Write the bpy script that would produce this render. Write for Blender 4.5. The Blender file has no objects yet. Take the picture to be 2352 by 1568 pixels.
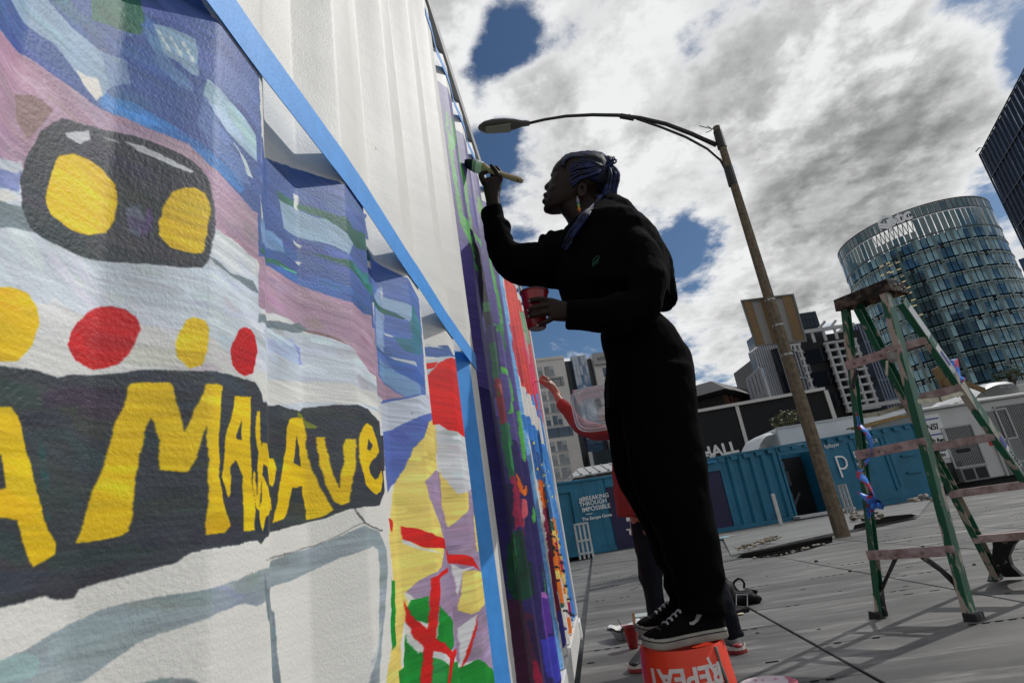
import bpy, bmesh, math, random
import numpy as np
from mathutils import Vector, Matrix, noise as mnoise
random.seed(7); rng = np.random.default_rng(7)
scn = bpy.context.scene
COL = scn.collection
R = math.radians

# ---------------------------------------------------------------- camera
CAM_H = 0.73
AX = np.array([[0.98796, -0.15471, 0.0], [0.048694, 0.310953, 0.949177], [-0.146848, -0.937749, 0.314742]])
# columns of AX: the image's right, down and forward directions in the world (x right, y ahead, z up)
# roll 9 degrees, pitch up 18.3 degrees
FPX = 1335.0
cam = bpy.data.cameras.new('camera'); camo = bpy.data.objects.new('camera', cam); COL.objects.link(camo)
m = Matrix.Identity(4)
for i in range(3):
    m[i][0] = AX[i][0]; m[i][1] = -AX[i][1]; m[i][2] = -AX[i][2]
m.translation = (0, 0, CAM_H)
camo.matrix_world = m
cam.sensor_width = 36; cam.lens = FPX / 2352 * 36
cam.clip_start = 0.02; cam.clip_end = 4000
scn.camera = camo

# ---------------------------------------------------------------- sun and sky
SUN_AZ, SUN_EL = 64.0, 43.0          # azimuth clockwise from straight ahead, elevation
sd = Vector((math.sin(R(SUN_AZ)) * math.cos(R(SUN_EL)), math.cos(R(SUN_AZ)) * math.cos(R(SUN_EL)), math.sin(R(SUN_EL))))
sun = bpy.data.lights.new('sun', 'SUN'); sun.energy = 2.4; sun.angle = R(0.6); sun.color = (1.0, .98, .95)
suno = bpy.data.objects.new('sun', sun); COL.objects.link(suno)
suno.rotation_euler = sd.to_track_quat('Z', 'Y').to_euler()
world = bpy.data.worlds.new('World'); scn.world = world; world.use_nodes = True
scn.view_settings.view_transform = 'Standard'; scn.view_settings.look = 'None'
scn.view_settings.gamma = 1; scn.view_settings.exposure = 0.0
try: scn.view_settings.use_curve_mapping = False
except Exception: pass

def build_sky():
    nt = world.node_tree; nt.nodes.clear()
    N = nt.nodes.new; L = nt.links.new
    out = N('ShaderNodeOutputWorld'); bg = N('ShaderNodeBackground'); bg.inputs[1].default_value = 0.09
    L(bg.outputs[0], out.inputs[0])
    sky = N('ShaderNodeTexSky'); sky.sky_type = 'NISHITA'; sky.sun_disc = False
    sky.sun_elevation = R(SUN_EL); sky.sun_rotation = R(SUN_AZ); sky.air_density = 1.0; sky.dust_density = .6; sky.ozone_density = 2.2
    tc = N('ShaderNodeTexCoord')
    def math_(op, a, b=None, c=None, clamp=False):
        n = N('ShaderNodeMath'); n.operation = op; n.use_clamp = clamp
        for i, v in enumerate((a, b, c)):
            if v is None: continue
            if isinstance(v, (int, float)): n.inputs[i].default_value = v
            else: L(v, n.inputs[i])
        return n.outputs[0]
    def mrange(v, a, b, c, d, smooth=True):
        n = N('ShaderNodeMapRange'); n.interpolation_type = 'SMOOTHSTEP' if smooth else 'LINEAR'
        L(v, n.inputs[0]); n.inputs[1].default_value = a; n.inputs[2].default_value = b
        n.inputs[3].default_value = c; n.inputs[4].default_value = d
        return n.outputs[0]
    # cloud layer: the view direction meets a level sheet, so clouds shrink towards the horizon
    sep = N('ShaderNodeSeparateXYZ'); L(tc.outputs['Generated'], sep.inputs[0])
    z = math_('MAXIMUM', sep.outputs[2], 0.0)
    zz = math_('ADD', z, 0.22)
    comb = N('ShaderNodeCombineXYZ')
    L(math_('DIVIDE', sep.outputs[0], zz), comb.inputs[0]); L(math_('DIVIDE', sep.outputs[1], zz), comb.inputs[1])
    comb.inputs[2].default_value = 5.2
    def noise(scale, detail, rough, dist=0.0, off=(0, 0, 0)):
        mp = N('ShaderNodeMapping'); mp.inputs[1].default_value = off; L(comb.outputs[0], mp.inputs[0])
        n = N('ShaderNodeTexNoise'); n.inputs['Scale'].default_value = scale; n.inputs['Detail'].default_value = detail
        n.inputs['Roughness'].default_value = rough; n.inputs['Distortion'].default_value = dist
        L(mp.outputs[0], n.inputs['Vector']); return n.outputs[0]
    big = noise(1.3, 2, .5, .0, (2.1, .7, 0))
    det = noise(3.1, 13, .60, .06)
    sx, sy = math.sin(R(SUN_AZ)), math.cos(R(SUN_AZ))
    det_s = noise(3.1, 7, .58, .06, (sx * .06, sy * .06, 0))
    fine = noise(10.0, 8, .62, .05, (5, 3, 1))
    cover = math_('ADD', math_('MULTIPLY', big, .30), math_('ADD', math_('MULTIPLY', det, 1.05), math_('MULTIPLY', fine, .15)))
    # openings and thick places of the cloud deck, each a soft patch in a compass direction
    def patches(v0, lst, smooth=True):
        for (az, el, rad, amt) in lst:
            v = (math.sin(R(az)) * math.cos(R(el)), math.cos(R(az)) * math.cos(R(el)), math.sin(R(el)))
            dn = N('ShaderNodeVectorMath'); dn.operation = 'DISTANCE'; L(tc.outputs['Generated'], dn.inputs[0]); dn.inputs[1].default_value = v
            v0 = math_('ADD', v0, mrange(dn.outputs['Value'], 0.0, rad, amt, 0.0))
        return v0
    cover = patches(cover, SKY_PATCHES)
    cover = math_('ADD', cover, mrange(z, .0, .30, .06, 0.0))
    mask = mrange(cover, .665, .80, 0, 1)
    thick = mrange(cover, .70, .96, 0, 1)
    lit = mrange(math_('SUBTRACT', det, det_s), -.06, .06, 0, 1, False)
    fine_s = noise(7.5, 6, .6, .06, (7 + sx * .03, 2 + sy * .03, 1)); fine_0 = noise(7.5, 10, .6, .06, (7, 2, 1))
    lit2 = mrange(math_('SUBTRACT', fine_0, fine_s), -.10, .10, -.5, .5, False)
    shade = noise(2.0, 6, .55, .2, (9.3, 1.2, 0))
    grey = math_('MULTIPLY', mrange(patches(math_('MULTIPLY', shade, .78), SKY_GREY), .30, .95, 0, 1, False), thick)
    dark = math_('ADD', math_('MULTIPLY', grey, .95), math_('MULTIPLY', math_('MULTIPLY', math_('SUBTRACT', 1.0, lit), thick), .54), None, True)
    cr = N('ShaderNodeValToRGB'); L(math_('SUBTRACT', math_('MULTIPLY', dark, .76), math_('MULTIPLY', lit2, math_('MULTIPLY', thick, .22)), None, True), cr.inputs[0])
    e = cr.color_ramp.elements
    e[0].position = 0; e[0].color = (9.6, 9.65, 9.7, 1)
    e[1].position = 1; e[1].color = (1.9, 1.92, 1.95, 1)
    k = cr.color_ramp.elements.new(.28); k.color = (6.6, 6.63, 6.65, 1)
    k = cr.color_ramp.elements.new(.6); k.color = (4.2, 4.23, 4.25, 1)
    tint = N('ShaderNodeMix'); tint.data_type = 'RGBA'; tint.blend_type = 'MULTIPLY'; tint.inputs[0].default_value = 1
    L(sky.outputs[0], tint.inputs[6]); tint.inputs[7].default_value = (.46, .57, .66, 1)
    mix = N('ShaderNodeMix'); mix.data_type = 'RGBA'
    L(mask, mix.inputs[0]); L(tint.outputs[2], mix.inputs[6]); L(cr.outputs[0], mix.inputs[7])
    L(mix.outputs[2], bg.inputs[0])

def azel(x, y):
    d = AX @ np.array([x - 1176.0, y - 784.0, FPX]); d /= np.linalg.norm(d)
    return math.degrees(math.atan2(d[0], d[1])), math.degrees(math.asin(d[2]))
# (azimuth, elevation, angular size, strength): openings are negative
SKY_PATCHES = [(*azel(x, y), r, a) for x, y, r, a in [
    (1140, 120, .10, -.15), (1190, 70, .07, -.10), (1100, 200, .06, -.10), (1150, 310, .05, -.12), (1265, 610, .10, -.12), (1200, 520, .05, -.05),
    (1600, 600, .12, -.135), (1560, 550, .06, -.05), (1700, 445, .07, -.13), (1640, 660, .06, -.08), (1290, 770, .15, -.16), (1390, 690, .1, -.08), (1440, 470, .07, -.05), (1570, 470, .06, -.07),
    (2215, 15, .07, -.22), (2345, 140, .06, -.17), (2235, 410, .08, -.20), (2250, 470, .06, -.14), (1985, 165, .05, -.08), (1330, 180, .04, -.08),
    (1000, 30, .09, .14), (1070, 30, .06, .10), (1040, 120, .05, .08), (1230, 160, .06, .08), (1300, 250, .16, .08), (1420, 60, .24, .10), (1160, 205, .05, .08), (1200, 390, .05, .05), (1240, 430, .11, .12), (1340, 400, .10, .09), (1490, 440, .12, .11), (1400, 600, .09, .05), (1180, 230, .08, .06),
    (1500, 330, .14, .06), (1700, 200, .32, .10), (1900, 150, .4, .10), (1950, 420, .25, .12), (1800, 620, .18, .16), (1720, 700, .12, .10), (2100, 280, .25, .12), (1680, 840, .13, .10), (1290, 830, .07, .12), (2180, 440, .05, .1)]]
SKY_GREY = [(*azel(x, y), r, a) for x, y, r, a in [
    (2080, 265, .16, .24), (2210, 245, .14, .20), (1950, 290, .13, .20), (1790, 500, .16, .20), (1640, 190, .18, .14), (1750, 740, .14, .22), (1900, 470, .14, .2), (2000, 520, .12, .2), (1330, 230, .3, -.16), (1250, 450, .2, -.2), (2050, 60, .18, -.22), (1900, 560, .1, -.1), (1690, 640, .07, -.2), (2290, 330, .1, -.1)]]
build_sky()

# ---------------------------------------------------------------- helpers
def px(x, y):
    """unit-depth ray of the photograph's point (x, y) on a 2352 x 1568 sheet"""
    return AX @ np.array([x - 1176.0, y - 784.0, FPX])
CAMP = np.array([0, 0, CAM_H])
def at_y(x, y, Y):
    d = px(x, y); return Vector(CAMP + d * (Y / d[1]))
def at_ground(x, y, z=0.0):
    d = px(x, y); return Vector(CAMP + d * ((z - CAM_H) / d[2]))
def at_dist(x, y, r):
    """point on that ray at horizontal distance r"""
    d = px(x, y); return Vector(CAMP + d * (r / math.hypot(d[0], d[1])))
def at_plane(x, y, p, n):
    d = Vector(px(x, y)); c = Vector(CAMP); n = Vector(n)
    return c + d * ((Vector(p) - c).dot(n) / d.dot(n))

def lin(c):
    return tuple(((v / 255) / 12.92 if v / 255 <= .04045 else ((v / 255 + .055) / 1.055) ** 2.4) for v in c)

MATS = {}
def mat(name, col, rough=.6, metal=0.0, var=.0, vscale=8.0, bump=0.0, bscale=60.0, spec=.5, col2=None, coat=0, detail=5.0, stretch=None, sharp=None, alpha=None, trans=0, ior=1.45):
    """procedural material: base colour varied by noise, optional second colour in patches, optional fine relief"""
    if name in MATS: return MATS[name]
    M = bpy.data.materials.new(name); M.use_nodes = True
    nt = M.node_tree; b = nt.nodes['Principled BSDF']; N = nt.nodes.new; L = nt.links.new
    b.inputs['Roughness'].default_value = rough; b.inputs['Metallic'].default_value = metal
    b.inputs['Specular IOR Level'].default_value = spec; b.inputs['IOR'].default_value = ior
    b.inputs['Base Color'].default_value = (*col, 1)
    if coat: b.inputs['Coat Weight'].default_value = coat
    if trans: b.inputs['Transmission Weight'].default_value = trans
    if alpha is not None: b.inputs['Alpha'].default_value = alpha
    tc = N('ShaderNodeTexCoord'); src = tc.outputs['Object']
    if stretch:
        mp = N('ShaderNodeMapping'); mp.inputs['Scale'].default_value = stretch; L(src, mp.inputs[0]); src = mp.outputs[0]
    if var or col2:
        n = N('ShaderNodeTexNoise'); n.inputs['Scale'].default_value = vscale; n.inputs['Detail'].default_value = detail; n.inputs['Roughness'].default_value = .6
        L(src, n.inputs['Vector'])
        r = N('ShaderNodeMapRange'); L(n.outputs[0], r.inputs[0])
        lo, hi = sharp if sharp else (.3, .7)
        r.inputs[1].default_value = lo; r.inputs[2].default_value = hi
        mx = N('ShaderNodeMix'); mx.data_type = 'RGBA'; L(r.outputs[0], mx.inputs[0])
        a = col if col2 else tuple(v * (1 - var) for v in col); c = col2 if col2 else tuple(min(1, v * (1 + var)) for v in col)
        mx.inputs[6].default_value = (*a, 1); mx.inputs[7].default_value = (*c, 1)
        L(mx.outputs[2], b.inputs['Base Color'])
    if bump:
        n2 = N('ShaderNodeTexNoise'); n2.inputs['Scale'].default_value = bscale; n2.inputs['Detail'].default_value = 4
        L(src, n2.inputs['Vector'])
        bp = N('ShaderNodeBump'); bp.inputs['Strength'].default_value = 1; bp.inputs['Distance'].default_value = bump
        L(n2.outputs[0], bp.inputs['Height']); L(bp.outputs[0], b.inputs['Normal'])
    MATS[name] = M
    return M

def tag(o, label=None, cat=None, group=None, kind=None):
    if label: o['label'] = label
    if cat: o['category'] = cat
    if group: o['group'] = group
    if kind: o['kind'] = kind
    return o
def empty(name, loc=(0, 0, 0), rz=0, label=None, cat=None, group=None, rot=None):
    o = bpy.data.objects.new(name, None); COL.objects.link(o); o.location = loc; o.rotation_euler = rot or (0, 0, rz)
    o.empty_display_size = .1
    return tag(o, label, cat, group)
def finish(o, smooth=False, autos=None):
    me = o.data
    if smooth: me.polygons.foreach_set('use_smooth', [True] * len(me.polygons))
    if autos is not None:
        me.polygons.foreach_set('use_smooth', [True] * len(me.polygons))
        try: me.set_sharp_from_angle(angle=R(autos))
        except Exception: pass
    return o
def obj(name, bm, m, parent=None, smooth=False, autos=None):
    """link a bmesh as ONE mesh object (vertices in the parent's coordinates)"""
    me = bpy.data.meshes.new(name); bm.to_mesh(me); bm.free()
    for mm in (m if isinstance(m, (list, tuple)) else [m]): me.materials.append(mm)
    o = bpy.data.objects.new(name, me); COL.objects.link(o)
    if parent is not None: o.parent = parent
    return finish(o, smooth, autos)
def pyobj(name, vs, fs, m, parent=None, smooth=False, autos=None):
    me = bpy.data.meshes.new(name); me.from_pydata([tuple(v) for v in vs], [], fs); me.update()
    for mm in (m if isinstance(m, (list, tuple)) else [m]): me.materials.append(mm)
    o = bpy.data.objects.new(name, me); COL.objects.link(o)
    if parent is not None: o.parent = parent
    return finish(o, smooth, autos)
def inst(name, src, parent, mw=None):
    """another object sharing the mesh of src"""
    o = bpy.data.objects.new(name, src.data if hasattr(src, 'data') else src); COL.objects.link(o); o.parent = parent
    if mw is not None: o.matrix_local = mw
    return o
def BM(): return bmesh.new()
def box(bm, a, b, bevel=0.0, M=None):
    """box between corners a and b"""
    a = Vector(a); b = Vector(b); c = (a + b) / 2; s = b - a
    r = bmesh.ops.create_cube(bm, size=1.0, matrix=Matrix.Translation(c) @ Matrix.Diagonal((abs(s.x), abs(s.y), abs(s.z), 1)))
    vs = r['verts']
    if bevel:
        es = list({e for v in vs for e in v.link_edges})
        r2 = bmesh.ops.bevel(bm, geom=es, offset=bevel, segments=1, affect='EDGES', profile=.5)
        vs = list({v for f in r2['faces'] for v in f.verts} | {v for v in vs if v.is_valid})
    if M is not None: bmesh.ops.transform(bm, matrix=M, verts=[v for v in vs if v.is_valid])
    return vs
def frame_from(d, up=Vector((0, 0, 1))):
    d = Vector(d).normalized()
    if abs(d.dot(up)) > .98: up = Vector((0, 1, 0))
    x = up.cross(d).normalized(); y = d.cross(x).normalized()
    return x, y, d
def beam(bm, p, q, w, h, up=(0, 0, 1), bevel=0.0):
    """rectangular bar from p to q, w wide across and h along up"""
    p = Vector(p); q = Vector(q); x, y, d = frame_from(q - p, Vector(up))
    M = Matrix((x, y, d)).transposed().to_4x4(); M.translation = p
    return box(bm, (-w / 2, -h / 2, 0), (w / 2, h / 2, (q - p).length), bevel, M)
def tube(bm, pts, rad, seg=8, cap=True, flat=1.0):
    """round tube through pts; rad a number or one per point"""
    pts = [Vector(p) for p in pts]; n = len(pts)
    rs = [rad] * n if isinstance(rad, (int, float)) else list(rad)
    rings = []; px_ = None
    for i, p in enumerate(pts):
        d = (pts[min(i + 1, n - 1)] - pts[max(i - 1, 0)])
        if d.length < 1e-9: d = Vector((0, 0, 1))
        d.normalize()
        if px_ is None: x, y, _ = frame_from(d)
        else:
            x = (px_ - d * px_.dot(d))
            x = x.normalized() if x.length > 1e-6 else frame_from(d)[0]
            y = d.cross(x)
        px_ = x
        rings.append([bm.verts.new(p + (x * math.cos(t) + y * math.sin(t) * flat) * rs[i]) for t in [2 * math.pi * k / seg for k in range(seg)]])
    for a, b in zip(rings, rings[1:]):
        for k in range(seg):
            bm.faces.new((a[k], a[(k + 1) % seg], b[(k + 1) % seg], b[k]))
    if cap and seg > 2:
        bm.faces.new(rings[0][::-1]); bm.faces.new(rings[-1])
    return rings
def lathe(bm, prof, seg=24, M=None, cap=False):
    """prof: (radius, z) list turned round z"""
    rings = [[bm.verts.new((r * math.cos(2 * math.pi * k / seg), r * math.sin(2 * math.pi * k / seg), z)) for k in range(seg)] for r, z in prof]
    for a, b in zip(rings, rings[1:]):
        for k in range(seg): bm.faces.new((a[k], a[(k + 1) % seg], b[(k + 1) % seg], b[k]))
    if cap: bm.faces.new(rings[0][::-1]); bm.faces.new(rings[-1])
    if M is not None: bmesh.ops.transform(bm, matrix=M, verts=[v for r in rings for v in r])
    return rings
def text_obj(name, s, size, M, m, parent=None, depth=.002, font_shear=0, bold=0.0, space=1.0):
    """lettering as a mesh: M places the text plane (x along the line, y up, z out)"""
    cu = bpy.data.curves.new(name, 'FONT'); cu.body = s; cu.size = size; cu.extrude = depth / 2; cu.offset = bold
    cu.align_x = 'CENTER'; cu.align_y = 'CENTER'; cu.resolution_u = 3; cu.shear = font_shear; cu.space_character = space
    t = bpy.data.objects.new(name + '_curve', cu); COL.objects.link(t)
    me = bpy.data.meshes.new_from_object(t.evaluated_get(bpy.context.evaluated_depsgraph_get()))
    bpy.data.objects.remove(t); bpy.data.curves.remove(cu)
    me.transform(M); me.materials.clear(); me.materials.append(m)
    o = bpy.data.objects.new(name, me); COL.objects.link(o)
    if parent is not None: o.parent = parent
    return o

# ---------------------------------------------------------------- the painted container
TH = R(5.15)
DV = np.array([math.sin(TH), math.cos(TH), 0.0]); NV = np.array([math.cos(TH), -math.sin(TH), 0.0]); OFF = -.251
S0, PT, DEP = .445, .275, .036
def prof(s):
    u = (np.asarray(s, float) - S0) % PT
    return np.where(u < .067, -DEP * u / .067, np.where(u < .137, -DEP, np.where(u < .204, -DEP * (.204 - u) / .067, 0.0)))
def W(s, n, z):
    """wall coordinates: s metres along the wall, n metres out from its ridges, z up"""
    return Vector(DV * s + NV * (OFF + n) + np.array([0, 0, z]))
_sg = np.arange(.1, 7, .0006); _pg = OFF + prof(_sg)
def wall_at(x, y):
    r = px(x, y); rs, rn, rz = DV @ r, NV @ r, r[2]
    hit = rn / rs * _sg <= _pg
    s = _sg[np.argmax(hit)] if hit.any() else OFF / (rn / rs)
    return float(s), float(CAM_H + rz / rs * s)
SMIN, SMAX, ZLO, ZHI = .14, 4.6, -.05, 2.65
IW, IH = 2600, 3400
_la, _lb = math.log(SMIN + .06), math.log(SMAX + .06)
ZK, VK = [ZLO, .40, 1.28, ZHI], [0, .16, .74, 1]          # the sheet is finest where the wall is closest
def uv_of(s, z): return (np.log(np.maximum(s, SMIN) + .06) - _la) / (_lb - _la), np.interp(z, ZK, VK)
ZT = {'D': (0, 0, 1), '1': (0, 0, .5001), '2': (0, 689, .5604), '3': (517, 0, .5001), '4': (804, 746.5, .5239), '6': (591.4, 895.8, .22704), '7': (591.4, 574.2, .24174), '8': (0, 1148.4, .39062), '9': (999.1, 143.6, .40267)}
MURAL = []
def P(t, col, *pts):
    """one painted shape; t says which sheet the points were measured on ('W': wall coordinates)"""
    if t == 'W': q = [(a, b) for a, b in pts]
    else:
        ox, oy, k = ZT[t]; q = [wall_at(ox + x * k, oy + y * k) for x, y in pts]
    MURAL.append((col, q))
BL=(72,98,158); BM_=(88,112,172); LB=(150,176,200); MV=(176,146,165); GW=(200,208,216); GS=(118,132,138); CH=(58,63,68); YE=(232,192,20); RD=(200,22,28); WH=(222,220,213); GR=(52,110,92); PY=(232,208,110); LV=(160,138,165); BG=(20,140,45); RD2=(214,28,24)
# body of the near painting: pale wash, then the sky-blue top, the mauve band, the bus
P('W',WH,(.12,.10),(1.40,.10),(1.40,1.165),(.12,1.165))
P('1',GW,(-90,640),(60,740),(500,900),(985,1050),(1168,1190),(1200,1330),(1200,1640),(1000,1560),(700,1500),(300,1420),(-90,1330))
P('1',(212,212,208),(-90,1330),(300,1420),(700,1500),(1000,1560),(1200,1640),(1200,1900),(-90,1800))
P('1',BL,(-160,-160),(900,-60),(915,0),(965,75),(1100,230),(1187,350),(1200,600),(1200,990),(1165,970),(1090,890),(960,760),(860,660),(700,600),(560,540),(440,490),(280,370),(150,280),(0,140),(-160,30))
P('1',BM_,(480,0),(720,0),(930,70),(1000,230),(1100,330),(1185,420),(1185,600),(1110,500),(1000,390),(930,350),(880,190),(700,100),(560,190))
P('1',(66,128,196),(450,480),(480,425),(600,470),(760,560),(900,650),(1000,720),(1130,860),(1100,890),(960,760),(860,660),(700,600),(560,540))
P('1',(64,90,150),(-160,-60),(30,90),(110,180),(240,260),(420,450),(440,490),(280,370),(150,280),(0,140),(-160,30))
P('1',LB,(30,-40),(180,-40),(330,130),(470,240),(560,270),(585,340),(520,380),(480,440),(440,465),(350,340),(250,210),(110,110))
P('1',(224,220,210),(340,315),(400,350),(450,365),(472,440),(440,465),(380,390))
P('1',(120,150,185),(470,240),(580,280),(590,380),(500,400),(480,330))
P('1',GR,(420,-20),(630,-20),(660,90),(635,155),(585,150),(500,115),(410,90))
P('1',(70,112,128),(250,0),(330,20),(420,110),(380,100),(280,50))
P('1',(140,172,196),(690,110),(780,130),(890,180),(905,240),(900,350),(870,340),(820,290),(760,260),(700,170))
P('1',(96,132,180),(640,110),(700,115),(740,230),(800,310),(860,360),(880,420),(820,400),(720,300))
for k in range(9): P('1',(205,214,216),(715+k*19,140+k*9+(k%3)*22),(730+k*19,142+k*9+(k%3)*22),(738+k*19,168+k*9+(k%3)*26),(722+k*19,160+k*9+(k%3)*24))
P('1',(158,188,208),(945,360),(1000,400),(1060,470),(1130,550),(1172,620),(1176,740),(1120,690),(1040,600),(985,520),(930,440))
P('1',(205,216,218),(1040,640),(1075,660),(1130,740),(1160,820),(1140,810),(1080,740))
P('1',(100,128,185),(940,440),(1000,560),(1100,700),(1150,850),(1090,820),(980,700),(900,560))
P('1',MV,(-160,20),(0,140),(150,280),(280,370),(440,490),(560,540),(700,600),(860,660),(960,760),(1090,890),(1165,970),(1200,990),(1200,1220),(1168,1190),(1060,1100),(985,1050),(500,900),(95,770),(60,740),(-160,640))
P('1',(192,160,178),(-160,120),(120,300),(300,420),(260,520),(60,420),(-160,260))
P('1',(150,122,118),(60,430),(160,440),(240,500),(200,560),(120,640),(70,560))
P('1',(130,142,190),(-160,700),(60,760),(95,790),(80,880),(-20,860),(-160,820))
P('1',(214,216,216),(-60,720),(40,760),(90,740),(95,770),(80,800),(0,780))
P('1',(220,220,214),(-160,850),(40,880),(90,910),(30,925),(-160,890))
P('1',GS,(-160,880),(0,925),(90,945),(140,1020),(210,1090),(160,1070),(60,1045),(-160,1030))
P('1',(214,219,220),(970,1050),(1060,1095),(1168,1190),(1172,1275),(1060,1245),(960,1150))
P('1',GS,(960,1180),(1060,1255),(1160,1290),(1185,1350),(1150,1330),(1090,1290),(990,1215))
P('1',CH,(280,545),(180,600),(110,720),(88,830),(90,950),(130,1040),(200,1100),(350,1170),(410,1190),(700,1215),(810,1225),(920,1230),(960,1190),(985,1060),(985,960),(960,830),(930,780),(860,730),(740,670),(600,620),(480,600),(400,570))
P('1',(200,202,205),(290,610),(400,592),(412,640),(370,662),(310,632))
P('1',(196,198,200),(560,648),(640,670),(780,730),(885,785),(870,797),(760,748),(620,692))
P('1',(140,144,150),(465,625),(540,645),(545,662),(480,640))
P('1',YE,(330,700),(270,715),(235,780),(210,870),(205,930),(230,990),(310,1050),(390,1080),(470,1070),(520,1020),(535,930),(525,850),(470,780),(400,730))
P('1',YE,(850,862),(790,880),(745,950),(722,1020),(725,1080),(780,1140),(870,1165),(930,1160),(955,1060),(965,960),(940,890),(900,865))
P('1',(84,66,110),(670,950),(690,960),(690,1050),(650,1090),(640,1060))
P('1',(88,96,112),(570,960),(640,940),(660,1020),(630,1090),(580,1060))
P('D',YE,(-60,660),(20,659),(60,675),(83,705),(86,745),(70,795),(35,828),(-60,832))
P('2',RD,(445,25),(400,35),(350,55),(310,90),(285,130),(272,190),(300,250),(370,285),(470,262),(520,220),(550,170),(566,120),(550,70),(510,35))
P('2',YE,(790,70),(755,85),(740,110),(710,175),(715,230),(770,278),(830,265),(850,200),(862,120),(845,85))
P('2',RD,(1005,110),(975,125),(950,170),(940,200),(950,270),(975,300),(1000,315),(1035,300),(1050,220),(1045,150),(1025,120))
# sky and bands on the folds further along
P('7',BL,(5,-640),(60,-600),(160,-430),(560,-270),(760,-110),(960,120),(1080,400),(1110,740),(1085,720),(1000,600),(900,490),(840,480),(380,330),(100,150),(5,60))
P('3',BL,(168,625),(320,775),(520,835),(560,880),(650,985),(652,1170),(690,1240),(690,1390),(620,1340),(580,1380),(330,1300),(165,1170))
P('3',(92,116,176),(340,850),(520,845),(640,985),(655,1100),(560,960),(540,900),(350,870))
P('3',(150,178,200),(245,915),(320,955),(420,1000),(560,1010),(600,1080),(570,1170),(500,1130),(330,1090),(270,1050))
P('3',(120,154,196),(165,1010),(215,1060),(260,1100),(270,1160),(200,1140),(168,1120))
P('3',GR,(230,870),(320,930),(440,965),(560,1010),(580,1060),(480,1010),(330,960),(250,920))
P('3',(40,96,84),(430,985),(560,1000),(585,1050),(660,1150),(668,1200),(600,1140),(520,1040))
P('3',GR,(160,1140),(230,1190),(330,1255),(325,1265),(220,1210),(165,1165))
P('3',(214,216,208),(312,890),(330,900),(330,970),(316,960)); P('3',(214,216,208),(310,1100),(345,1130),(340,1140),(315,1120)); P('3',(214,216,208),(320,1200),(350,1208),(335,1222)); P('3',(214,216,208),(160,880),(175,1010),(165,1000))
P('7',(70,112,180),(60,100),(240,160),(600,260),(860,330),(1000,560),(1090,700),(900,490),(840,480),(380,330),(160,190))
P('7',(30,98,84),(490,20),(700,75),(900,110),(1000,250),(1090,400),(1060,400),(900,190),(700,110))
P('7',(46,130,130),(900,110),(1000,210),(1090,330),(1095,430),(1010,310),(920,170))
P('7',(90,190,160),(185,120),(250,165),(375,220),(370,236),(270,195))
P('7',MV,(5,60),(100,150),(380,330),(840,480),(900,490),(1000,600),(1110,740),(1140,900),(1150,1190),(1060,1160),(900,950),(820,880),(500,770),(400,720),(240,640),(45,560),(5,540))
P('7',(140,112,110),(400,760),(560,770),(760,840),(860,900),(760,860),(540,800))
P('7',(216,220,218),(40,560),(150,600),(290,650),(340,680),(330,705),(200,660),(50,610))
P('7',GS,(5,600),(50,610),(200,670),(330,705),(390,690),(480,760),(400,795),(280,770),(130,740),(5,690))
P('7',GW,(5,690),(130,740),(280,770),(400,795),(560,800),(760,860),(860,900),(960,1010),(1080,1200),(1170,1400),(1180,1580),(5,1450))
P('7',(180,196,222),(60,760),(330,840),(400,960),(400,1100),(200,1000),(60,900)); P('7',(150,160,215),(340,890),(400,930),(420,1090),(390,1090),(395,1000))
P('7',(216,216,210),(5,1150),(400,1240),(800,1260),(1000,1330),(1170,1420),(1180,1580),(900,1460),(400,1450),(5,1440))
P('7',MV,(1120,880),(1150,1190),(1230,1290),(1330,1350),(1390,1380),(1380,1410),(1200,1450),(1165,1400),(1060,1160))
P('7',(88,116,180),(1062,20),(1160,140),(1440,285),(1530,460),(1560,760),(1600,1380),(1400,1400),(1250,1310),(1150,1190),(1110,740),(1100,430))
P('7',(140,166,204),(1110,440),(1170,340),(1190,620),(1200,980),(1130,900)); P('7',(150,178,205),(1170,440),(1290,480),(1470,540),(1450,690),(1300,590),(1180,560))
P('7',(62,100,172),(1140,900),(1250,1000),(1500,1100),(1590,1250),(1560,1290),(1350,1190),(1210,1030))
P('7',(120,156,196),(1150,1010),(1260,1120),(1540,1290),(1560,1370),(1400,1390),(1260,1300),(1160,1190))
P('7',(34,96,84),(1095,430),(1190,560),(1390,640),(1380,655),(1180,610),(1110,520)); P('7',(64,128,140),(1470,500),(1540,700),(1560,900),(1540,1000),(1480,860),(1440,690))
P('7',(60,120,140),(1290,830),(1500,850),(1570,960),(1520,1000),(1400,960)); P('7',(200,206,204),(1200,790),(1290,820),(1280,835),(1210,810)); P('7',(190,200,206),(1250,1010),(1500,1060),(1520,1110),(1300,1040)); P('7',(205,210,208),(1170,340),(1190,420),(1180,480),(1170,460))
P('7',(204,212,222),(1170,1450),(1400,1410),(1600,1370),(1640,1560),(1640,1700),(1180,1640))
P('7',(90,110,190),(1170,1440),(1270,1455),(1265,1475),(1175,1462))
P('7',(80,108,168),(1580,850),(1810,905),(1860,1000),(1890,1050),(1800,1010),(1700,1020),(1600,1010)); P('7',(205,216,214),(1590,880),(1760,930),(1700,925),(1600,910))
P('4',(190,202,206),(330,150),(440,135),(430,152),(380,190),(350,260),(345,230))
P('4',RD2,(335,168),(385,158),(365,185),(340,215)); 
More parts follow.
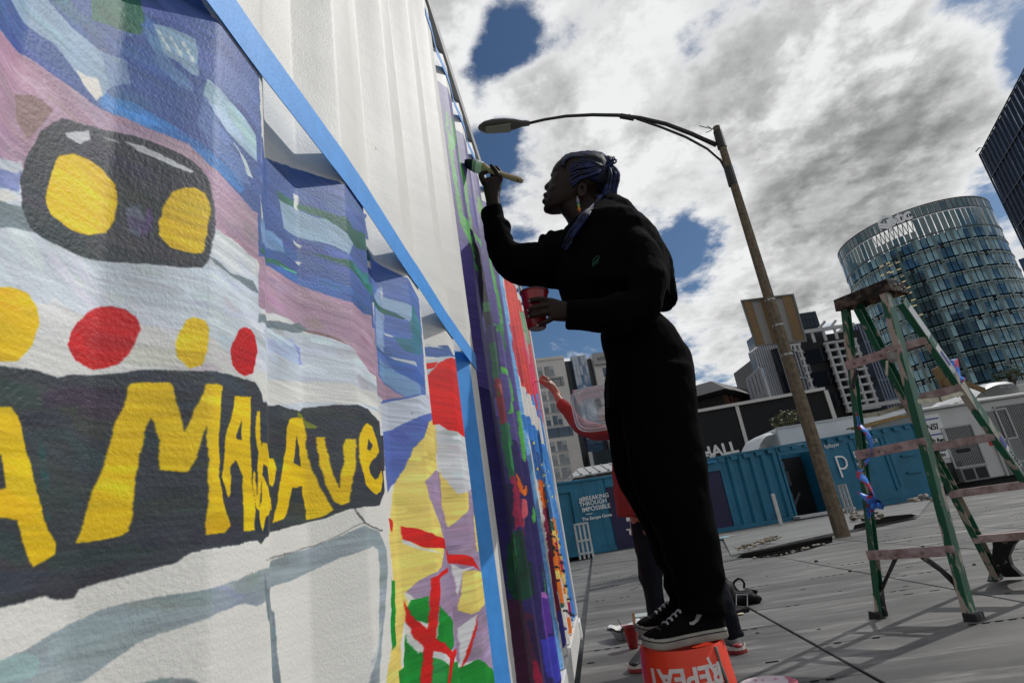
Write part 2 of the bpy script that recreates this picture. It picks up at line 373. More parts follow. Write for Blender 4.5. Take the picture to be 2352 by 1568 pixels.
# the stick figure picture
P('4',(86,108,180),(140,330),(330,300),(360,330),(355,420),(300,520),(250,600),(210,680),(165,735),(150,600))
P('4',(196,204,216),(135,345),(340,300),(360,370),(300,400),(180,460),(140,470))
P('4',LV,(310,640),(420,640),(550,780),(585,960),(640,1120),(660,1420),(640,1600),(560,1470),(470,1480),(240,1170),(215,1000),(200,850),(330,760))
P('4',(146,124,150),(225,850),(330,850),(345,1000),(270,1130),(230,1160)); P('4',(168,146,176),(560,1380),(650,1400),(660,1560),(600,1520))
P('4',PY,(345,425),(370,410),(385,560),(325,680),(345,760),(395,870),(415,960),(400,1060),(300,1120),(235,1180),(260,1250),(220,1400),(230,1580),(150,1620),(185,1400),(200,1280),(170,900),(195,700),(280,540))
P('4',PY,(390,640),(440,660),(520,740),(520,800),(430,890),(405,800)); P('4',PY,(545,740),(570,1010),(555,990),(540,840))
P('4',(206,208,210),(372,425),(430,460),(500,500),(525,560),(530,720),(470,740),(400,660),(380,560))
P('4',RD2,(345,215),(385,165),(440,140),(470,175),(485,300),(510,530),(485,480),(430,460),(395,435),(360,420))
P('4',RD2,(220,880),(300,895),(370,920),(425,985),(430,1010),(340,975),(225,940))
P('4',RD2,(430,1005),(500,1005),(545,1030),(570,1075),(500,1050),(430,1045))
P('4',(210,212,212),(225,940),(340,980),(400,1005),(350,990),(230,962))
P('4',BG,(180,1100),(195,1120),(200,1300),(185,1420),(178,1340))
P('4',BG,(260,1210),(345,1185),(340,1310),(280,1290),(245,1250)); P('4',BG,(395,1230),(450,1290),(455,1400),(440,1440),(380,1380))
P('4',BG,(240,1350),(320,1440),(380,1450),(440,1470),(480,1500),(560,1465),(600,1490),(640,1568),(650,1640),(210,1640),(235,1500))
P('4',(46,160,70),(365,1450),(420,1480),(430,1640),(350,1640))
P('4',(214,214,212),(240,1350),(280,1360),(330,1410),(300,1440),(250,1390)); P('4',(212,212,212),(470,1330),(560,1265),(520,1440),(480,1500)); P('4',(212,212,212),(360,1420),(440,1470),(435,1490),(355,1450))
P('4',PY,(490,1080),(560,1075),(588,1130),(585,1230),(530,1270),(465,1250),(485,1180))
P('4',(212,212,212),(437,1045),(490,1070),(545,1055),(490,1085),(470,1190),(460,1150))
P('4',RD2,(432,1010),(436,1030),(395,1110),(390,1250),(370,1400),(350,1640),(300,1640),(320,1440),(345,1250),(355,1110))
P('4',RD2,(232,1210),(265,1275),(330,1330),(400,1390),(455,1440),(440,1460),(330,1420),(265,1350),(240,1290))
P('4',RD2,(560,1265),(545,1360),(520,1450),(485,1510),(495,1470),(530,1370)); P('4',RD2,(465,1345),(460,1450),(440,1568),(430,1568),(440,1440))
P('4',RD2,(170,845),(185,860),(182,905),(173,890))
# lower body of the bus
P('8',(150,162,166),(-120,985),(130,890),(300,790),(560,660),(780,600),(1000,550),(1250,520),(1560,405),(1800,290),(1980,215),(2150,150),(2230,185),(2270,290),(2280,420),(2262,640),(2240,860),(2230,1075),(2160,1090),(2200,950),(2225,780),(2232,420),(2220,290),(2190,270),(2000,340),(1850,410),(1700,480),(1590,520),(1500,628),(1430,610),(1300,660),(1000,770),(800,840),(640,960),(480,1075),(-120,1120))
P('8',(196,200,202),(2150,1010),(2240,700),(2255,560),(2225,840),(2210,950))
P('8',(120,132,138),(1558,430),(1580,520),(1608,660),(1650,1085),(1612,1085),(1575,700),(1560,560))
P('8',(134,146,150),(640,1110),(880,1060),(1100,1050),(1200,1090),(1190,1130),(640,1150))
P('8',(130,126,120),(1560,352),(1700,315),(1850,262),(2000,195),(2140,130),(2142,134),(2000,200),(1850,268),(1700,322),(1562,357)); P('8',(70,70,70),(2085,45),(2150,135),(2250,182),(2248,187),(2140,140),(2080,52))
# name board of the bus
P('D',CH,(-60,834),(0,840),(70,850),(130,868),(160,862),(230,860),(330,850),(440,850),(530,862),(585,880),(600,905),(603,925),(640,930),(690,945),(700,937),(780,930),(820,930),(845,940),(868,965),(880,1000),(883,1080),(882,1130),(870,1160),(840,1163),(800,1170),(740,1190),(680,1205),(610,1235),(600,1248),(590,1240),(520,1255),(440,1268),(400,1290),(300,1320),(180,1350),(165,1372),(120,1375),(100,1370),(0,1395),(-60,1412))
P('2',(44,78,80),(150,560),(180,600),(200,760),(205,900),(190,900),(165,740))
P('2',YE,(-90,440),(40,440),(65,480),(110,640),(150,790),(190,940),(225,1000),(220,1045),(130,1098),(112,1060),(60,900),(-90,890)); P('2',CH,(-90,600),(0,640),(18,775),(-90,780))
P('2',YE,(520,345),(600,338),(690,335),(700,360),(735,470),(745,545),(790,460),(840,345),(910,350),(900,480),(895,560),(900,720),(920,850),(942,930),(915,955),(840,965),(850,850),(853,760),(850,640),(838,510),(800,640),(765,705),(655,700),(640,560),(632,510),(615,485),(590,540),(560,690),(545,780),(530,900),(510,950),(490,965),(400,985),(305,1000),(345,860),(420,680),(450,590),(480,480))
P('2',YE,(960,395),(1025,395),(1020,560),(1030,720),(1045,830),(1045,945),(995,950),(993,720),(965,655),(945,680),(945,790),(935,810),(910,720),(925,560),(945,480)); P('2',CH,(985,490),(968,570),(990,575))
P('2',YE,(1046,455),(1058,460),(1068,560),(1072,640),(1066,860),(1050,850),(1040,780),(1034,700),(1042,700),(1055,810),(1058,650),(1044,540))
P('6',YE,(0,210),(15,215),(26,450),(20,900),(15,1200),(0,1210)); 
P('6',YE,(45,535),(110,620),(150,690),(188,790),(180,900),(152,968),(110,850),(60,750),(45,850),(100,960),(128,1080),(130,1210),(90,1290),(48,1430),(20,1290),(25,1180),(45,1120),(40,980),(25,640))
P('6',YE,(310,290),(380,275),(450,285),(465,380),(500,620),(540,800),(600,930),(690,1090),(755,1215),(700,1250),(600,1280),(485,1310),(470,1130),(440,965),(345,985),(325,1100),(290,1260),(250,1310),(145,1345),(190,1130),(230,900),(275,600),(290,450)); P('6',CH,(385,455),(360,745),(430,770),(415,560))
P('6',YE,(575,485),(665,485),(690,620),(740,790),(800,960),(815,1010),(830,900),(860,720),(880,490),(1000,485),(1000,620),(975,870),(930,1130),(850,1160),(775,1135),(700,1000),(630,790),(580,580))
P('6',YE,(1115,340),(1160,375),(1205,520),(1228,620),(1200,670),(1150,720),(1122,770),(1140,850),(1180,905),(1220,890),(1255,800),(1272,890),(1245,1020),(1200,1050),(1150,1020),(1100,950),(1070,840),(1035,720),(1022,560),(1035,440),(1070,365)); P('6',CH,(1125,490),(1165,560),(1140,620),(1105,605))
P('6',(120,130,40),(400,215),(440,240),(490,320),(590,375),(570,395),(480,390),(450,285),(400,270))
# purple mural: night figure with green outlines
PU=(84,72,140); PD=(70,54,140); GN=(84,178,78); GD=(28,92,62)
P('W',PU,(1.548,.16),(2.84,.16),(2.84,2.345),(1.548,2.345))
P('W',(44,34,96),(1.548,.16),(2.84,.16),(2.84,1.0),(1.548,1.2))  # painter's shadow put into the colour: lower purple darkened
P('W',(90,80,138),(1.7,1.9),(2.84,1.8),(2.84,2.345),(1.7,2.345))
P('9',GN,(60,280),(70,285),(75,350),(70,380),(95,420),(120,420),(115,480),(100,500),(115,600),(135,740),(165,880),(205,985),(230,1100),(245,1200),(235,1190),(215,1080),(185,1010),(150,940),(125,820),(100,640),(75,460),(60,350))
P('9',(70,150,80),(85,305),(100,320),(118,400),(115,470),(100,430),(88,390))
P('9',GN,(125,400),(140,520),(170,660),(195,800),(215,960),(205,960),(180,800),(150,640),(130,500))
P('9',(130,124,168),(205,560),(222,680),(245,830),(262,960),(250,930),(225,800),(210,680)); P('9',(66,60,160),(190,760),(215,760),(235,860),(245,960),(225,940),(200,860))
P('9',(112,168,88),(238,755),(262,790),(282,860),(290,930),(270,920),(255,870),(240,850)); P('9',GN,(210,960),(245,1000),(270,1060),(275,1100),(255,1040),(225,1010))
P('9',(20,14,40),(215,990),(255,1080),(275,1180),(298,1320),(320,1440),(345,1568),(290,1568),(262,1350),(245,1200),(225,1090))
P('9',GN,(305,1100),(325,1160),(355,1290),(380,1420),(395,1568),(385,1568),(370,1450),(340,1300),(315,1170)); P('9',GN,(335,1490),(350,1495),(385,1540),(380,1555),(340,1530)); P('9',(40,110,50),(270,1370),(310,1370),(320,1420),(275,1425))
P('4',(40,30,90),(600,0),(640,0),(660,200),(640,420),(680,640),(690,900),(660,900),(620,500))
P('4',GD,(610,80),(640,80),(650,170),(640,250),(625,240)); P('4',GD,(650,410),(690,430),(715,560),(722,660),(700,680),(670,560)); P('4',(44,140,80),(690,420),(710,520),(720,640),(708,620),(695,520))
P('4',(120,30,50),(632,230),(660,240),(680,330),(685,420),(660,435),(640,330)); P('4',(170,90,90),(650,255),(664,262),(668,300),(655,290)); P('4',(60,110,30),(640,275),(655,300),(650,320))
P('4',GN,(655,180),(700,230),(720,330),(715,380),(690,390),(705,340),(700,250),(660,210)); P('4',GN,(730,375),(750,380),(765,600),(755,590),(740,480))
P('4',(36,130,70),(635,0),(665,0),(685,100),(680,120),(660,40))
P('4',(150,30,70),(705,660),(740,680),(748,800),(765,920),(740,880),(720,900),(700,800)); P('4',(226,96,110),(750,760),(775,770),(780,820),(760,850),(768,920),(752,830))
P('4',(240,110,20),(725,645),(740,660),(760,720),(775,700),(778,740),(760,748),(740,720)); P('4',(20,20,60),(690,690),(715,700),(712,820),(722,890),(700,870))
P('4',(14,66,46),(705,910),(725,900),(770,1060),(800,1180),(760,1250),(720,1210),(690,1150),(680,1050),(690,960)); P('4',(12,48,40),(728,900),(760,900),(790,1040),(810,1180),(770,1100)); P('4',(30,110,60),(718,930),(728,1010),(722,1080),(714,1000))
P('4',GN,(800,790),(812,820),(805,870),(795,850)); P('4',(60,170,80),(806,960),(818,1010),(815,1020)); P('4',(50,160,70),(840,1030),(858,1160),(865,1240),(850,1150)); P('4',(40,140,60),(868,1210),(880,1260),(872,1270))
P('4',(70,30,60),(695,1200),(800,1260),(830,1420),(850,1568),(730,1568),(705,1350)); P('4',(150,24,60),(795,1465),(835,1480),(845,1568),(810,1568)); P('4',(90,50,150),(835,1150),(870,1190),(885,1350),(860,1380),(840,1260)); P('4',(60,60,180),(835,1380),(905,1350),(930,1500),(910,1568),(860,1540))
P('4',(180,110,190),(835,1155),(858,1170),(865,1200),(845,1195)); P('4',(36,20,70),(770,1300),(800,1290),(830,1450),(840,1540),(810,1450))
P('W',(120,180,240),(2.79,.16),(2.845,.16),(2.845,2.3),(2.79,2.3))
# third panel: red above, blue night below, a bright patterned figure
P('W',(222,70,58),(2.86,1.62),(4.27,1.62),(4.27,2.35),(2.86,2.35)); 
P('4',(222,66,60),(695,-60),(790,-60),(815,150),(840,330),(850,430),(835,420),(800,330),(768,275),(735,215),(715,100))
P('4',(226,54,92),(745,40),(780,60),(805,180),(835,330),(848,430),(830,380),(800,290),(765,130)); P('4',(200,50,60),(700,0),(720,0),(750,160),(765,260),(735,210)); P('4',(120,170,130),(740,-60),(760,-60),(785,60),(792,160),(780,120)); P('4',(236,150,160),(760,20),(770,40),(790,180),(785,170)) 
P('4',(56,132,212),(752,392),(785,400),(800,440),(820,460),(840,520),(862,540),(880,620),(900,760),(935,900),(960,1060),(990,1270),(970,1300),(940,1100),(900,850),(870,700),(830,690),(790,520),(765,460))
P('4',(50,96,160),(790,500),(830,560),(860,650),(880,760),(890,850),(850,800),(825,700)); P('4',(110,170,226),(838,560),(850,600),(880,720),(905,860),(890,840),(860,700))
for q in ((805,515),(822,630),(848,660),(872,640),(888,750),(866,770),(852,700),(840,610)): P('4',(238,214,90),(q[0]-4,q[1]),(q[0],q[1]-8),(q[0]+5,q[1]),(q[0],q[1]+8))
P('4',(64,140,220),(795,300),(812,340),(830,420),(822,400),(802,350)); P('4',(64,140,220),(770,290),(778,300),(776,320)) 
OR=(238,120,30); MG=(176,26,78); TE=(20,96,84); DK=(24,24,30); LY=(244,206,110)
P('4',(226,100,20),(825,675),(845,680),(862,800),(845,800),(832,740)); P('4',(128,22,60),(845,800),(865,800),(885,900),(890,1010),(900,1180),(925,1300),(910,1300),(885,1130),(870,1000),(855,900))
P('4',TE,(868,800),(890,860),(905,960),(930,1180),(945,1220),(925,1250),(905,1100),(885,960)); P('4',DK,(862,800),(868,800),(890,960),(905,1100),(896,1080),(876,930))
P('4',OR,(880,910),(905,930),(925,1100),(940,1230),(905,1160),(895,1010)); P('4',OR,(885,840),(897,850),(915,960),(935,1060),(950,1180),(940,1180),(910,1000)); P('4',OR,(952,1280),(975,1290),(965,1350),(955,1355))
P('4',LY,(885,895),(900,900),(905,950),(890,930)); P('4',LY,(918,1000),(930,1010),(950,1160),(965,1220),(955,1220),(930,1110)); P('4',LY,(900,1075),(920,1080),(922,1110),(902,1110)); P('4',LY,(905,915),(915,930),(920,990),(910,980)) 
P('4',MG,(900,930),(910,960),(915,1010),(905,1000)); P('4',MG,(915,1010),(930,1030),(940,1090),(925,1080)); P('4',MG,(950,1200),(965,1215),(970,1280),(955,1270)); P('4',(120,22,60),(895,1150),(925,1250),(930,1330),(905,1290))
for q in ((888,925),(892,975),(905,985),(918,1005),(930,1040),(908,1060),(910,1115),(935,1075),(945,1140),(958,1200),(960,1260),(942,1250),(972,1270),(925,960)): P('4',DK,(q[0]-9,q[1]-6),(q[0]+9,q[1]-2),(q[0]+9,q[1]+7),(q[0]-9,q[1]+4))
P('4',(60,52,140),(918,1250),(950,1330),(945,1400),(935,1415),(915,1330))
P('W',(66,140,214),(4.12,.3),(4.24,.3),(4.24,1.7),(4.12,1.7))

def paint_image():
    img = np.empty((IH, IW, 3), np.float32); img[:] = np.array((222, 220, 213)) / 255
    for col, q in MURAL:
        q = np.array(q + [q[0]])
        # densify so that straight lines on the wall stay straight on the stretched sheet
        k = np.linspace(0, 1, 7)[:-1]
        d = np.concatenate([q[i] + (q[i + 1] - q[i]) * k[:, None] for i in range(len(q) - 1)])
        u, v = uv_of(d[:, 0], d[:, 1]); X = u * IW; Y = v * IH
        y0, y1 = int(max(0, math.floor(Y.min()))), int(min(IH - 1, math.ceil(Y.max())))
        X2, Y2 = np.roll(X, -1), np.roll(Y, -1)
        c = np.array(col, np.float32) / 255
        for yy in range(y0, y1 + 1):
            yc = yy + .5
            h = ((Y <= yc) & (Y2 > yc)) | ((Y2 <= yc) & (Y > yc))
            if not h.any(): continue
            xs = np.sort(X[h] + (yc - Y[h]) / (Y2[h] - Y[h]) * (X2[h] - X[h]))
            for a, b in zip(xs[::2], xs[1::2]):
                a, b = int(max(0, round(a))), int(min(IW, round(b)))
                if b > a: img[yy, a:b] = c
    # short brush strokes inside the painted shapes
    def stroke(cx, cy, lx, wy, ang, c, al):
        ca, sa = math.cos(ang), math.sin(ang); rx = int(abs(lx * ca) + abs(wy * sa)) + 2; ry = int(abs(lx * sa) + abs(wy * ca)) + 2
        x0, x1, y0, y1 = max(0, cx - rx), min(IW, cx + rx), max(0, cy - ry), min(IH, cy + ry)
        if x1 <= x0 or y1 <= y0: return
        yy, xx = np.mgrid[y0:y1, x0:x1]; dx = xx - cx; dy = yy - cy
        a = ((dx * ca + dy * sa) / lx) ** 2 + ((-dx * sa + dy * ca) / wy) ** 4
        base = img[cy, cx]; reg = img[y0:y1, x0:x1]
        m = (a < 1) & (np.abs(reg - base).sum(2) < .22); k = (np.sin((-dx * sa + dy * ca) * 1.3) * .5 + .5) * .45 + .55
        reg[m] = reg[m] * (1 - al * k[m][:, None]) + c * (al * k[m][:, None])
    for _ in range(5200):
        cx = int(rng.integers(10, IW - 10)); cy = int(rng.integers(int(.16 * IH), int(.74 * IH)) if rng.random() < .85 else rng.integers(10, IH - 10)); b0 = img[cy, cx].copy()
        if abs(b0 - np.array((222, 220, 213)) / 255).sum() < .08: continue
        v = rng.normal(0, .055); c = np.clip(b0 * (1 + v) + rng.normal(0, .018, 3), 0, 1); s_ = math.exp(_la + cx / IW * (_lb - _la)); k = .35 / s_
        stroke(cx, cy, float(rng.uniform(14, 60)) * min(2.5, k) + 6, float(rng.uniform(6, 15)), float(rng.normal(-.12, .3)), c, float(rng.uniform(.5, .95)))
    # hand-painted edges: the sheet is looked up through a small wobble
    def smooth_noise(cy, cx):
        g = rng.random((IH // cy + 3, IW // cx + 3)).astype(np.float32)
        yy = np.arange(IH) / cy; xx = np.arange(IW) / cx
        y0 = yy.astype(int); x0 = xx.astype(int); fy = (yy - y0)[:, None].astype(np.float32); fx = (xx - x0)[None].astype(np.float32)
        a = g[y0][:, x0]; b = g[y0][:, x0 + 1]; c_ = g[y0 + 1][:, x0]; d_ = g[y0 + 1][:, x0 + 1]
        return (a * (1 - fx) + b * fx) * (1 - fy) + (c_ * (1 - fx) + d_ * fx) * fy - .5
    wx = smooth_noise(24, 24) * 4.5 + smooth_noise(10, 10) * 2.2; wy = smooth_noise(24, 24) * 6 + smooth_noise(10, 12) * 3.0
    wy *= np.clip(np.exp(_la + np.arange(IW) / IW * (_lb - _la)) / .8, .22, 1.0)[None].astype(np.float32)
    iy = np.clip(np.arange(IH)[:, None] + wy, 0, IH - 1).astype(np.int32); ix = np.clip(np.arange(IW)[None] + wx, 0, IW - 1).astype(np.int32)
    img = img[iy, ix]
    for _ in range(2):                               # wet edges run into each other a little
        img = (img + np.roll(img, 1, 0) + np.roll(img, -1, 0) + np.roll(img, 1, 1) + np.roll(img, -1, 1)) / 5
    painted = (np.abs(img - np.array((222, 220, 213), np.float32) / 255).sum(2) > .03).astype(np.float32)[..., None]
    # uneven coats: streaks along the brush, thin cover and blotches
    st = smooth_noise(4, 60) * .10 + smooth_noise(9, 130) * .10 + smooth_noise(60, 60) * .14
    img = img * (1 + st[..., None] * (.25 + .9 * painted)) + (smooth_noise(3, 24) * .05)[..., None] * painted
    img = np.clip(img, .01, .93)
    im = bpy.data.images.new('mural_paint', IW, IH, alpha=False)
    buf = np.ones((IH, IW, 4), np.float32); buf[..., :3] = img
    im.pixels.foreach_set(buf.ravel()); im.update()
    return im

def wall_material():
    M = bpy.data.materials.new('painted_corrugated_steel'); M.use_nodes = True
    nt = M.node_tree; b = nt.nodes['Principled BSDF']; N = nt.nodes.new; L = nt.links.new
    tx = N('ShaderNodeTexImage'); tx.image = paint_image(); tx.extension = 'EXTEND'; tx.interpolation = 'Linear'
    uv = N('ShaderNodeUVMap'); uv.uv_map = 'paint'; L(uv.outputs[0], tx.inputs[0])
    ga = N('ShaderNodeGamma'); ga.inputs[1].default_value = 1.0
    L(tx.outputs[0], ga.inputs[0])
    tc = N('ShaderNodeTexCoord')
    # specks of dirt
    n0 = N('ShaderNodeTexNoise'); n0.inputs['Scale'].default_value = 55; n0.inputs['Detail'].default_value = 2; L(tc.outputs['Object'], n0.inputs['Vector'])
    r0 = N('ShaderNodeMapRange'); L(n0.outputs[0], r0.inputs[0]); r0.inputs[1].default_value = .76; r0.inputs[2].default_value = .79; r0.inputs[3].default_value = 1; r0.inputs[4].default_value = .45
    mx = N('ShaderNodeMix'); mx.data_type = 'RGBA'; mx.blend_type = 'MULTIPLY'; mx.inputs[0].default_value = 1
    L(ga.outputs[0], mx.inputs[6]); L(r0.outputs[0], mx.inputs[7]); L(mx.outputs[2], b.inputs['Base Color'])
    b.inputs['Roughness'].default_value = .52; b.inputs['Specular IOR Level'].default_value = .30
    n1 = N('ShaderNodeTexNoise'); n1.inputs['Scale'].default_value = 330; n1.inputs['Detail'].default_value = 3; n1.inputs['Roughness'].default_value = .55
    L(tc.outputs['Object'], n1.inputs['Vector'])
    n2 = N('ShaderNodeTexNoise'); n2.inputs['Scale'].default_value = 40; n2.inputs['Detail'].default_value = 2; L(tc.outputs['Object'], n2.inputs['Vector'])
    ad = N('ShaderNodeMath'); ad.operation = 'MULTIPLY_ADD'; L(n2.outputs[0], ad.inputs[0]); ad.inputs[1].default_value = .7; L(n1.outputs[0], ad.inputs[2])
    bp = N('ShaderNodeBump'); bp.inputs['Strength'].default_value = 1; bp.inputs['Distance'].default_value = .00055
    L(ad.outputs[0], bp.inputs['Height']); L(bp.outputs[0], b.inputs['Normal'])
    return M

MURALCONT = empty('shipping_container', W(1.5, -1.2, 0), -TH, 'white corrugated container being painted with a mural, close on the left', 'container')
def wl(s, n, z):
    """wall coordinates in the container's own frame"""
    return Vector((n + 1.2, s - 1.5, z))
white_paint = mat('white_container_paint', (.74, .73, .69), .4, bump=.0008, bscale=300, var=.05, vscale=5)
S_NEAR, S_FAR = -1.55, 4.49
def build_container():
    ss = [S_NEAR]
    k0 = int((S_NEAR - S0) / PT) - 1
    edges = []
    for k in range(k0, 18):
        for a in (0, .067, .137, .204):
            edges.append(S0 + PT * k + a)
    pts = set()
    for e in edges:                                  # rolled, not knife-sharp, folds
        for d in (-.004, 0, .004): pts.add(round(e + d, 5))
        pts.add(round(e + .034, 5))
    s = np.array(sorted(p for p in pts if S_NEAR + .06 < p < S_FAR - .1)); s = np.concatenate([[S_NEAR + .05], s, [S_FAR - .09]])
    n = prof(s)
    # soften: average at the fold itself
    n2 = n.copy()
    for i in range(1, len(s) - 1):
        n2[i] = .5 * n[i] + .25 * (np.interp(s[i] - .004, s, n) + np.interp(s[i] + .004, s, n))
    zs = np.unique(np.concatenate([np.linspace(.16, 2.505, 24), [.40, 1.28]]))
    vs = [wl(a, b, z) for z in zs for a, b in zip(s, n2)]
    nc = len(s); fs = [(j * nc + i, (j + 1) * nc + i, (j + 1) * nc + i + 1, j * nc + i + 1)[::-1] for j in range(len(zs) - 1) for i in range(nc - 1)]
    o = pyobj('corrugated_wall', vs, fs, wall_material(), MURALCONT, smooth=True)
    me = o.data; uvl = me.uv_layers.new(name='paint')
    U, _ = uv_of(s, 0); V = uv_of(1.0, zs)[1]
    li = np.empty(len(me.loops), np.int32); me.loops.foreach_get('vertex_index', li)
    uvs = np.stack([U[li % nc], V[li // nc]], 1).astype(np.float32); uvl.data.foreach_set('uv', uvs.ravel())
    bm = BM(); box(bm, wl(S_NEAR, -.06, 2.512), wl(S_FAR, .008, 2.59), .004); obj('top_rail', bm, mat('top_rail_grey', (.34, .34, .33), .5, var=.2, vscale=6), MURALCONT)
    bm = BM(); box(bm, wl(S_NEAR, -.06, .02), wl(S_FAR, .006, .155), .004); obj('bottom_rail', bm, white_paint, MURALCONT)
    bm = BM(); box(bm, wl(S_NEAR, -2.43, 2.53), wl(S_FAR, -.065, 2.58)); obj('roof', bm, white_paint, MURALCONT)
    for a, b in ((S_FAR - .088, S_FAR + .002), (S_NEAR - .002, S_NEAR + .048)):
        bm = BM(); box(bm, wl(a, -.10, .156), wl(b, .01, 2.511), .006); obj('corner_post', bm, white_paint, MURALCONT)
        for z in (0.0, 2.48):
            bm = BM(); box(bm, wl(a - .006, -.16, z), wl(b + .09 if a > 0 else b, .014, z + .118), .006); obj('corner_casting', bm, white_paint, MURALCONT)
    bm = BM(); box(bm, wl(S_FAR - .03, -2.3, .1), wl(S_FAR - .005, -.11, 2.5)); obj('end_door', bm, white_paint, MURALCONT)
    bm = BM(); box(bm, wl(S_NEAR + .01, -2.43, .1), wl(S_FAR - .035, -2.40, 2.52)); obj('rear_wall', bm, white_paint, MURALCONT)
build_container()

# blue masking tape pulled from ridge to ridge
tape_m = mat('blue_masking_tape', lin((66, 150, 226)), .55, var=.10, vscale=30, bump=.0004, bscale=200)
TGRP = 'strips of blue masking tape on the container wall'
def tape_strip(name, pts, w, label, group=None, th=.0008):
    """flat band through wall points (s, n, z), w high"""
    vs = []; fs = []
    pv = [W(*p) for p in pts]
    nrm = Vector(NV)
    for i, p in enumerate(pv):
        d = (pv[min(i + 1, len(pv) - 1)] - pv[max(i - 1, 0)]).normalized(); u = nrm.cross(d).normalized()
        if abs(d.dot(nrm)) > .9: u = Vector((0, 0, 1))
        for a, b in ((-1, 0), (1, 0), (1, 1), (-1, 1)): vs.append(p + u * (a * w / 2) + nrm * (b * th))
    for i in range(len(pv) - 1):
        for k in range(4): fs.append((i * 4 + k, i * 4 + (k + 1) % 4, i * 4 + 4 + (k + 1) % 4, i * 4 + 4 + k))
    fs += [(3, 2, 1, 0), tuple(len(vs) - 4 + k for k in range(4))]
    o = pyobj(name, vs, fs, tape_m, None)
    return tag(o, label, 'tape', group)
pts = []
for k in range(-1, 5):
    e = S0 + PT * k
    if k == -1: pts += [(.14, .002, 1.234), (e, .002, 1.230)]; continue
    za = [1.228, 1.236, 1.222, 1.208, 1.204][k]
    pts += [(e - .066, .0016, za + .002), (e - .03, .0016, za + .001), (e - .001, .0022, za)]
tape_strip('masking_tape', pts, .050, 'long blue tape strip stretched level from ridge to ridge above the bus painting')
def sloped_tape():
    vs = []; fs = []
    zs = [1.205, 1.0, .8, .6, .4, .165]
    for i, z in enumerate(zs):
        for (s, n) in ((1.372, -.0345), (1.405, -.0345), (1.4065, -.0335), (1.463, -.0035)): vs.append(W(s + .002 * math.sin(i * 2.1), n + .0012, z))
    for i in range(len(zs) - 1):
        for k in range(3): fs.append((i * 4 + k, i * 4 + k + 1, i * 4 + 5 + k, i * 4 + 4 + k))
    o = pyobj('masking_tape', vs, fs, tape_m); tag(o, 'wide upright blue tape strip in the fold before the purple mural', 'tape')
sloped_tape()
pts = []
for k in range(4, 10):
    e = S0 + PT * k
    pts += [(e - .068, .0018, 2.425), (e - .002, .0022, 2.425)]
    if k < 9: pts += [(e + .10, -.006, 2.425)]
tape_strip('masking_tape', pts, .036, 'blue tape strip stretched level along the top of the purple mural')
tape_strip('masking_tape', [(3.07, .002, 2.43), (3.47, .002, 2.43), (3.88, .002, 2.43), (4.3, .002, 2.43)], .03, 'blue tape strip along the top of the red far mural panel')

# ---------------------------------------------------------------- ground
def concrete(name, base, dark, light):
    M = bpy.data.materials.new(name); M.use_nodes = True
    nt = M.node_tree; b = nt.nodes['Principled BSDF']; N = nt.nodes.new; L = nt.links.new
    ge = N('ShaderNodeNewGeometry'); mp = N('ShaderNodeMapping'); mp.inputs['Rotation'].default_value = (0, 0, TH); L(ge.outputs['Position'], mp.inputs[0])
    def nz(sc, det, st, ro=.6):
        m2 = N('ShaderNodeMapping'); m2.inputs['Scale'].default_value = st; L(mp.outputs[0], m2.inputs[0])
        n = N('ShaderNodeTexNoise'); n.inputs['Scale'].default_value = sc; n.inputs['Detail'].default_value = det; n.inputs['Roughness'].default_value = ro; L(m2.outputs[0], n.inputs['Vector']); return n.outputs[0]
    def mr(v, a, c, x, y):
        n = N('ShaderNodeMapRange'); L(v, n.inputs[0]); n.inputs[1].default_value = a; n.inputs[2].default_value = c; n.inputs[3].default_value = x; n.inputs[4].default_value = y; return n.outputs[0]
    def mixc(f, a, c):
        n = N('ShaderNodeMix'); n.data_type = 'RGBA'; L(f, n.inputs[0])
        for i, v in ((6, a), (7, c)):
            if isinstance(v, tuple): n.inputs[i].default_value = (*v, 1)
            else: L(v, n.inputs[i])
        return n.outputs[2]
    c = mixc(mr(nz(1.3, 6, (.5, 1.6, 1)), .36, .62, 0, 1), base, dark)
    c = mixc(mr(nz(1.7, 9, (.45, 2.6, 1), .7), .52, .68, 0, .8), c, light)            # worn, streaked along the slabs
    c = mixc(mr(nz(9, 6, (.3, 3.5, 1), .7), .60, .72, 0, .55), c, dark)
    c = mixc(mr(nz(60, 3, (1, 1, 1)), .62, .75, 0, .35), c, dark)
    oi = N('ShaderNodeObjectInfo'); hv = N('ShaderNodeHueSaturation'); L(c, hv.inputs['Color']); L(mr(oi.outputs['Random'], 0, 1, .86, 1.14), hv.inputs['Value'])
    L(hv.outputs[0], b.inputs['Base Color'])
    b.inputs['Roughness'].default_value = .62
    bp = N('ShaderNodeBump'); bp.inputs['Distance'].default_value = .003; L(nz(30, 6, (.5, 2, 1)), bp.inputs['Height']); L(bp.outputs[0], b.inputs['Normal'])
    return M
conc = concrete('worn_grey_concrete', (.142, .138, .129), (.058, .056, .053), (.31, .30, .28))
gap_shade = mat('painted_gap_shade', (.008, .0075, .007), 1.0, spec=0, var=.5, vscale=20)  # near-black colour painted for the shade inside the broken-out gap
GR = tag(pyobj('ground', [(-600, -200, -.09), (600, -200, -.09), (600, 1500, -.09), (-600, 1500, -.09)], [(0, 1, 2, 3)], concrete('ground_concrete', (.16, .158, .15), (.09, .09, .088), (.25, .245, .235))), kind='structure')
plaza = tag(empty('plaza', (0, 0, 0), 0), kind='structure')
SLAB = 1.2
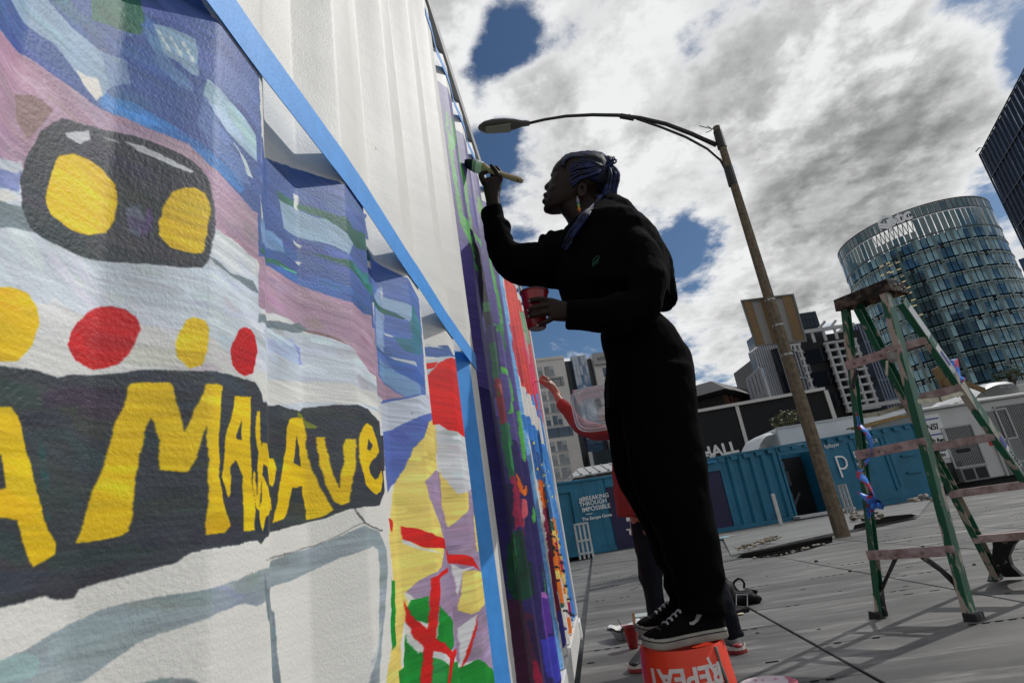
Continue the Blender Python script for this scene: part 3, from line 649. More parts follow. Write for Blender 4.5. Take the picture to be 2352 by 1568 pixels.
def slab_mesh(i):
    bm = BM(); box(bm, (-SLAB / 2 + .008, -SLAB / 2 + .004, -.085), (SLAB / 2 - .008, SLAB / 2 - .004, 0), .003)
    me = bpy.data.meshes.new('paving_slab'); bm.to_mesh(me); bm.free(); me.materials.append(conc); return me
slabs = [slab_mesh(0)]
NOFF, SOFF = -.235, 4.03
for a in range(0, 12):
    for b_ in range(-3, 14):
        n0 = NOFF + SLAB * (a + .5); s0 = SOFF + SLAB * (b_ + .5) + (.58 if a % 2 else 0)
        if s0 > 11 and (a * 7 + b_) % 1: continue
        p = DV * s0 + NV * n0
        o = bpy.data.objects.new('paving_slab', slabs[0]); COL.objects.link(o); o.parent = plaza
        o.location = (p[0], p[1], random.uniform(-.003, 0)); o.rotation_euler = (random.uniform(-.0012, .0012), random.uniform(-.0012, .0012), -TH)
# narrow drain holes along the cross joints
bm = BM()
for a in range(0, 8):
    for b_ in range(-3, 6):
        if (a * 5 + b_ * 3) % 4 == 3: continue
        s0 = SOFF + SLAB * b_ + (.58 if a % 2 else 0); n0 = NOFF + SLAB * a
        r_ = random.Random(a * 31 + b_)
        for side in (0, 1):
            st = n0 + (.10 if side == 0 else .74)
            for k in range(6):
                if r_.random() < .3: continue
                c = DV * (s0 - .018) + NV * (st + k * .062)
                M_ = Matrix.Translation((c[0], c[1], .0008)) @ Matrix.Rotation(-TH, 4, 'Z')
                box(bm, (-.017, -.0045, -.002), (.017, .0045, .0012), 0, M_)
        for k in range(3):
            c = DV * (s0 + r_.uniform(.1, 1.1)) + NV * (n0 + r_.uniform(.06, 1.14))
            M_ = Matrix.Translation((c[0], c[1], .0008)) @ Matrix.Rotation(-TH, 4, 'Z')
            l = r_.choice([.010, .02, .03]); box(bm, (-l, -.0045, -.002), (l, .0045, .0012), 0, M_)
dh = obj('drain_slots', bm, mat('slot_black', (.012, .012, .012), .9), plaza); tag(dh, kind='stuff')

# raised slab in front of the blue containers with the broken-out edge
bA, bB = at_ground(1283, 1285), at_ground(2130, 1143)
fdir = (bB - bA).normalized(); fang = math.atan2(fdir.y, fdir.x); fn = Vector((fdir.y, -fdir.x, 0))     # fn points to the camera
pts = [at_ground(1680, 1277), at_ground(1905, 1232), at_ground(1960, 1222), at_ground(2110, 1187), at_ground(2140, 1150), at_ground(1660, 1236)]
bm = BM(); lo = [bm.verts.new((p.x, p.y, -.08)) for p in pts]; hi = [bm.verts.new((p.x, p.y, .045)) for p in pts]
hi[0].co.z = .012; hi[3].co.z = .02
bm.faces.new(hi); 
for k in range(6): bm.faces.new((lo[k], lo[(k + 1) % 6], hi[(k + 1) % 6], hi[k]))
bmesh.ops.recalc_face_normals(bm, faces=bm.faces)
o = obj('raised_pavement', bm, concrete('pale_concrete', (.20, .20, .19), (.12, .12, .118), (.30, .295, .28))); tag(o, kind='structure')
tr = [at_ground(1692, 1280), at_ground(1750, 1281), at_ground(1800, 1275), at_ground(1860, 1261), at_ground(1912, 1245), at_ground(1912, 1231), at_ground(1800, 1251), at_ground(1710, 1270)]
tag(pyobj('trench_shade', [(p.x, p.y, .003) for p in tr] , [tuple(range(8))], gap_shade), kind='structure')  # flat dark sheet on the slabs, painted shade of the open gap
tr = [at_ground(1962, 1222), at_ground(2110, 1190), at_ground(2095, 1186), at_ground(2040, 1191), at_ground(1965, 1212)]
tag(pyobj('trench_shade', [(p.x, p.y, .049) for p in tr], [(0, 1, 2, 3, 4)], gap_shade), kind='structure')  # the gap's painted shade again, right of the lamp post
# loose rubble along that edge
bm = BM(); rr = random.Random(3)
edge = [at_ground(1735, 1283), at_ground(1800, 1274), at_ground(1905, 1246)]
for k in range(36):
    t = rr.random(); p = edge[0].lerp(edge[1], t * 2) if t < .5 else edge[1].lerp(edge[2], t * 2 - 1)
    r = rr.uniform(.010, .028); p = p + fn * rr.uniform(-.06, .06)
    bmesh.ops.create_icosphere(bm, subdivisions=1, radius=r, matrix=Matrix.Translation((p.x, p.y, r * .4)) @ Matrix.Diagonal((rr.uniform(.7, 1.5), rr.uniform(.7, 1.4), rr.uniform(.5, 1), 1)))
for k in range(45):
    p = at_ground(rr.uniform(1955, 2030), rr.uniform(1186, 1204)); r = rr.uniform(.02, .06)
    bmesh.ops.create_icosphere(bm, subdivisions=1, radius=r, matrix=Matrix.Translation((p.x, p.y, .07 + r * .3)) @ Matrix.Diagonal((rr.uniform(.7, 1.8), rr.uniform(.7, 1.4), rr.uniform(.5, 1), 1)))
tag(obj('rubble', bm, mat('rubble_mix', (.33, .30, .25), .9, col2=(.05, .045, .04), vscale=9, sharp=(.45, .55))), kind='stuff')
bm = BM()
for k in range(60):
    x = rr.uniform(1690, 1785); y = 1266 - (x - 1690) * .32 + rr.uniform(-5, 5); p = at_ground(x, y, .07)
    a = rr.uniform(0, 6.28); l = rr.uniform(.02, .14)
    beam(bm, p + Vector((0, 0, .01)), p + Vector((math.cos(a) * l, math.sin(a) * l, rr.uniform(.01, .04))), .03, .012)
tag(obj('wood_litter', bm, mat('litter', (.34, .28, .20), .85, col2=(.10, .08, .06), vscale=12, sharp=(.45, .55))), kind='stuff')

# ---------------------------------------------------------------- buildings and other things in the distance
class Face:
    """upright plane through two ground points; x runs along it, -y comes out of it, z is up"""
    def __init__(s, A, B):
        s.A = Vector((A[0], A[1], 0)); d = Vector((B[0] - A[0], B[1] - A[1], 0)); s.len = d.length
        s.d = d.normalized(); s.ang = math.atan2(s.d.y, s.d.x); s.n = Vector((s.d.y, -s.d.x, 0))
    def uz(s, x, y):
        p = at_plane(x, y, s.A, s.n); return (p - s.A).dot(s.d), p.z
    def empty(s, name, label, cat, group=None): return empty(name, s.A, s.ang, label, cat, group)
def quad_panel(name, f, px4, w0, w1, m, parent):
    """slab whose outline is given by points of the photograph on the face f, between depths w0 and w1 in front of it"""
    q = [f.uz(*p) for p in px4]; bm = BM()
    a = [bm.verts.new((u, -w0, z)) for u, z in q]; b = [bm.verts.new((u, -w1, z)) for u, z in q]
    bm.faces.new(a[::-1]); bm.faces.new(b)
    for k in range(len(q)): bm.faces.new((a[k], a[(k + 1) % len(q)], b[(k + 1) % len(q)], b[k]))
    bmesh.ops.recalc_face_normals(bm, faces=bm.faces)
    return obj(name, bm, m, parent)
TXT = lambda u, w, z, up=0: Matrix.Translation((u, -w, z)) @ Matrix.Rotation(R(90), 4, 'X') @ Matrix.Rotation(up, 4, 'Z')
blue_m = mat('blue_container_paint', (.010, .135, .225), .45, var=.22, vscale=1.6, bump=.002, bscale=9, detail=8)
blue_l = mat('bright_blue_door', (.02, .24, .46), .45, var=.08, vscale=3)
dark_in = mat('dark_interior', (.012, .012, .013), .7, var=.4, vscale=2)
purple_p = mat('dark_purple_board', (.012, .008, .05), .5, var=.3, vscale=1.2)
white_p = mat('white_lettering', (.78, .78, .76), .6)
steel = mat('bare_steel', (.42, .42, .41), .45, metal=.4, var=.15, vscale=8)
def corr_wall(name, parent, u0, u1, z0, z1a, z1b, m, pitch=.34, dep=.05, y0=0.0, gap=()):
    """corrugated sheet standing from u0 to u1; top runs from z1a to z1b"""
    us = []; k = 0; u = u0; prof_ = [(0, 0), (.2, 0), (.35, dep), (.7, dep), (.85, 0)]
    while u < u1:
        for t, dd in prof_:
            if u + t * pitch <= u1: us.append((u + t * pitch, dd))
        u += pitch
    us.append((u1, 0))
    vs = []; fs = []
    for u, dd in us:
        zt = z1a + (z1b - z1a) * (u - u0) / max(u1 - u0, 1e-6); vs += [(u, y0 + dd, z0), (u, y0 + dd, zt)]
    for i in range(len(us) - 1): fs.append((i * 2, i * 2 + 2, i * 2 + 3, i * 2 + 1))
    return pyobj(name, vs, fs, m, parent)
FB = Face(bA, bB)
def uz(x, y): return FB.uz(x, y)
def htop(u): return 1.86 + (2.22 - 1.86) * u / FB.len

def left_container():
    u1 = uz(1462, 1150)[0]
    t = FB.empty('office_container', 'blue container with a slogan in white letters and an open bright blue door', 'container', 'blue containers across the plaza')
    ud0, ud1 = -.35, uz(1322, 1200)[0]; up0 = uz(1402, 1180)[0]
    H0, H1 = htop(0), htop(u1)
    corr_wall('wall', t, ud1 + .05, up0, .12, H0 * .99, H1 * .99, blue_m, .40, .025)
    corr_wall('wall', t, -1.6, ud0, .12, H0 * .98, H0 * .98, blue_m, .40, .025)
    bm = BM(); box(bm, (ud0, .0, 1.62), (ud1 + .05, .05, H0 * .985)); obj('door_header', bm, blue_m, t)
    bm = BM(); box(bm, (ud1 - .01, -.03, .1), (ud1 + .05, .02, 1.62)); obj('door_frame', bm, blue_m, t)
    bm = BM(); box(bm, (ud0, .12, .1), (ud1 - .012, .16, 1.6), .01); obj('door', bm, blue_l, t)
    bm = BM(); box(bm, (-1.6, -.03, H0 * .99), (u1, .06, H0 * .99 + .07), .01); obj('top_rail', bm, blue_m, t)
    bm = BM(); box(bm, (-1.6, -.03, .0), (up0, .05, .115), .01); obj('bottom_rail', bm, blue_m, t)
    bm = BM(); box(bm, (up0 + .004, .02, .02), (u1, .06, H1 * .83)); obj('board', bm, purple_p, t)
    bm = BM(); box(bm, (up0 + .004, .0, H1 * .83 + .003), (u1, .05, H1 * .985)); obj('board_header', bm, blue_m, t)
    bm = BM(); box(bm, (-1.6, .06, .0), (u1, 2.4, H0)); obj('shell', bm, blue_m, t)
    uc, z = uz(1369, 1138)
    for s, x, y, sz in (('#BREAKING', 1364, 1142, .158), ('THROUGH', 1362, 1154, .158), ('IMPOSSIBLE', 1369, 1166, .158), ('The Escape Game', 1371, 1187, .115)):
        u, z = uz(x, y); text_obj('lettering', s, sz, TXT(u, .012, z, R(1.2)), white_p, t, .006, bold=.002)
    u, z = uz(1351, 1180); bm = BM(); box(bm, (u - .06, -.012, z - .008), (u + .11, -.006, z + .008)); obj('rule_line', bm, white_p, t)
    for s, x, y in (('II', 1442, 1190), ('_', 1442, 1208), ('T', 1447, 1221)):
        u, z = uz(x, y); text_obj('lettering', s, .2, TXT(u, .0, z), white_p, t, .006, bold=.012)
left_container()
def right_container():
    u0 = uz(1500, 1150)[0]; t = FB.empty('office_container', 'long blue container with large white letters, an open dark doorway and a purple board', 'container', 'blue containers across the plaza')
    uE = uz(2134, 1050)[0]; ub = uz(1672, 1150)[0]; c0 = uz(1690, 1120)[0]; d0 = uz(1805, 1100)[0]; d1 = uz(1893, 1090)[0]
    H = lambda u: htop(u)
    bm = BM(); box(bm, (u0, .02, .05), (ub, .06, H(ub) * .80)); obj('board', bm, purple_p, t)
    bm = BM(); box(bm, (u0, -.02, H(ub) * .805), (ub, .06, H(ub) * .965)); obj('board_header', bm, blue_m, t)
    bm = BM(); beam(bm, (u0, -.07, H(ub) * .93), (ub - .1, -.07, H(ub) * .93), .08, .05); obj('awning_tube', bm, blue_l, t)
    corr_wall('wall', t, ub + .003, d0, .12, H(ub) * .975, H(d0) * .975, blue_m, .36, .07)
    zd = uz(1800, 1055)[1]
    zd = 1.80
    bm = BM(); box(bm, (d0 - .05, -.03, .1), (d0 + .02, .06, zd)); box(bm, (d1 - .02, -.03, .1), (d1 + .06, .06, zd)); box(bm, (d0 - .05, -.03, zd + .002), (d1 + .06, .06, zd + .08)); obj('door_frame', bm, blue_m, t)
    # inside seen through the doorway
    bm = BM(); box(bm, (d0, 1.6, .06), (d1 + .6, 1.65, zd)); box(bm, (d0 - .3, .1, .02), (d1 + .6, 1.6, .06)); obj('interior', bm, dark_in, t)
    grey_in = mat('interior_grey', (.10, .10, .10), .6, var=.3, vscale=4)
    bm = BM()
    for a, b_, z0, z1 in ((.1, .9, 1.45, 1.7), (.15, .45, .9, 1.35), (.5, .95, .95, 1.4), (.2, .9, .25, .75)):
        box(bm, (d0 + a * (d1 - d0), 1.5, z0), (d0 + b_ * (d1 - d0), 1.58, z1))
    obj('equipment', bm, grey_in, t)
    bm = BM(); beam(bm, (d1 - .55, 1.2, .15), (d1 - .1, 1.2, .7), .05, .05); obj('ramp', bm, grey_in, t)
    bm = BM(); box(bm, (d1 - .10, -.20, .12), (d1 - .06, .0, zd - .03)); obj('open_door_edge', bm, steel, t)
    bm = BM(); box(bm, (d0 - .15, -.35, .02), (d1 + .4, -.03, .10), .01); obj('door_step', bm, mat('pale_step', (.5, .5, .48), .7), t)
    corr_wall('wall', t, d1 + .06, uE, .12, H(d1) * .975, H(uE) * .975, blue_m, 1.05, .015)
    bm = BM(); box(bm, (d0 - .05, .0, zd + .083), (d1 + .06, .05, H(d0) * .975)); obj('door_header', bm, blue_m, t)
    # wavy upper edge and rails
    bm = BM(); beam(bm, (u0, -.0, H(u0) * .985), (uE, -.0, H(uE) * .985), .09, .05); obj('top_rail', bm, blue_m, t)
    bm = BM()
    k = ub
    while k < uE: box(bm, (k, -.05, H(k) * .985 - .14), (k + .2, -.0451, H(k) * .985 - .03)); k += .40
    tag(obj('rail_scallops', bm, blue_m, t), kind='stuff')
    bm = BM(); box(bm, (u0, -.04, .0), (d0 - .06, .05, .115)); box(bm, (d1 + .07, -.04, .0), (uE, .05, .115)); obj('bottom_rail', bm, blue_m, t)
    bm = BM(); box(bm, (uE - .16, -.04, .116), (uE, .07, H(uE) * .97)); obj('corner_post', bm, blue_m, t)
    bm = BM(); box(bm, (u0, 1.68, .0), (uE - .02, 2.4, H(u0))); box(bm, (d1 + .65, .08, 0), (uE - .02, 1.6, H(u0))); box(bm, (u0, .08, 0), (d0 - .35, 1.6, H(u0))); obj('shell', bm, blue_m, t)
    for u in (uE - 2.6, uE - 1.5):
        bm = BM(); box(bm, (u, -.035, .35), (u + .05, .0, 1.9)); obj('locking_bar', bm, blue_m, t)
    for zz in (.75, 1.25, 1.55):
        bm = BM(); box(bm, (uE - .95, -.05, zz), (uE - .45, .0, zz + .06), .006); obj('hinge_plate', bm, blue_m, t)
    bm = BM()
    u, z = uz(2010, 1008); box(bm, (u - .75, -.022, .45), (u - .70, .0, 1.95)); box(bm, (u - .75, -.022, 1.95), (u + .35, .0, 2.0)); box(bm, (u + .30, -.022, .45), (u + .35, .0, 1.95)); obj('side_door_frame', bm, blue_m, t)
    for s, x, y, sz, b_ in (('p', 1930, 1056, .95, -.012), ('s', 1966, 1046, .95, -.012), ('byBayer', 1909, 1023, .16, .0)):
        u, z = uz(x, y); text_obj('lettering', s, sz, TXT(u, .03, z, R(2)), white_p, t, .006, bold=b_)
    u, z = uz(1996, 1014)
    for i, ch in enumerate('BAYER'): text_obj('lettering', ch, .15, TXT(u, .03, z + .26 - i * .13), white_p, t, .005)
    for i, ch in ((-2, 'B'), (-1, 'A'), (1, 'E'), (2, 'R')): text_obj('lettering', ch, .15, TXT(u + i * .12, .03, z), white_p, t, .005)
right_container()

# railings in front of the containers
def hand_rail(name, pxs, hgt, label, bars=3, group=None):
    P0, P1 = at_ground(*pxs[0]), at_ground(*pxs[1]); t = empty(name, P0, math.atan2(P1.y - P0.y, P1.x - P0.x), label, 'railing', group); L_ = (P1 - P0).length
    m_ = mat('galvanised_rail', (.50, .50, .49), .45, metal=.3, var=.12, vscale=10)
    for k in range(bars + 1):
        bm = BM(); u = L_ * k / bars; beam(bm, (u, 0, 0), (u, 0, hgt), .045, .045); obj('post', bm, m_, t)
    for z in (hgt - .02, hgt * .5, .12):
        bm = BM(); beam(bm, (0, -.03, z), (L_, -.03, z), .04, .04); obj('rail', bm, m_, t)
RG = 'metal railings by the blue containers'
hand_rail('hand_rail', ((1333, 1284), (1363, 1279)), .80, 'galvanised railing with close bars beside the bright blue door', 3, RG)
hand_rail('hand_rail', ((1946, 1180), (1962, 1178)), .75, 'galvanised railing partly behind the concrete lamp post', 2, RG)
p = at_ground(1795, 1207); bm = BM(); beam(bm, p, p + Vector((0, 0, .78)), .09, .05, bevel=.006)
tag(obj('bollard', bm, mat('pale_post', (.55, .54, .51), .7, var=.12, vscale=6)), 'pale square post standing before the corrugated blue wall', 'post')

# black hall behind
def black_hall():
    A = at_dist(1560, 1040, 38.0); B = at_dist(1925, 950, 40.0); f = Face(A, B)
    t = f.empty('hall_building', 'low black hall with white edge trim and cut-off white lettering', 'building')
    blk = mat('black_cladding', (.010, .010, .011), .55); trim = mat('pale_trim', (.62, .60, .56), .6)
    uL, zL = f.uz(1560, 952); uR, zR = f.uz(1893, 893); um, zm = f.uz(1690, 927)
    H = (zL + zR) / 2; Z = lambda u: zL + (zR - zL) * (u - uL) / (uR - uL)
    n = 150; pan = None
    step = (uR - uL) / n
    vs = []; fs = []
    for i in range(n):
        u = uL + i * step
        for (du, dy) in ((0, 0), (.55 * step, 0), (.6 * step, .05), (.95 * step, .05)): vs += [(u + du, dy, 0), (u + du, dy, Z(u + du) - .05)]
    for i in range(len(vs) // 2 - 1): fs.append((2 * i, 2 * i + 2, 2 * i + 3, 2 * i + 1))
    o = pyobj('ribbed_cladding', vs, fs, blk, t); tag(o, kind='stuff')
    bm = BM(); beam(bm, (uL, -.05, zL), (uR, -.05, zR), .3, .18); obj('roof_edge', bm, trim, t)
    bm = BM(); beam(bm, (um, -.06, 0), (um, -.06, zm - .15), .20, .12, (0, 1, 0)); obj('trim_strip', bm, trim, t)
    bm = BM(); beam(bm, (uR + .02, -.06, 0), (uR + .02, -.06, zR - .12), .22, .2, (0, 1, 0)); obj('trim_strip', bm, trim, t)
    bm = BM(); box(bm, (uL, .06, 0), (uR, 14, min(zL, zR) - .1)); obj('shell', bm, blk, t)
    u, z = f.uz(1651, 1035); text_obj('lettering', 'HALL', .95, TXT(u, .06, z, R(2)), white_p, t, .02, bold=.03)
black_hall()

def box_truck():
    A = at_dist(1725, 1040, 24.0); B = at_dist(2120, 960, 27.0); f = Face(A, B)
    t = f.empty('box_truck', 'white box truck with a rounded cab fairing parked behind the blue container', 'truck')
    w_ = mat('truck_white', (.66, .69, .70), .4, var=.06, vscale=2)
    u0, z0 = f.uz(1778, 972); u1, z1 = f.uz(2108, 925); H = (z0 + z1) / 2 - .15
    bm = BM(); box(bm, (u0, 0, .9), (u1, 2.4, H), .05); obj('cargo_box', bm, w_, t)
    bm = BM(); beam(bm, (u0, -.012, H - .02), (u1, -.012, H - .02), .03, .08); obj('edge_rail', bm, mat('truck_trim', (.4, .41, .42), .4, metal=.5), t)
    uf, zf = f.uz(1728, 1018)
    # rounded fairing over the cab
    vs = []; fs = []; n = 9; d = u0 - uf
    for j, y in enumerate((.1, .4, 1.2, 2.0, 2.3)):
        k = 1 - abs(y - 1.2) / 1.6
        for i in range(n):
            a = i / (n - 1); u = uf + d * a - .12 * k; z = (zf - .5) + (H - .1 - zf + .5) * math.sin(min(1, a * 1.25) * math.pi / 2) - (.1 if j in (0, 4) else 0)
            vs.append((u, y, z))
    for j in range(4):
        for i in range(n - 1): fs.append((j * n + i, j * n + i + 1, (j + 1) * n + i + 1, (j + 1) * n + i))
    pyobj('cab_fairing', vs, fs, w_, t, smooth=True)
    bm = BM(); box(bm, (uf + .05, .1, .5), (u0 - .02, 2.3, zf - .3), .1); obj('cab', bm, w_, t)
    for u in (uf + .6, u1 - 1.2):
        bm = BM(); lathe(bm, [(.0, 0), (.45, 0), (.45, .28), (0, .28)], 20, Matrix.Translation((u, .3, .45)) @ Matrix.Rotation(R(90), 4, 'X')); obj('wheel', bm, mat('tyre', (.015, .015, .015), .8), t)
box_truck()

def shrub(x, y, r, dist, label, h=.9, n=260):
    p = at_dist(x, y, dist); rr = random.Random(int(x)); t = empty('roof_plant', p, 0, label, 'plant')
    bm = BM(); gm = mat('plant_leaf', (.07, .085, .025), .6, var=.5, vscale=6)
    for k in range(n):
        a = rr.uniform(0, 6.28); rad = r * rr.random() ** .6; z = h * rr.random() * (1 - .5 * rad / r); c = Vector((math.cos(a) * rad, math.sin(a) * rad, z)); s = rr.uniform(.04, .09) * r / .6
        d = Vector((rr.gauss(0, 1), rr.gauss(0, 1), rr.gauss(.5, 1))).normalized(); x_, y_, _ = frame_from(d)
        bm.faces.new([bm.verts.new(c + x_ * s), bm.verts.new(c + y_ * s * .4), bm.verts.new(c - x_ * s), bm.verts.new(c - y_ * s * .4)])
    tag(obj('foliage', bm, gm, t), kind='stuff')
    bm = BM()
    for k in range(7):
        a = rr.uniform(0, 6.28); tube(bm, [(0, 0, -.4), (math.cos(a) * r * .6, math.sin(a) * r * .6, h * .8)], [.02, .006], 5)
    obj('stem', bm, mat('plant_stem', (.10, .07, .04), .8), t)
shrub(1812, 974, .75, 29.0, 'ragged green shrub showing over the truck against the black hall', .75)
shrub(2326, 868, .9, 45.0, 'small green shrub showing over the roof edge at the right', .9)

def glass(name, col, rough=.06, spec=.5, ior=1.8, metal=0.0, var=.15, vs=1.0):
    return mat(name, col, rough, metal, var, vs, spec=spec, ior=ior)
def corner_pts(pxs, dist):
    return [at_dist(x, y, d) for (x, y), d in zip(pxs, dist)]

# ---- beige apartment block on the left, with a glass strip
def beige_block():
    A = at_dist(1215, 1120, 95.0); B = at_dist(1440, 1085, 99.0); f = Face(A, B)
    t = f.empty('apartment_block', 'beige panelled apartment block with small square windows and a glass strip', 'building')
    wall_m = mat('beige_panel', (.72, .68, .62), .8, var=.08, vscale=.25); dk = mat('dark_band', (.03, .032, .036), .35); gl = glass('window_glass_grey', (.05, .065, .08), .08, ior=2.0); sky_gl = glass('strip_glass_blue', (.05, .10, .17), .05, ior=2.6)
    bl = mat('pale_blind', (.46, .47, .47), .7)
    u_l = f.uz(1222, 900)[0]; u_r = f.uz(1330, 900)[0]
    uTL, zT = f.uz(1296, 823); g0 = f.uz(1306, 900)[0]; g1, zG = f.uz(1340, 817); g2 = f.uz(1362, 900)[0]
    ua = f.uz(1298, 840)[0]; ub = f.uz(1311, 822)[0]; uc = f.uz(1344, 818)[0]; ud = f.uz(1362, 830)[0]
    ue = f.uz(1440, 850)[0]; z2 = f.uz(1380, 822)[1]
    bm = BM(); box(bm, (-14, 0, 0), (ua, 16, zT)); obj('wall', bm, wall_m, t)
    bm = BM(); box(bm, (ud, 0, 0), (ue + 6, 16, z2 + .8)); obj('wall', bm, wall_m, t)
    bm = BM(); box(bm, (ua + .01, .8, 0), (ud - .01, 15, zT - .3)); obj('recess', bm, dk, t)
    bm = BM(); box(bm, (ub, -.5, 0), (uc, .7, zG)); gs = obj('glass_strip', bm, sky_gl, t)
    # panes of the strip
    rows = int(zG / 1.7); w = (uc - ub) / 5
    pm = None
    for j in range(rows):
        for i in range(5):
            M_ = Matrix.Translation((ub + w * (i + .5), -.53, zG - 1.0 - j * 1.7)) @ Matrix.Rotation(random.uniform(-.012, .012), 4, 'Z') @ Matrix.Rotation(random.uniform(-.012, .012), 4, 'X')
            if pm is None:
                b_ = BM(); box(b_, (-w / 2 + .05, -.02, -.8), (w / 2 - .05, .02, .8)); pm = obj('pane', b_, sky_gl, gs, False); pm.matrix_local = M_
            else: inst('pane', pm, gs, M_)
    # floors: spacing from the photograph (about 29 sheet pixels, a band of dark glass every fifth storey)
    z_rows = [f.uz(1259, y)[1] for y in (851, 911, 936, 965, 993, 1022, 1050, 1078)]
    win = None; blind = None
    fl = zT / 13.2
    cols = [f.uz(x, 860)[0] for x in (1236, 1264, 1289)]
    cw = (cols[2] - cols[0]) / 2
    for j in range(13):
        z = zT - 1.9 - j * fl
        if z < 2: break
        if j in (1, 5, 9):
            bm = BM(); box(bm, (-9, -.08, z - .7), (ua - .7 - (3 if j == 9 else 0), .1, z + .9)); o = obj('window_band', bm, gl, t)
            bm = BM()
            for i in range(12): box(bm, (-9 + i * 1.9, -.12, z - .7), (-9 + i * 1.9 + .12, -.082, z + .9))
            tag(obj('mullions', bm, dk, o), kind='stuff'); continue
        for i in range(-3, 3):
            u = cols[0] + cw * (i + (.5 if j > 9 else 0)); 
            if u + 1 > ua: continue
            M_ = Matrix.Translation((u, 0, z))
            if win is None:
                b_ = BM(); box(b_, (-.8, -.05, -.8), (.8, .1, .8)); win = obj('window', b_, gl, t); win.matrix_local = M_; wi = win
            else: wi = inst('window', win, t, M_)
            if blind is None:
                b_ = BM()
                for a, c in (((-1.05, -.9), (-1.05, 1.0)), ): pass
                box(b_, (-.95, -.12, -.95), (.95, -.06, -.801)); box(b_, (-.06, -.10, -.80), (.06, -.06, .80)); box(b_, (.12, -.09, .1), (.78, -.055, .78)); blind = obj('frame', b_, bl, wi)
            else: inst('frame', blind, wi)
    for j in range(6):
        z = z2 - 2.6 - j * fl
        for i in range(3): inst('window', win, t, Matrix.Translation((ud + 2.2 + i * cw, 0, z)))
    # roof parapet, plant and sign
    bm = BM(); box(bm, (-14, -.15, zT + .004), (ua, .3, zT + .5)); obj('parapet', bm, wall_m, t)
    bm = BM(); box(bm, (ud, -.4, z2 - 1.2), (ud + 5.2, -.2, z2 + .9)); sg = obj('sign_board', bm, mat('sign_grey', (.40, .39, .38), .7), t)
    u, z = f.uz(1380, 829); text_obj('lettering', '600 PIER 4', 1.0, TXT(ud + 2.9, .42, z2 - .2), mat('sign_dark', (.05, .05, .05), .6), sg, .03)
    # lower dark glazed front at the foot of the strip
    bm = BM(); box(bm, (ub - .5, -1.2, 0), (uc + 6, -.55, f.uz(1350, 1040)[1])); lg = obj('lobby_glass', bm, glass('lobby_glass_dark', (.06, .08, .09), .05, ior=2.4), t)
    bm = BM()
    for i in range(7): box(bm, (ub - .5 + i * 1.8, -1.25, 0), (ub - .4 + i * 1.8, -1.202, f.uz(1350, 1040)[1]))
    tag(obj('mullions', bm, dk, lg), kind='stuff')
beige_block()

# ---- low pavilion with a standing-seam roof
def pavilion():
    A = at_dist(1306, 1120, 33.0); B = at_dist(1460, 1090, 33.5); f = Face(A, B)
    t = f.empty('pavilion', 'low grey pavilion with a pale standing-seam metal roof', 'building')
    uL, z0 = f.uz(1306, 1094); uR, z1 = f.uz(1400, 1082); u2, zr = f.uz(1345, 1066)
    z = (z0 + z1) / 2
    gm = mat('pavilion_wall', (.13, .125, .115), .8, var=.1, vscale=2); rm = mat('metal_roof', (.44, .44, .43), .35, metal=.3, var=.06, vscale=3)
    bm = BM(); box(bm, (uL + .3, .5, 0), (uR + 5, 6, z - .06)); obj('wall', bm, gm, t)
    dz = (zr - z) * 1.25
    vs = [(uL, 0, z), (uR + 6, 0, z), (uR + 6, 3.0, z + dz), (uL + (u2 - uL) * .9, 3.0, z + dz), (uL, 6, z)]
    vs += [(v[0], v[1], v[2] - .06) for v in vs]
    rf = pyobj('roof', vs, [(0, 1, 2, 3), (0, 3, 4), (1, 0, 5, 6), (0, 4, 9, 5)], rm, t)
    n = 16
    for i in range(n):
        u = uL + .2 + (uR + 6 - uL) * i / n; bm = BM(); tt = min(1.0, max(0, (u - uL) / ((u2 - uL) * .9)))
        beam(bm, (u, -.02, z + .03), (u, 3.0 * tt, z + dz * tt + .03), .03, .05); obj('seam', bm, rm, rf)
        bm = BM(); box(bm, (u - .05, .05, z + .03), (u + .05, .16, z + .10)); obj('snow_guard', bm, mat('guard_dark', (.08, .08, .08), .6), rf)
pavilion()

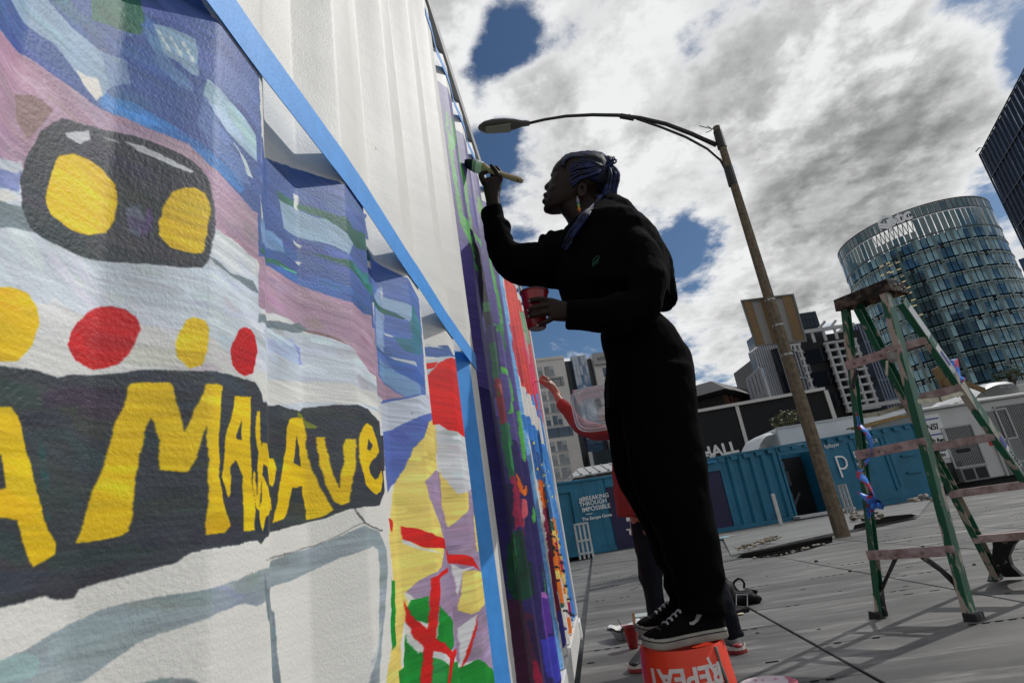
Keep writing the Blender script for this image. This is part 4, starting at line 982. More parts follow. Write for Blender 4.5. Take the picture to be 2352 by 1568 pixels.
# ---- round glass tower with office floors
def round_tower():
    az0, _ = azel(1921, 575); az1, _ = azel(2338, 610); half = R((az1 - az0) / 2); azc = R((az0 + az1) / 2)
    d0 = 150.0; Rr = d0 * math.sin(half); c = Vector((math.sin(azc) * d0, math.cos(azc) * d0, 0))
    a_, el = azel(2135, 462); H = CAM_H + (d0 - Rr) * math.tan(R(el))
    FL = 3.05; nfl = int((H - 3.2) / FL)
    t = empty('round_office_tower', c, math.pi / 2 - azc + math.pi, 'tall round tower of dark green glass with floor bands and a rooftop sign', 'building')
    # local +x points to the camera
    g1 = glass('tower_vision_glass', (.11, .185, .215), .03, ior=1.6, metal=.75, var=.35, vs=.3); g2 = glass('tower_spandrel', (.15, .27, .27), .12, ior=1.9, var=.3, vs=.35); line = mat('tower_ledge', (.05, .052, .055), .4, metal=.3)
    mull = mat('tower_pier_green', (.045, .10, .10), .25, ior=1.7, var=.3, vscale=.4)
    ztop = H; crown = 6.6
    NC = 84; vis0, vis1 = -.56 * math.pi, .56 * math.pi
    wv = 2 * math.pi / NC
    bm = BM(); lathe(bm, [(Rr - .6, 0), (Rr - .6, ztop - crown), (0.1, ztop - crown)], 96); obj('core', bm, mat('tower_core', (.012, .014, .015), .5), t)
    # vision panes: the ones that face the plaza are parts of their own, the rest one mesh
    pw = 2 * (Rr) * math.tan(wv / 2) - .16; ph = FL * .62
    b_ = BM(); box(b_, (-.06, -pw / 2, -ph / 2), (.06, pw / 2, ph / 2)); pm = bpy.data.meshes.new('pane'); b_.to_mesh(pm); b_.free(); pm.materials.append(g1)
    sp_w = pw / 2 - .06
    rest = BM(); sp = BM(); npart = 0; rr = random.Random(5)
    cells = []
    for j in range(nfl):
        zc = ztop - crown - 1.25 - j * FL
        for i in range(NC):
            a = -math.pi + wv * (i + .5)
            cells.append((abs(a) + .02 * j, j, a, zc))
    order = sorted(cells)
    top300 = set((j, round(a, 4)) for _, j, a, _ in order[:290])
    for _, j, a, zc in cells:
        if zc < 2: continue
        M_ = Matrix.Rotation(a, 4, 'Z') @ Matrix.Translation((Rr, 0, zc)) @ Matrix.Rotation(rr.gauss(0, .012), 4, 'Z') @ Matrix.Rotation(rr.gauss(0, .010), 4, 'Y')
        if (j, round(a, 4)) in top300:
            o = bpy.data.objects.new('pane', pm); COL.objects.link(o); o.parent = t; o.matrix_local = M_
        else: box(rest, (-.06, -pw / 2, -ph / 2), (.06, pw / 2, ph / 2), 0, M_)
        for s in (-1, 1):
            k = s * pw / 4
            if rr.random() < .93: box(sp, (-.05, k - sp_w / 2, -FL * .13), (.08, k + sp_w / 2, FL * .11), 0, M_ @ Matrix.Translation((0, 0, FL * .47)))
    tag(obj('panes', rest, g1, t), kind='stuff'); tag(obj('spandrel_blocks', sp, g2, t), kind='stuff')
    # every third pane line carries a broader green pier
    pr = BM()
    for i in range(0, NC, 3):
        a = -math.pi + wv * i; box(pr, (-.1, -.30, 0), (.10, .30, ztop - crown + .5), 0, Matrix.Rotation(a, 4, 'Z') @ Matrix.Translation((Rr, 0, 0)))
    tag(obj('piers', pr, mull, t), kind='stuff')
    for j in range(nfl + 1):
        z = ztop - crown + .15 - j * FL
        if z < 2: break
        bm = BM(); lathe(bm, [(Rr, z - .12), (Rr + .2, z - .09), (Rr + .2, z + .05), (Rr, z + .06)], 96); obj('floor_ledge', bm, line, t)
    # open crown: ring of panes on a lattice
    bm = BM(); lathe(bm, [(Rr + .05, ztop - .25), (Rr + .2, ztop - .25), (Rr + .2, ztop), (Rr + .05, ztop)], 96); obj('crown_ring', bm, line, t)
    bm = BM(); lathe(bm, [(Rr + .05, ztop - 2.4), (Rr + .15, ztop - 2.4), (Rr + .15, ztop - 2.2), (Rr + .05, ztop - 2.2)], 96); obj('crown_ring', bm, line, t)
    cg = BM(); cl = BM()
    for i in range(NC):
        a = -math.pi + wv * (i + .5)
        M_ = Matrix.Rotation(a, 4, 'Z') @ Matrix.Translation((Rr + .1, 0, ztop - 1.25))
        box(cl, (-.05, -pw / 2 - .12, -1.2), (.05, -pw / 2 - .0, 1.2), 0, M_)
        if not (-.46 < a < .08): box(cg, (-.05, -pw / 2, -5.4), (.03, pw / 2, -1.25), 0, M_); box(cg, (-.05, -pw / 2, -1.0), (.02, pw / 2, .95), 0, M_)
        else:
            box(cg, (-.04, -pw / 2 + .05, -1.0), (.0, pw / 2 - .05, .95), 0, M_); box(cg, (-.05, -pw / 2, -5.4), (.03, pw / 2, -3.6), 0, M_)
    tag(obj('crown_panes', cg, glass('crown_glass', (.07, .13, .14), .06, ior=1.6), t), kind='stuff'); tag(obj('crown_lattice', cl, line, t), kind='stuff')
    cb = BM()
    for i in range(18):
        a0 = -.46 + i * .03; a1 = a0 + .03; r_ = Rr - .25
        p0 = (r_ * math.cos(a0), r_ * math.sin(a0), ztop - 2.3); p1 = (r_ * math.cos(a1), r_ * math.sin(a1), ztop - 4.9)
        if i % 2: p0, p1 = (p0[0], p0[1], ztop - 4.9), (p1[0], p1[1], ztop - 2.3)
        beam(cb, p0, p1, .14, .14)
    tag(obj('crown_braces', cb, line, t), kind='stuff')
    # sign: hexagonal mark and small letters
    def onwall(ang, z): return Matrix.Rotation(ang, 4, 'Z') @ Matrix.Translation((Rr + .7, 0, z)) @ Matrix.Rotation(R(90), 4, 'Z') @ Matrix.Rotation(R(90), 4, 'X')
    sm = mat('sign_silver', (.80, .80, .80), .5)
    def ang_of(x, y):
        p = at_dist(x, y, d0 - Rr * .93) - c; v = Matrix.Rotation(-(math.pi / 2 - azc + math.pi), 4, 'Z') @ p; return math.atan2(v.y, v.x), p.z
    a1, z1 = ang_of(2041, 514); a2, z2 = ang_of(2068, 507)
    text_obj('lettering', 'ptc', 3.5, onwall(a2, z2), sm, t, .3, bold=.09)
    bm = BM(); s = 1.35
    for k in range(3):
        sh = Vector((0, -.62 * k + .62, 0)); q = [Vector((-s, .1, 0)), Vector((0, 1.0, 0)), Vector((s, .1, 0)), Vector((s, -.45, 0)), Vector((0, .35, 0)), Vector((-s, -.45, 0))] if k == 0 else [Vector((-s, .45, 0)), Vector((0, -.45, 0)), Vector((s, .45, 0)), Vector((s, -.1, 0)), Vector((0, -1.0, 0)), Vector((-s, -.1, 0))]
        a = [bm.verts.new(v + sh) for v in q]; b = [bm.verts.new(v + sh + Vector((0, 0, .3))) for v in q]
        bm.faces.new(a[::-1]); bm.faces.new(b)
        for i in range(6): bm.faces.new((a[i], a[(i + 1) % 6], b[(i + 1) % 6], b[i]))
    bmesh.ops.transform(bm, matrix=onwall(a1, z1), verts=bm.verts); obj('emblem', bm, sm, t)
    # ceiling lamps seen through some storeys
    lm = bpy.data.materials.new('warm_office_lamp'); lm.use_nodes = True; bs = lm.node_tree.nodes['Principled BSDF']; bs.inputs['Emission Color'].default_value = (1, .78, .42, 1); bs.inputs['Emission Strength'].default_value = .30; bs.inputs['Base Color'].default_value = (.3, .25, .15, 1)
    for (x, y) in ((2056, 606), (2058, 622), (2029, 628), (2066, 637), (2069, 650), (2043, 655), (2080, 664), (2083, 676), (2091, 692), (2094, 705), (2108, 726), (2030, 607)):
        a, z = ang_of(x, y); 
        for k in (-1, 1):
            bm = BM(); box(bm, (-.02, k * .7 - .4, -.13), (.03, k * .7 + .4, .08), 0, Matrix.Rotation(a, 4, 'Z') @ Matrix.Translation((Rr + .09, 0, z))); obj('ceiling_lamp', bm, lm, t)
round_tower()

# ---- flat glass facades with a regular grid
def grid_facade(name, label, A, B, z0, zL, zR, nx, fh, gl, ml, depth=12, parts=280, pmat2=None, mw=.16, setback=0.0, group=None):
    f = Face(A, B); t = f.empty(name, label, 'building', group); rr = random.Random(len(label))
    L_ = f.len; Z = lambda u: zL + (zR - zL) * u / L_
    zt = max(zL, zR)
    vs = [(0, .2, z0), (L_, .2, z0), (L_, .2, zR), (0, .2, zL), (0, depth, z0), (L_, depth, z0), (L_, depth, zR), (0, depth, zL)]
    pyobj('shell', vs, [(0, 1, 2, 3), (1, 5, 6, 2), (5, 4, 7, 6), (4, 0, 3, 7), (3, 2, 6, 7)], gl, t)
    w = L_ / nx; nz = int((zt - z0) / fh); pm = None; k = 0; rest = BM(); nr = 0
    b_ = BM(); box(b_, (-w / 2 + mw / 2, -.03, -fh / 2 + mw / 2), (w / 2 - mw / 2, .03, fh / 2 - mw / 2)); pm = bpy.data.meshes.new('pane'); b_.to_mesh(pm); b_.free(); pm.materials.append(gl)
    for j in range(nz):
        for i in range(nx):
            u = w * (i + .5); z = Z(u) - fh * (j + .5)
            if z < z0: continue
            M_ = Matrix.Translation((u, .12, z)) @ Matrix.Rotation(rr.gauss(0, .008), 4, 'Z') @ Matrix.Rotation(rr.gauss(0, .008), 4, 'X')
            if k < parts:
                o = bpy.data.objects.new('pane', pm); COL.objects.link(o); o.parent = t; o.matrix_local = M_; k += 1
            else: box(rest, (-w / 2 + mw / 2, -.03, -fh / 2 + mw / 2), (w / 2 - mw / 2, .03, fh / 2 - mw / 2), 0, M_); nr += 1
    if nr: tag(obj('panes', rest, gl, t), kind='stuff')
    else: rest.free()
    if ml:
        bm = BM()
        for i in range(nx + 1): u = min(L_ - .01, max(.01, w * i)); box(bm, (u - mw / 2, -.12, z0), (u + mw / 2, .08, Z(u)))
        for j in range(nz + 1):
            beam(bm, (0, -.02, zL - fh * j), (L_, -.02, zR - fh * j), .16, mw)
        tag(obj('mullions', bm, ml, t), kind='stuff')
    return t, f
navy = glass('navy_curtain_glass', (.10, .14, .22), .04, ior=1.7, metal=.6, var=.3, vs=.15); navy_l = mat('navy_mullion', (.075, .09, .12), .4, metal=.2)
# tower at the right edge
def facade_px(name, label, pL, pR, dL, dR, **k):
    A = at_dist(*pL, dL); B = at_dist(*pR, dR)
    return grid_facade(name, label, A, B, 0, A.z, B.z, **k)
def unseen_tower():
    # stands left of the photographer beyond the painted container; added out of view so the round tower mirrors something dark
    t = empty('unseen_tower_block', (0, 0, 0), 0, 'unseen dark tower block added beyond the painted container for the round tower to mirror', 'building')
    bm = BM()
    for x0, x1, y0, y1, z in ((-95, -60, -70, 75, 86), (-60.0, -48, -60, 30, 66), (-60.1, -54, 30.1, 52, 50)): box(bm, (x0, y0, 0), (x1, y1, z))
    obj('wall', bm, mat('unseen_tower_wall', (.03, .035, .04), .5, var=.5, vscale=.12), t)
unseen_tower()
def right_tower():
    el_pt = at_dist(2250, 355, 90.0)
    B = at_dist(2420, 210, 72.0)
    t, f = grid_facade('glass_tower', 'dark blue glass office tower cut by the right edge of the photo', el_pt, B, 0, el_pt.z, el_pt.z, nx=17, fh=3.6, gl=navy, ml=navy_l, mw=.06, depth=25)
    bm = BM(); tube(bm, [(.3, .5, el_pt.z), (.3, .5, el_pt.z + .6), (.0, .3, el_pt.z + .9), (-.6, .0, el_pt.z + .8)], .07, 6); obj('roof_davit', bm, steel, t)
right_tower()
A = at_dist(2338, 596, 175.0); B = at_dist(2420, 570, 175.0)
grid_facade('glass_block', 'small dark block between the round tower and the right-hand tower', A, B, 0, A.z, A.z, nx=8, fh=3.8, gl=navy, ml=None, depth=15, parts=120)

# dark building with white window grids
dk_gl = glass('dark_office_glass', (.012, .015, .020), .06, ior=1.8, var=.4, vs=.3); wht = mat('white_grid_frame', (.55, .54, .52), .6); blk_p = mat('black_panel', (.012, .012, .013), .5)
def white_grid_building():
    D_ = 92.0
    A = at_dist(1826, 900, D_); B = at_dist(2010, 860, D_ + 6); f = Face(A, B)
    t = f.empty('grid_office_building', 'black office building with white window grids and a glazed upper storey', 'building')
    U = lambda x, y: f.uz(x, y)
    # set-back upper block
    u0, z0 = U(1838, 720); u1, z1 = U(1903, 709); u2, _ = U(1926, 770)
    um, zm = U(1858, 776); ur, zr = U(1938, 757)
    def slab(name, u0, u1, y0, y1, z0, z1, m, p=t):
        bm = BM(); box(bm, (u0, y0, z0), (u1, y1, z1)); return obj(name, bm, m, p)
    zroof = (zm + zr) / 2
    up = slab('upper_storey', u0 - 2, u1 + .3, 4, 16, zroof, (z0 + z1) / 2 + 1.2, glass('upper_glass', (.06, .075, .09), .08, ior=2.0, var=.2, vs=.2))
    n = 11; w = (u1 - u0 + 2) / n; hh = ((z0 + z1) / 2 + 1.2 - zroof)
    for j in range(4):
        for i in range(n):
            M_ = Matrix.Translation((u0 - 2 + w * (i + .5), 3.9, zroof + hh * (j + .5) / 4)) @ Matrix.Rotation(random.gauss(0, .01), 4, 'X')
            if i == j == 0:
                b_ = BM(); box(b_, (-w / 2 + .07, -.05, -hh / 8 + .07), (w / 2 - .07, .05, hh / 8 - .07)); pmh = obj('pane', b_, glass('upper_glass', ()), up); pmh.matrix_local = M_
            else: inst('pane', pmh, up, M_)
    uW = U(1800, 850)[0]; slab('wall', uW, ur + 2.5, .3, 18, 0, zroof, blk_p)
    # fire of horizontal dark glass bands
    for j in range(9):
        z = zroof - 3.0 - j * 3.4
        if z < 2: break
        slab('window_band', uW + .1, ur + 2.4, .1, .295, z - 1.0, z + 1.0, dk_gl)
    # projecting white grids
    def grid(name, uL, uR, zb, zt, nx, nz, y=-.9, skew=0.0):
        g = empty(name); g.parent = t
        w = (uR - uL) / nx; h = (zt - zb) / nz
        for i in range(nx + 1):
            bm = BM(); box(bm, (uL + w * i - .16, y, zb), (uL + w * i + .16, y + .5, zt)); obj('upright', bm, wht, g)
        for j in range(nz + 1):
            bm = BM(); box(bm, (uL - .3, y - .01, zb + h * j - .16), (uR + .3, y + .49, zb + h * j + .16)); obj('crossbar', bm, wht, g)
        for j in range(nz):
            for i in range(nx):
                bm = BM(); box(bm, (uL + w * i + .17, y + .52, zb + h * j + .17), (uL + w * (i + 1) - .17, y + .6, zb + h * (j + 1) - .17)); obj('window', bm, dk_gl, g)
    a, za = U(1892, 792); b, zb_ = U(1940, 782); zl = U(1920, 950)[1]
    grid('window_grid', a, b + 1.0, zl, za, 3, 9)
    a, za = U(1826, 810); b, _ = U(1862, 800); grid('window_grid', a - 1.5, b - 2.0, U(1840, 915)[1], za + 1.0, 3, 7)
    slab('roof_beam', um - 2.2, ur + 1, -1.4, -1.0, zroof + .2, zroof + .7, wht)
    for k in range(4):
        u = um + (ur - um) * k / 3.2; slab('roof_bracket', u - .15, u + .15, -1.3, -1.0, zroof - 1.3, zroof + .2, wht)
    bm = BM(); tube(bm, [(um + 1.2, -1.1, zroof + .6), (um + 2.2, -1.6, zroof + 1.5)], .20, 8); obj('roof_lamp', bm, wht, t)
    bm = BM(); tube(bm, [(um + 3.0, -1.1, zroof + .6), (um + 3.8, -1.6, zroof + 1.4)], .18, 8); obj('roof_lamp', bm, wht, t)
    slab('podium_edge', U(1900, 970)[0], ur + 22, -6, -5.6, U(1990, 940)[1] - .5, U(1990, 940)[1], wht)
white_grid_building()
def slim_tower():
    A = at_dist(1938, 752, 110.0); B = at_dist(1997, 738, 112.0)
    z = (A.z + B.z) / 2
    grid_facade('slim_glass_tower', 'slim blue glass tower seen through the top of the stepladder', A, B, 0, z, z, nx=9, fh=3.3, gl=glass('slim_tower_glass', (.035, .055, .10), .05, ior=2.3, var=.3, vs=.1), ml=mat('slim_mullion', (.22, .25, .30), .4, metal=.3), mw=.22, depth=14, parts=140)
slim_tower()
def stepped_left():
    gl = glass('grey_blue_glass', (.05, .065, .085), .07, ior=2.2, var=.3, vs=.2); fr = mat('grey_mullion', (.33, .34, .36), .45)
    A = at_dist(1735, 800, 78.0); B = at_dist(1800, 770, 86.0)
    # tall piece right behind the sign
    A = at_dist(1731, 806, 84.0); B = at_dist(1784, 790, 88.0)
    grid_facade('glass_office_building', 'grey glass office building with close upright fins behind the sign board', A, B, 0, A.z, A.z + 2.5, nx=11, fh=8.2, gl=gl, ml=fr, mw=.22, depth=1, parts=120)
    A = at_dist(1782, 782, 86.0); B = at_dist(1850, 770, 96.0)
    grid_facade('glass_office_wing', 'darker glass wing with fine grid just left of the concrete lamp post', A, B, 0, A.z - 1, A.z - 1, nx=9, fh=4.1, gl=dk_gl, ml=fr, mw=.2, depth=1.5, parts=120)
    A = at_dist(1716, 872, 84.0); B = at_dist(1748, 858, 83.0)
    grid_facade('low_window_wing', 'lower wing with square pale-framed windows beside the brown building', A, B, 0, A.z, A.z + 1, nx=4, fh=3.1, gl=gl, ml=fr, mw=.42, depth=1, parts=100)
stepped_left()
def brown_building():
    A = at_dist(1660, 905, 80.0); B = at_dist(1722, 882, 92.0); f = Face(A, B); C_ = at_dist(1712, 880, 86.0)
    t = f.empty('brown_building', 'brown building with a dark overhanging roof and upright piers', 'building')
    br = mat('brown_pier', (.10, .045, .03), .7, var=.15, vscale=1); dkb = mat('brown_dark', (.035, .03, .028), .7); rf = mat('dark_roof', (.025, .024, .024), .6)
    uL, zL = f.uz(1663, 905); uc, zc = f.uz(1688, 880); uR, zR = f.uz(1737, 868)
    bm = BM(); box(bm, (uL, .3, 0), (uR, 14, zL)); obj('wall', bm, dkb, t)
    n = 9
    for i in range(n):
        u = uL + (uR - uL) * i / n; bm = BM(); box(bm, (u, -.2, 0), (u + (uR - uL) / n * (.35 if i < 5 else .5), .29, zL - .05)); obj('pier', bm, br, t)
    vs = [(uL - 3.2, -1.5, zL + .1), (uR + 1, -1.5, zL + .1), (uR + 1, 16, zL + .1), (uL - 3.2, 16, zL + .1), (uL + 2.2, 2, zL + 2.6), (uR + 1, 2, zL + 2.8), (uR + 1, 12, zL + 2.8), (uL + 2.2, 12, zL + 2.6)]
    pyobj('roof', vs, [(3, 2, 1, 0), (0, 1, 5, 4), (1, 2, 6, 5), (2, 3, 7, 6), (3, 0, 4, 7), (4, 5, 6, 7)], rf, t)
brown_building()

# ---- office trailer at the right, with wire-mesh windows
def trailer():
    A, B = at_ground(2128, 1150), at_ground(2420, 1068); 
    A = at_dist(2140, 1140, 22.6); B = at_dist(2420, 1070, 25.0); f = Face(A, B)
    t = f.empty('office_trailer', 'long off-white office trailer with wire-mesh windows and rental signs', 'trailer')
    w_ = mat('trailer_white', (.52, .51, .49), .55, var=.10, vscale=1.2); mesh_m = mat('window_mesh', (.05, .05, .05), .6); gl = glass('trailer_glass', (.03, .032, .035), .12); fr = mat('trailer_frame', (.42, .42, .41), .5); dkk = mat('trailer_dark', (.015, .015, .015), .7)
    U = f.uz
    uL, zb = U(2135, 1150); uR = f.len + 2; zt0 = U(2110, 962)[1]; zt1 = U(2352, 893)[1]; u1 = U(2352, 893)[0]
    zt = (zt0 + zt1) / 2
    zg = .25
    bm = BM(); box(bm, (U(2120, 1000)[0], 0, zg), (uR, 2.6, zt), .03); obj('body', bm, w_, t)
    bm = BM(); box(bm, (U(2120, 1000)[0] - .05, -.12, zt + .004), (uR, 2.7, zt + .10), .02); obj('roof_edge', bm, mat('trailer_edge', (.60, .60, .58), .5), t)
    bm = BM(); box(bm, (uL + .6, .25, 0), (uR, 2.4, zg - .004)); obj('skirt', bm, dkk, t)
    def window(px4, mesh=True, frame=fr):
        q = [U(*p) for p in px4]; u0 = min(a[0] for a in q); u1 = max(a[0] for a in q); z0 = sum(sorted(a[1] for a in q)[:2]) / 2; z1 = sum(sorted(a[1] for a in q)[2:]) / 2
        bm = BM()
        box(bm, (u0 - .05, -.05, z0 - .05), (u1 + .05, -.003, z0)); box(bm, (u0 - .05, -.05, z1), (u1 + .05, -.003, z1 + .05)); box(bm, (u0 - .05, -.05, z0 + .001), (u0, -.003, z1 - .001)); box(bm, (u1, -.05, z0 + .001), (u1 + .05, -.003, z1 - .001))
        wf = obj('window', bm, frame, t)
        bm = BM(); box(bm, (u0 + .001, -.012, z0 + .001), (u1 - .001, -.004, z1 - .001)); obj('pane', bm, gl, wf)
        if mesh:
            bm = BM(); st = .085; k = u0 - (z1 - z0)
            while k < u1:
                for sgn in (1, -1):
                    a0 = max(k, u0); 
                    if sgn == 1:
                        s0, s1 = max(0, u0 - k), min(z1 - z0, u1 - k)
                        if s1 - s0 > .02: beam(bm, (k + s0, -.03, z0 + s0), (k + s1, -.03, z0 + s1), .008, .008)
                    else:
                        s0, s1 = max(0, u0 - k), min(z1 - z0, u1 - k)
                        if s1 - s0 > .02: beam(bm, (k + s0, -.034, z1 - s0), (k + s1, -.034, z1 - s1), .008, .008)
                k += st
            tag(obj('wire_mesh', bm, mat('mesh_wire', (.30, .30, .29), .5, metal=.5), wf), kind='stuff')
        return u0, u1, z0, z1
    window([(2166, 990), (2225, 971), (2240, 1012), (2178, 1027)])
    window([(2182, 1030), (2242, 1015), (2258, 1060), (2196, 1076)])
    window([(2310, 938), (2420, 908), (2440, 1040), (2335, 1060)])
    d = window([(2262, 950), (2305, 937), (2322, 1000), (2280, 1015)], False)
    # door
    u0, z1 = U(2262, 948); u1_, _ = U(2312, 938); ub, zb2 = U(2298, 1100)
    bm = BM(); box(bm, (u0 - .02, -.035, zg + .02), (u1_, -.002, d[2] - .06)); dr = obj('door', bm, mat('door_grey', (.20, .20, .19), .6, var=.1, vscale=2), t)
    bm = BM(); box(bm, (u0 + .08, -.06, 1.15), (u0 + .12, -.036, 1.3)); obj('handle', bm, steel, dr)
    bm = BM(); box(bm, (u0 - .14, -.06, zg), (u0 - .06, -.002, zt - .2)); obj('batten', bm, fr, t)
    # air conditioner and vents
    u, z = U(2228, 1088); bm = BM(); box(bm, (u - .42, -.25, z - .22), (u + .42, -.002, z + .22), .02); ac = obj('air_conditioner', bm, mat('ac_frame', (.22, .215, .205), .6), t)
    for k in (-1, 1):
        bm = BM(); box(bm, (u + k * .2 - .16, -.262, z - .16), (u + k * .2 + .16, -.251, z + .16)); obj('grille', bm, dkk, ac)
    u, z = U(2211, 1034); bm = BM(); box(bm, (u - .22, -.06, z - .06), (u + .22, -.002, z + .06), .02); 
    u, z = U(2240, 1035); obj('vent_hood', bm, dkk, t)
    u, z = U(2272, 1020); bm = BM(); box(bm, (u + .0, -.012, z - .05), (u + .22, -.003, z + .12)); obj('red_sticker', bm, mat('sticker_red', (.45, .05, .05), .6), t)
    # open black hatch low on the left
    q = [U(2160, 1065), U(2188, 1058), U(2200, 1135), U(2172, 1142)]
    bm = BM(); box(bm, (q[0][0], -.02, zg + .02), (q[1][0] + .25, -.002, q[0][1])); obj('hatch', bm, dkk, t)
    # rental signs
    sw = mat('sign_white', (.74, .74, .72), .6); sb = mat('sign_blue', (.02, .03, .25), .5); sk = mat('sign_black', (.02, .02, .02), .6)
    def sign(px4, lines, bars):
        q = [U(*p) for p in px4]; u0 = q[0][0]; u1 = q[1][0]; z1 = (q[0][1] + q[1][1]) / 2; z0 = (q[2][1] + q[3][1]) / 2
        bm = BM(); box(bm, (u0, -.03, z0), (u1, -.004, z1)); s = obj('sign_board', bm, sw, t)
        for r_ in bars: bm = BM(); box(bm, (u0 + .03, -.036, z0 + (z1 - z0) * r_ - .02), (u1 - .04, -.0305, z0 + (z1 - z0) * r_ + .02)); obj('stripe', bm, sb, s)
        for tx, r_, sz, sh in lines: text_obj('lettering', tx, sz, TXT((u0 + u1) / 2 - .02, .033, z0 + (z1 - z0) * r_), sk, s, .004, font_shear=sh, bold=.008)
    sign([(2098, 962), (2152, 946), (2172, 1018), (2120, 1032)], [('ENSI', .60, .26, .2), ('Truck Rent', .17, .155, .2)], (.86, .36))
    sign([(2130, 1032), (2172, 1018), (2180, 1046), (2142, 1060)], [('nske.com', .68, .13, 0), ('0-PEN', .25, .14, 0)], ())
    # rounded white roof of a van standing behind
    P0 = at_dist(2245, 898, 28.0); P1 = at_dist(2335, 872, 30.0); f2 = Face(P0, P1); v = f2.empty('white_van', 'white van behind the office trailer, only its rounded roof and side windows showing', 'van')
    L_ = f2.len; zb3 = 1.0; zt3 = f2.uz(2300, 872)[1]; zv = f2.uz(2280, 893)[1]
    vs = []; fs = []; n = 14
    for j, (yy, dz) in enumerate(((0, -.18), (.12, -.05), (.5, 0), (1.5, 0), (1.9, -.18))):
        for i in range(n):
            a = i / (n - 1); u = -.2 + a * (L_ + .2); h = math.sin(min(1, a / .62) * math.pi / 2) ** .8 if a < .62 else math.cos(max(0, (a - .86) / .14) * math.pi / 2) ** .5
            vs.append((u, yy, zv - .25 + (zt3 + dz - zv + .25) * max(.02, h)))
    for j in range(4):
        for i in range(n - 1): fs.append((j * n + i, j * n + i + 1, (j + 1) * n + i + 1, (j + 1) * n + i))
    vw = mat('van_white', (.72, .72, .71), .25, coat=.3); pyobj('roof', vs, fs, vw, v, smooth=True)
    bm = BM(); box(bm, (-.2, 0.02, .5), (L_, 1.88, zv - .26), .05); obj('body', bm, vw, v)
    for a, b in ((.50, .66), (.69, .93)):
        bm = BM(); box(bm, (a * L_, -.03, zv - .02), (b * L_, -.0, zt3 - .25), .01); obj('side_window', bm, glass('van_window', (.05, .055, .06), .1), v)
    for u in (.6, L_ - .8): bm = BM(); lathe(bm, [(.0, 0), (.35, 0), (.35, .22), (0, .22)], 18, Matrix.Translation((u, .2, .35)) @ Matrix.Rotation(R(90), 4, 'X')); obj('wheel', bm, MATS['tyre'], v)
    # long sloping canopy behind the trailer
    P0 = at_dist(2060, 935, 32.0); P1 = at_dist(2420, 850, 34.0); f3 = Face(P0, P1); c3 = f3.empty('canopy_roof', 'flat pale canopy roof line running behind the office trailer', 'building')
    bm = BM(); box(bm, (0, 0, P0.z - .35), (f3.len, 3, P0.z), .02); obj('roof', bm, mat('canopy_white', (.5, .5, .48), .6), c3)
    bm = BM(); box(bm, (0, .2, 0), (f3.len, 2.8, P0.z - .352)); obj('wall', bm, mat('canopy_dark', (.05, .05, .055), .6), c3)
    # battered planks stacked on the roof
    wd = mat('weathered_plank', (.20, .13, .06), .8, var=.3, vscale=9)
    PG = 'old planks propped on the trailer roof'
    for (x0, y0, x1, y1, lab) in ((2147, 845, 2187, 912, 'broad old plank standing crooked behind the ladder steps'), (2172, 872, 2206, 905, 'short plank end leaning beside the broad plank'), (2195, 872, 2262, 897, 'thin splintered plank sloping down to the right')):
        p0, p1 = at_dist(x0, y0, 23.4), at_dist(x1, y1, 23.8); bm = BM(); beam(bm, p0, p1, 24 * .012 if 'broad' in lab else .17, .05, (0, -1, 0), .004); tag(obj('plank', bm, wd, None), lab, 'plank', PG)
trailer()

# ---- bundle of scaffold boards on the blue container
p0, p1 = at_plane(1975, 988, FB.A, FB.n), at_plane(2095, 957, FB.A, FB.n)
for k in range(3):
    bm = BM(); o_ = Vector((0, .25 * k + .1, .05 + .05 * k)); beam(bm, p0 + o_, p1 + o_, .18, .045, bevel=.004)
    tag(obj('scaffold_board', bm, mat('scaffold_wood', (.24, .16, .06), .8, var=.3, vscale=7), None), ['yellowed board lowest of the stack on the long blue container', 'middle board of the stack on the long blue container', 'topmost board of the stack on the long blue container'][k], 'board', 'boards on the blue container')

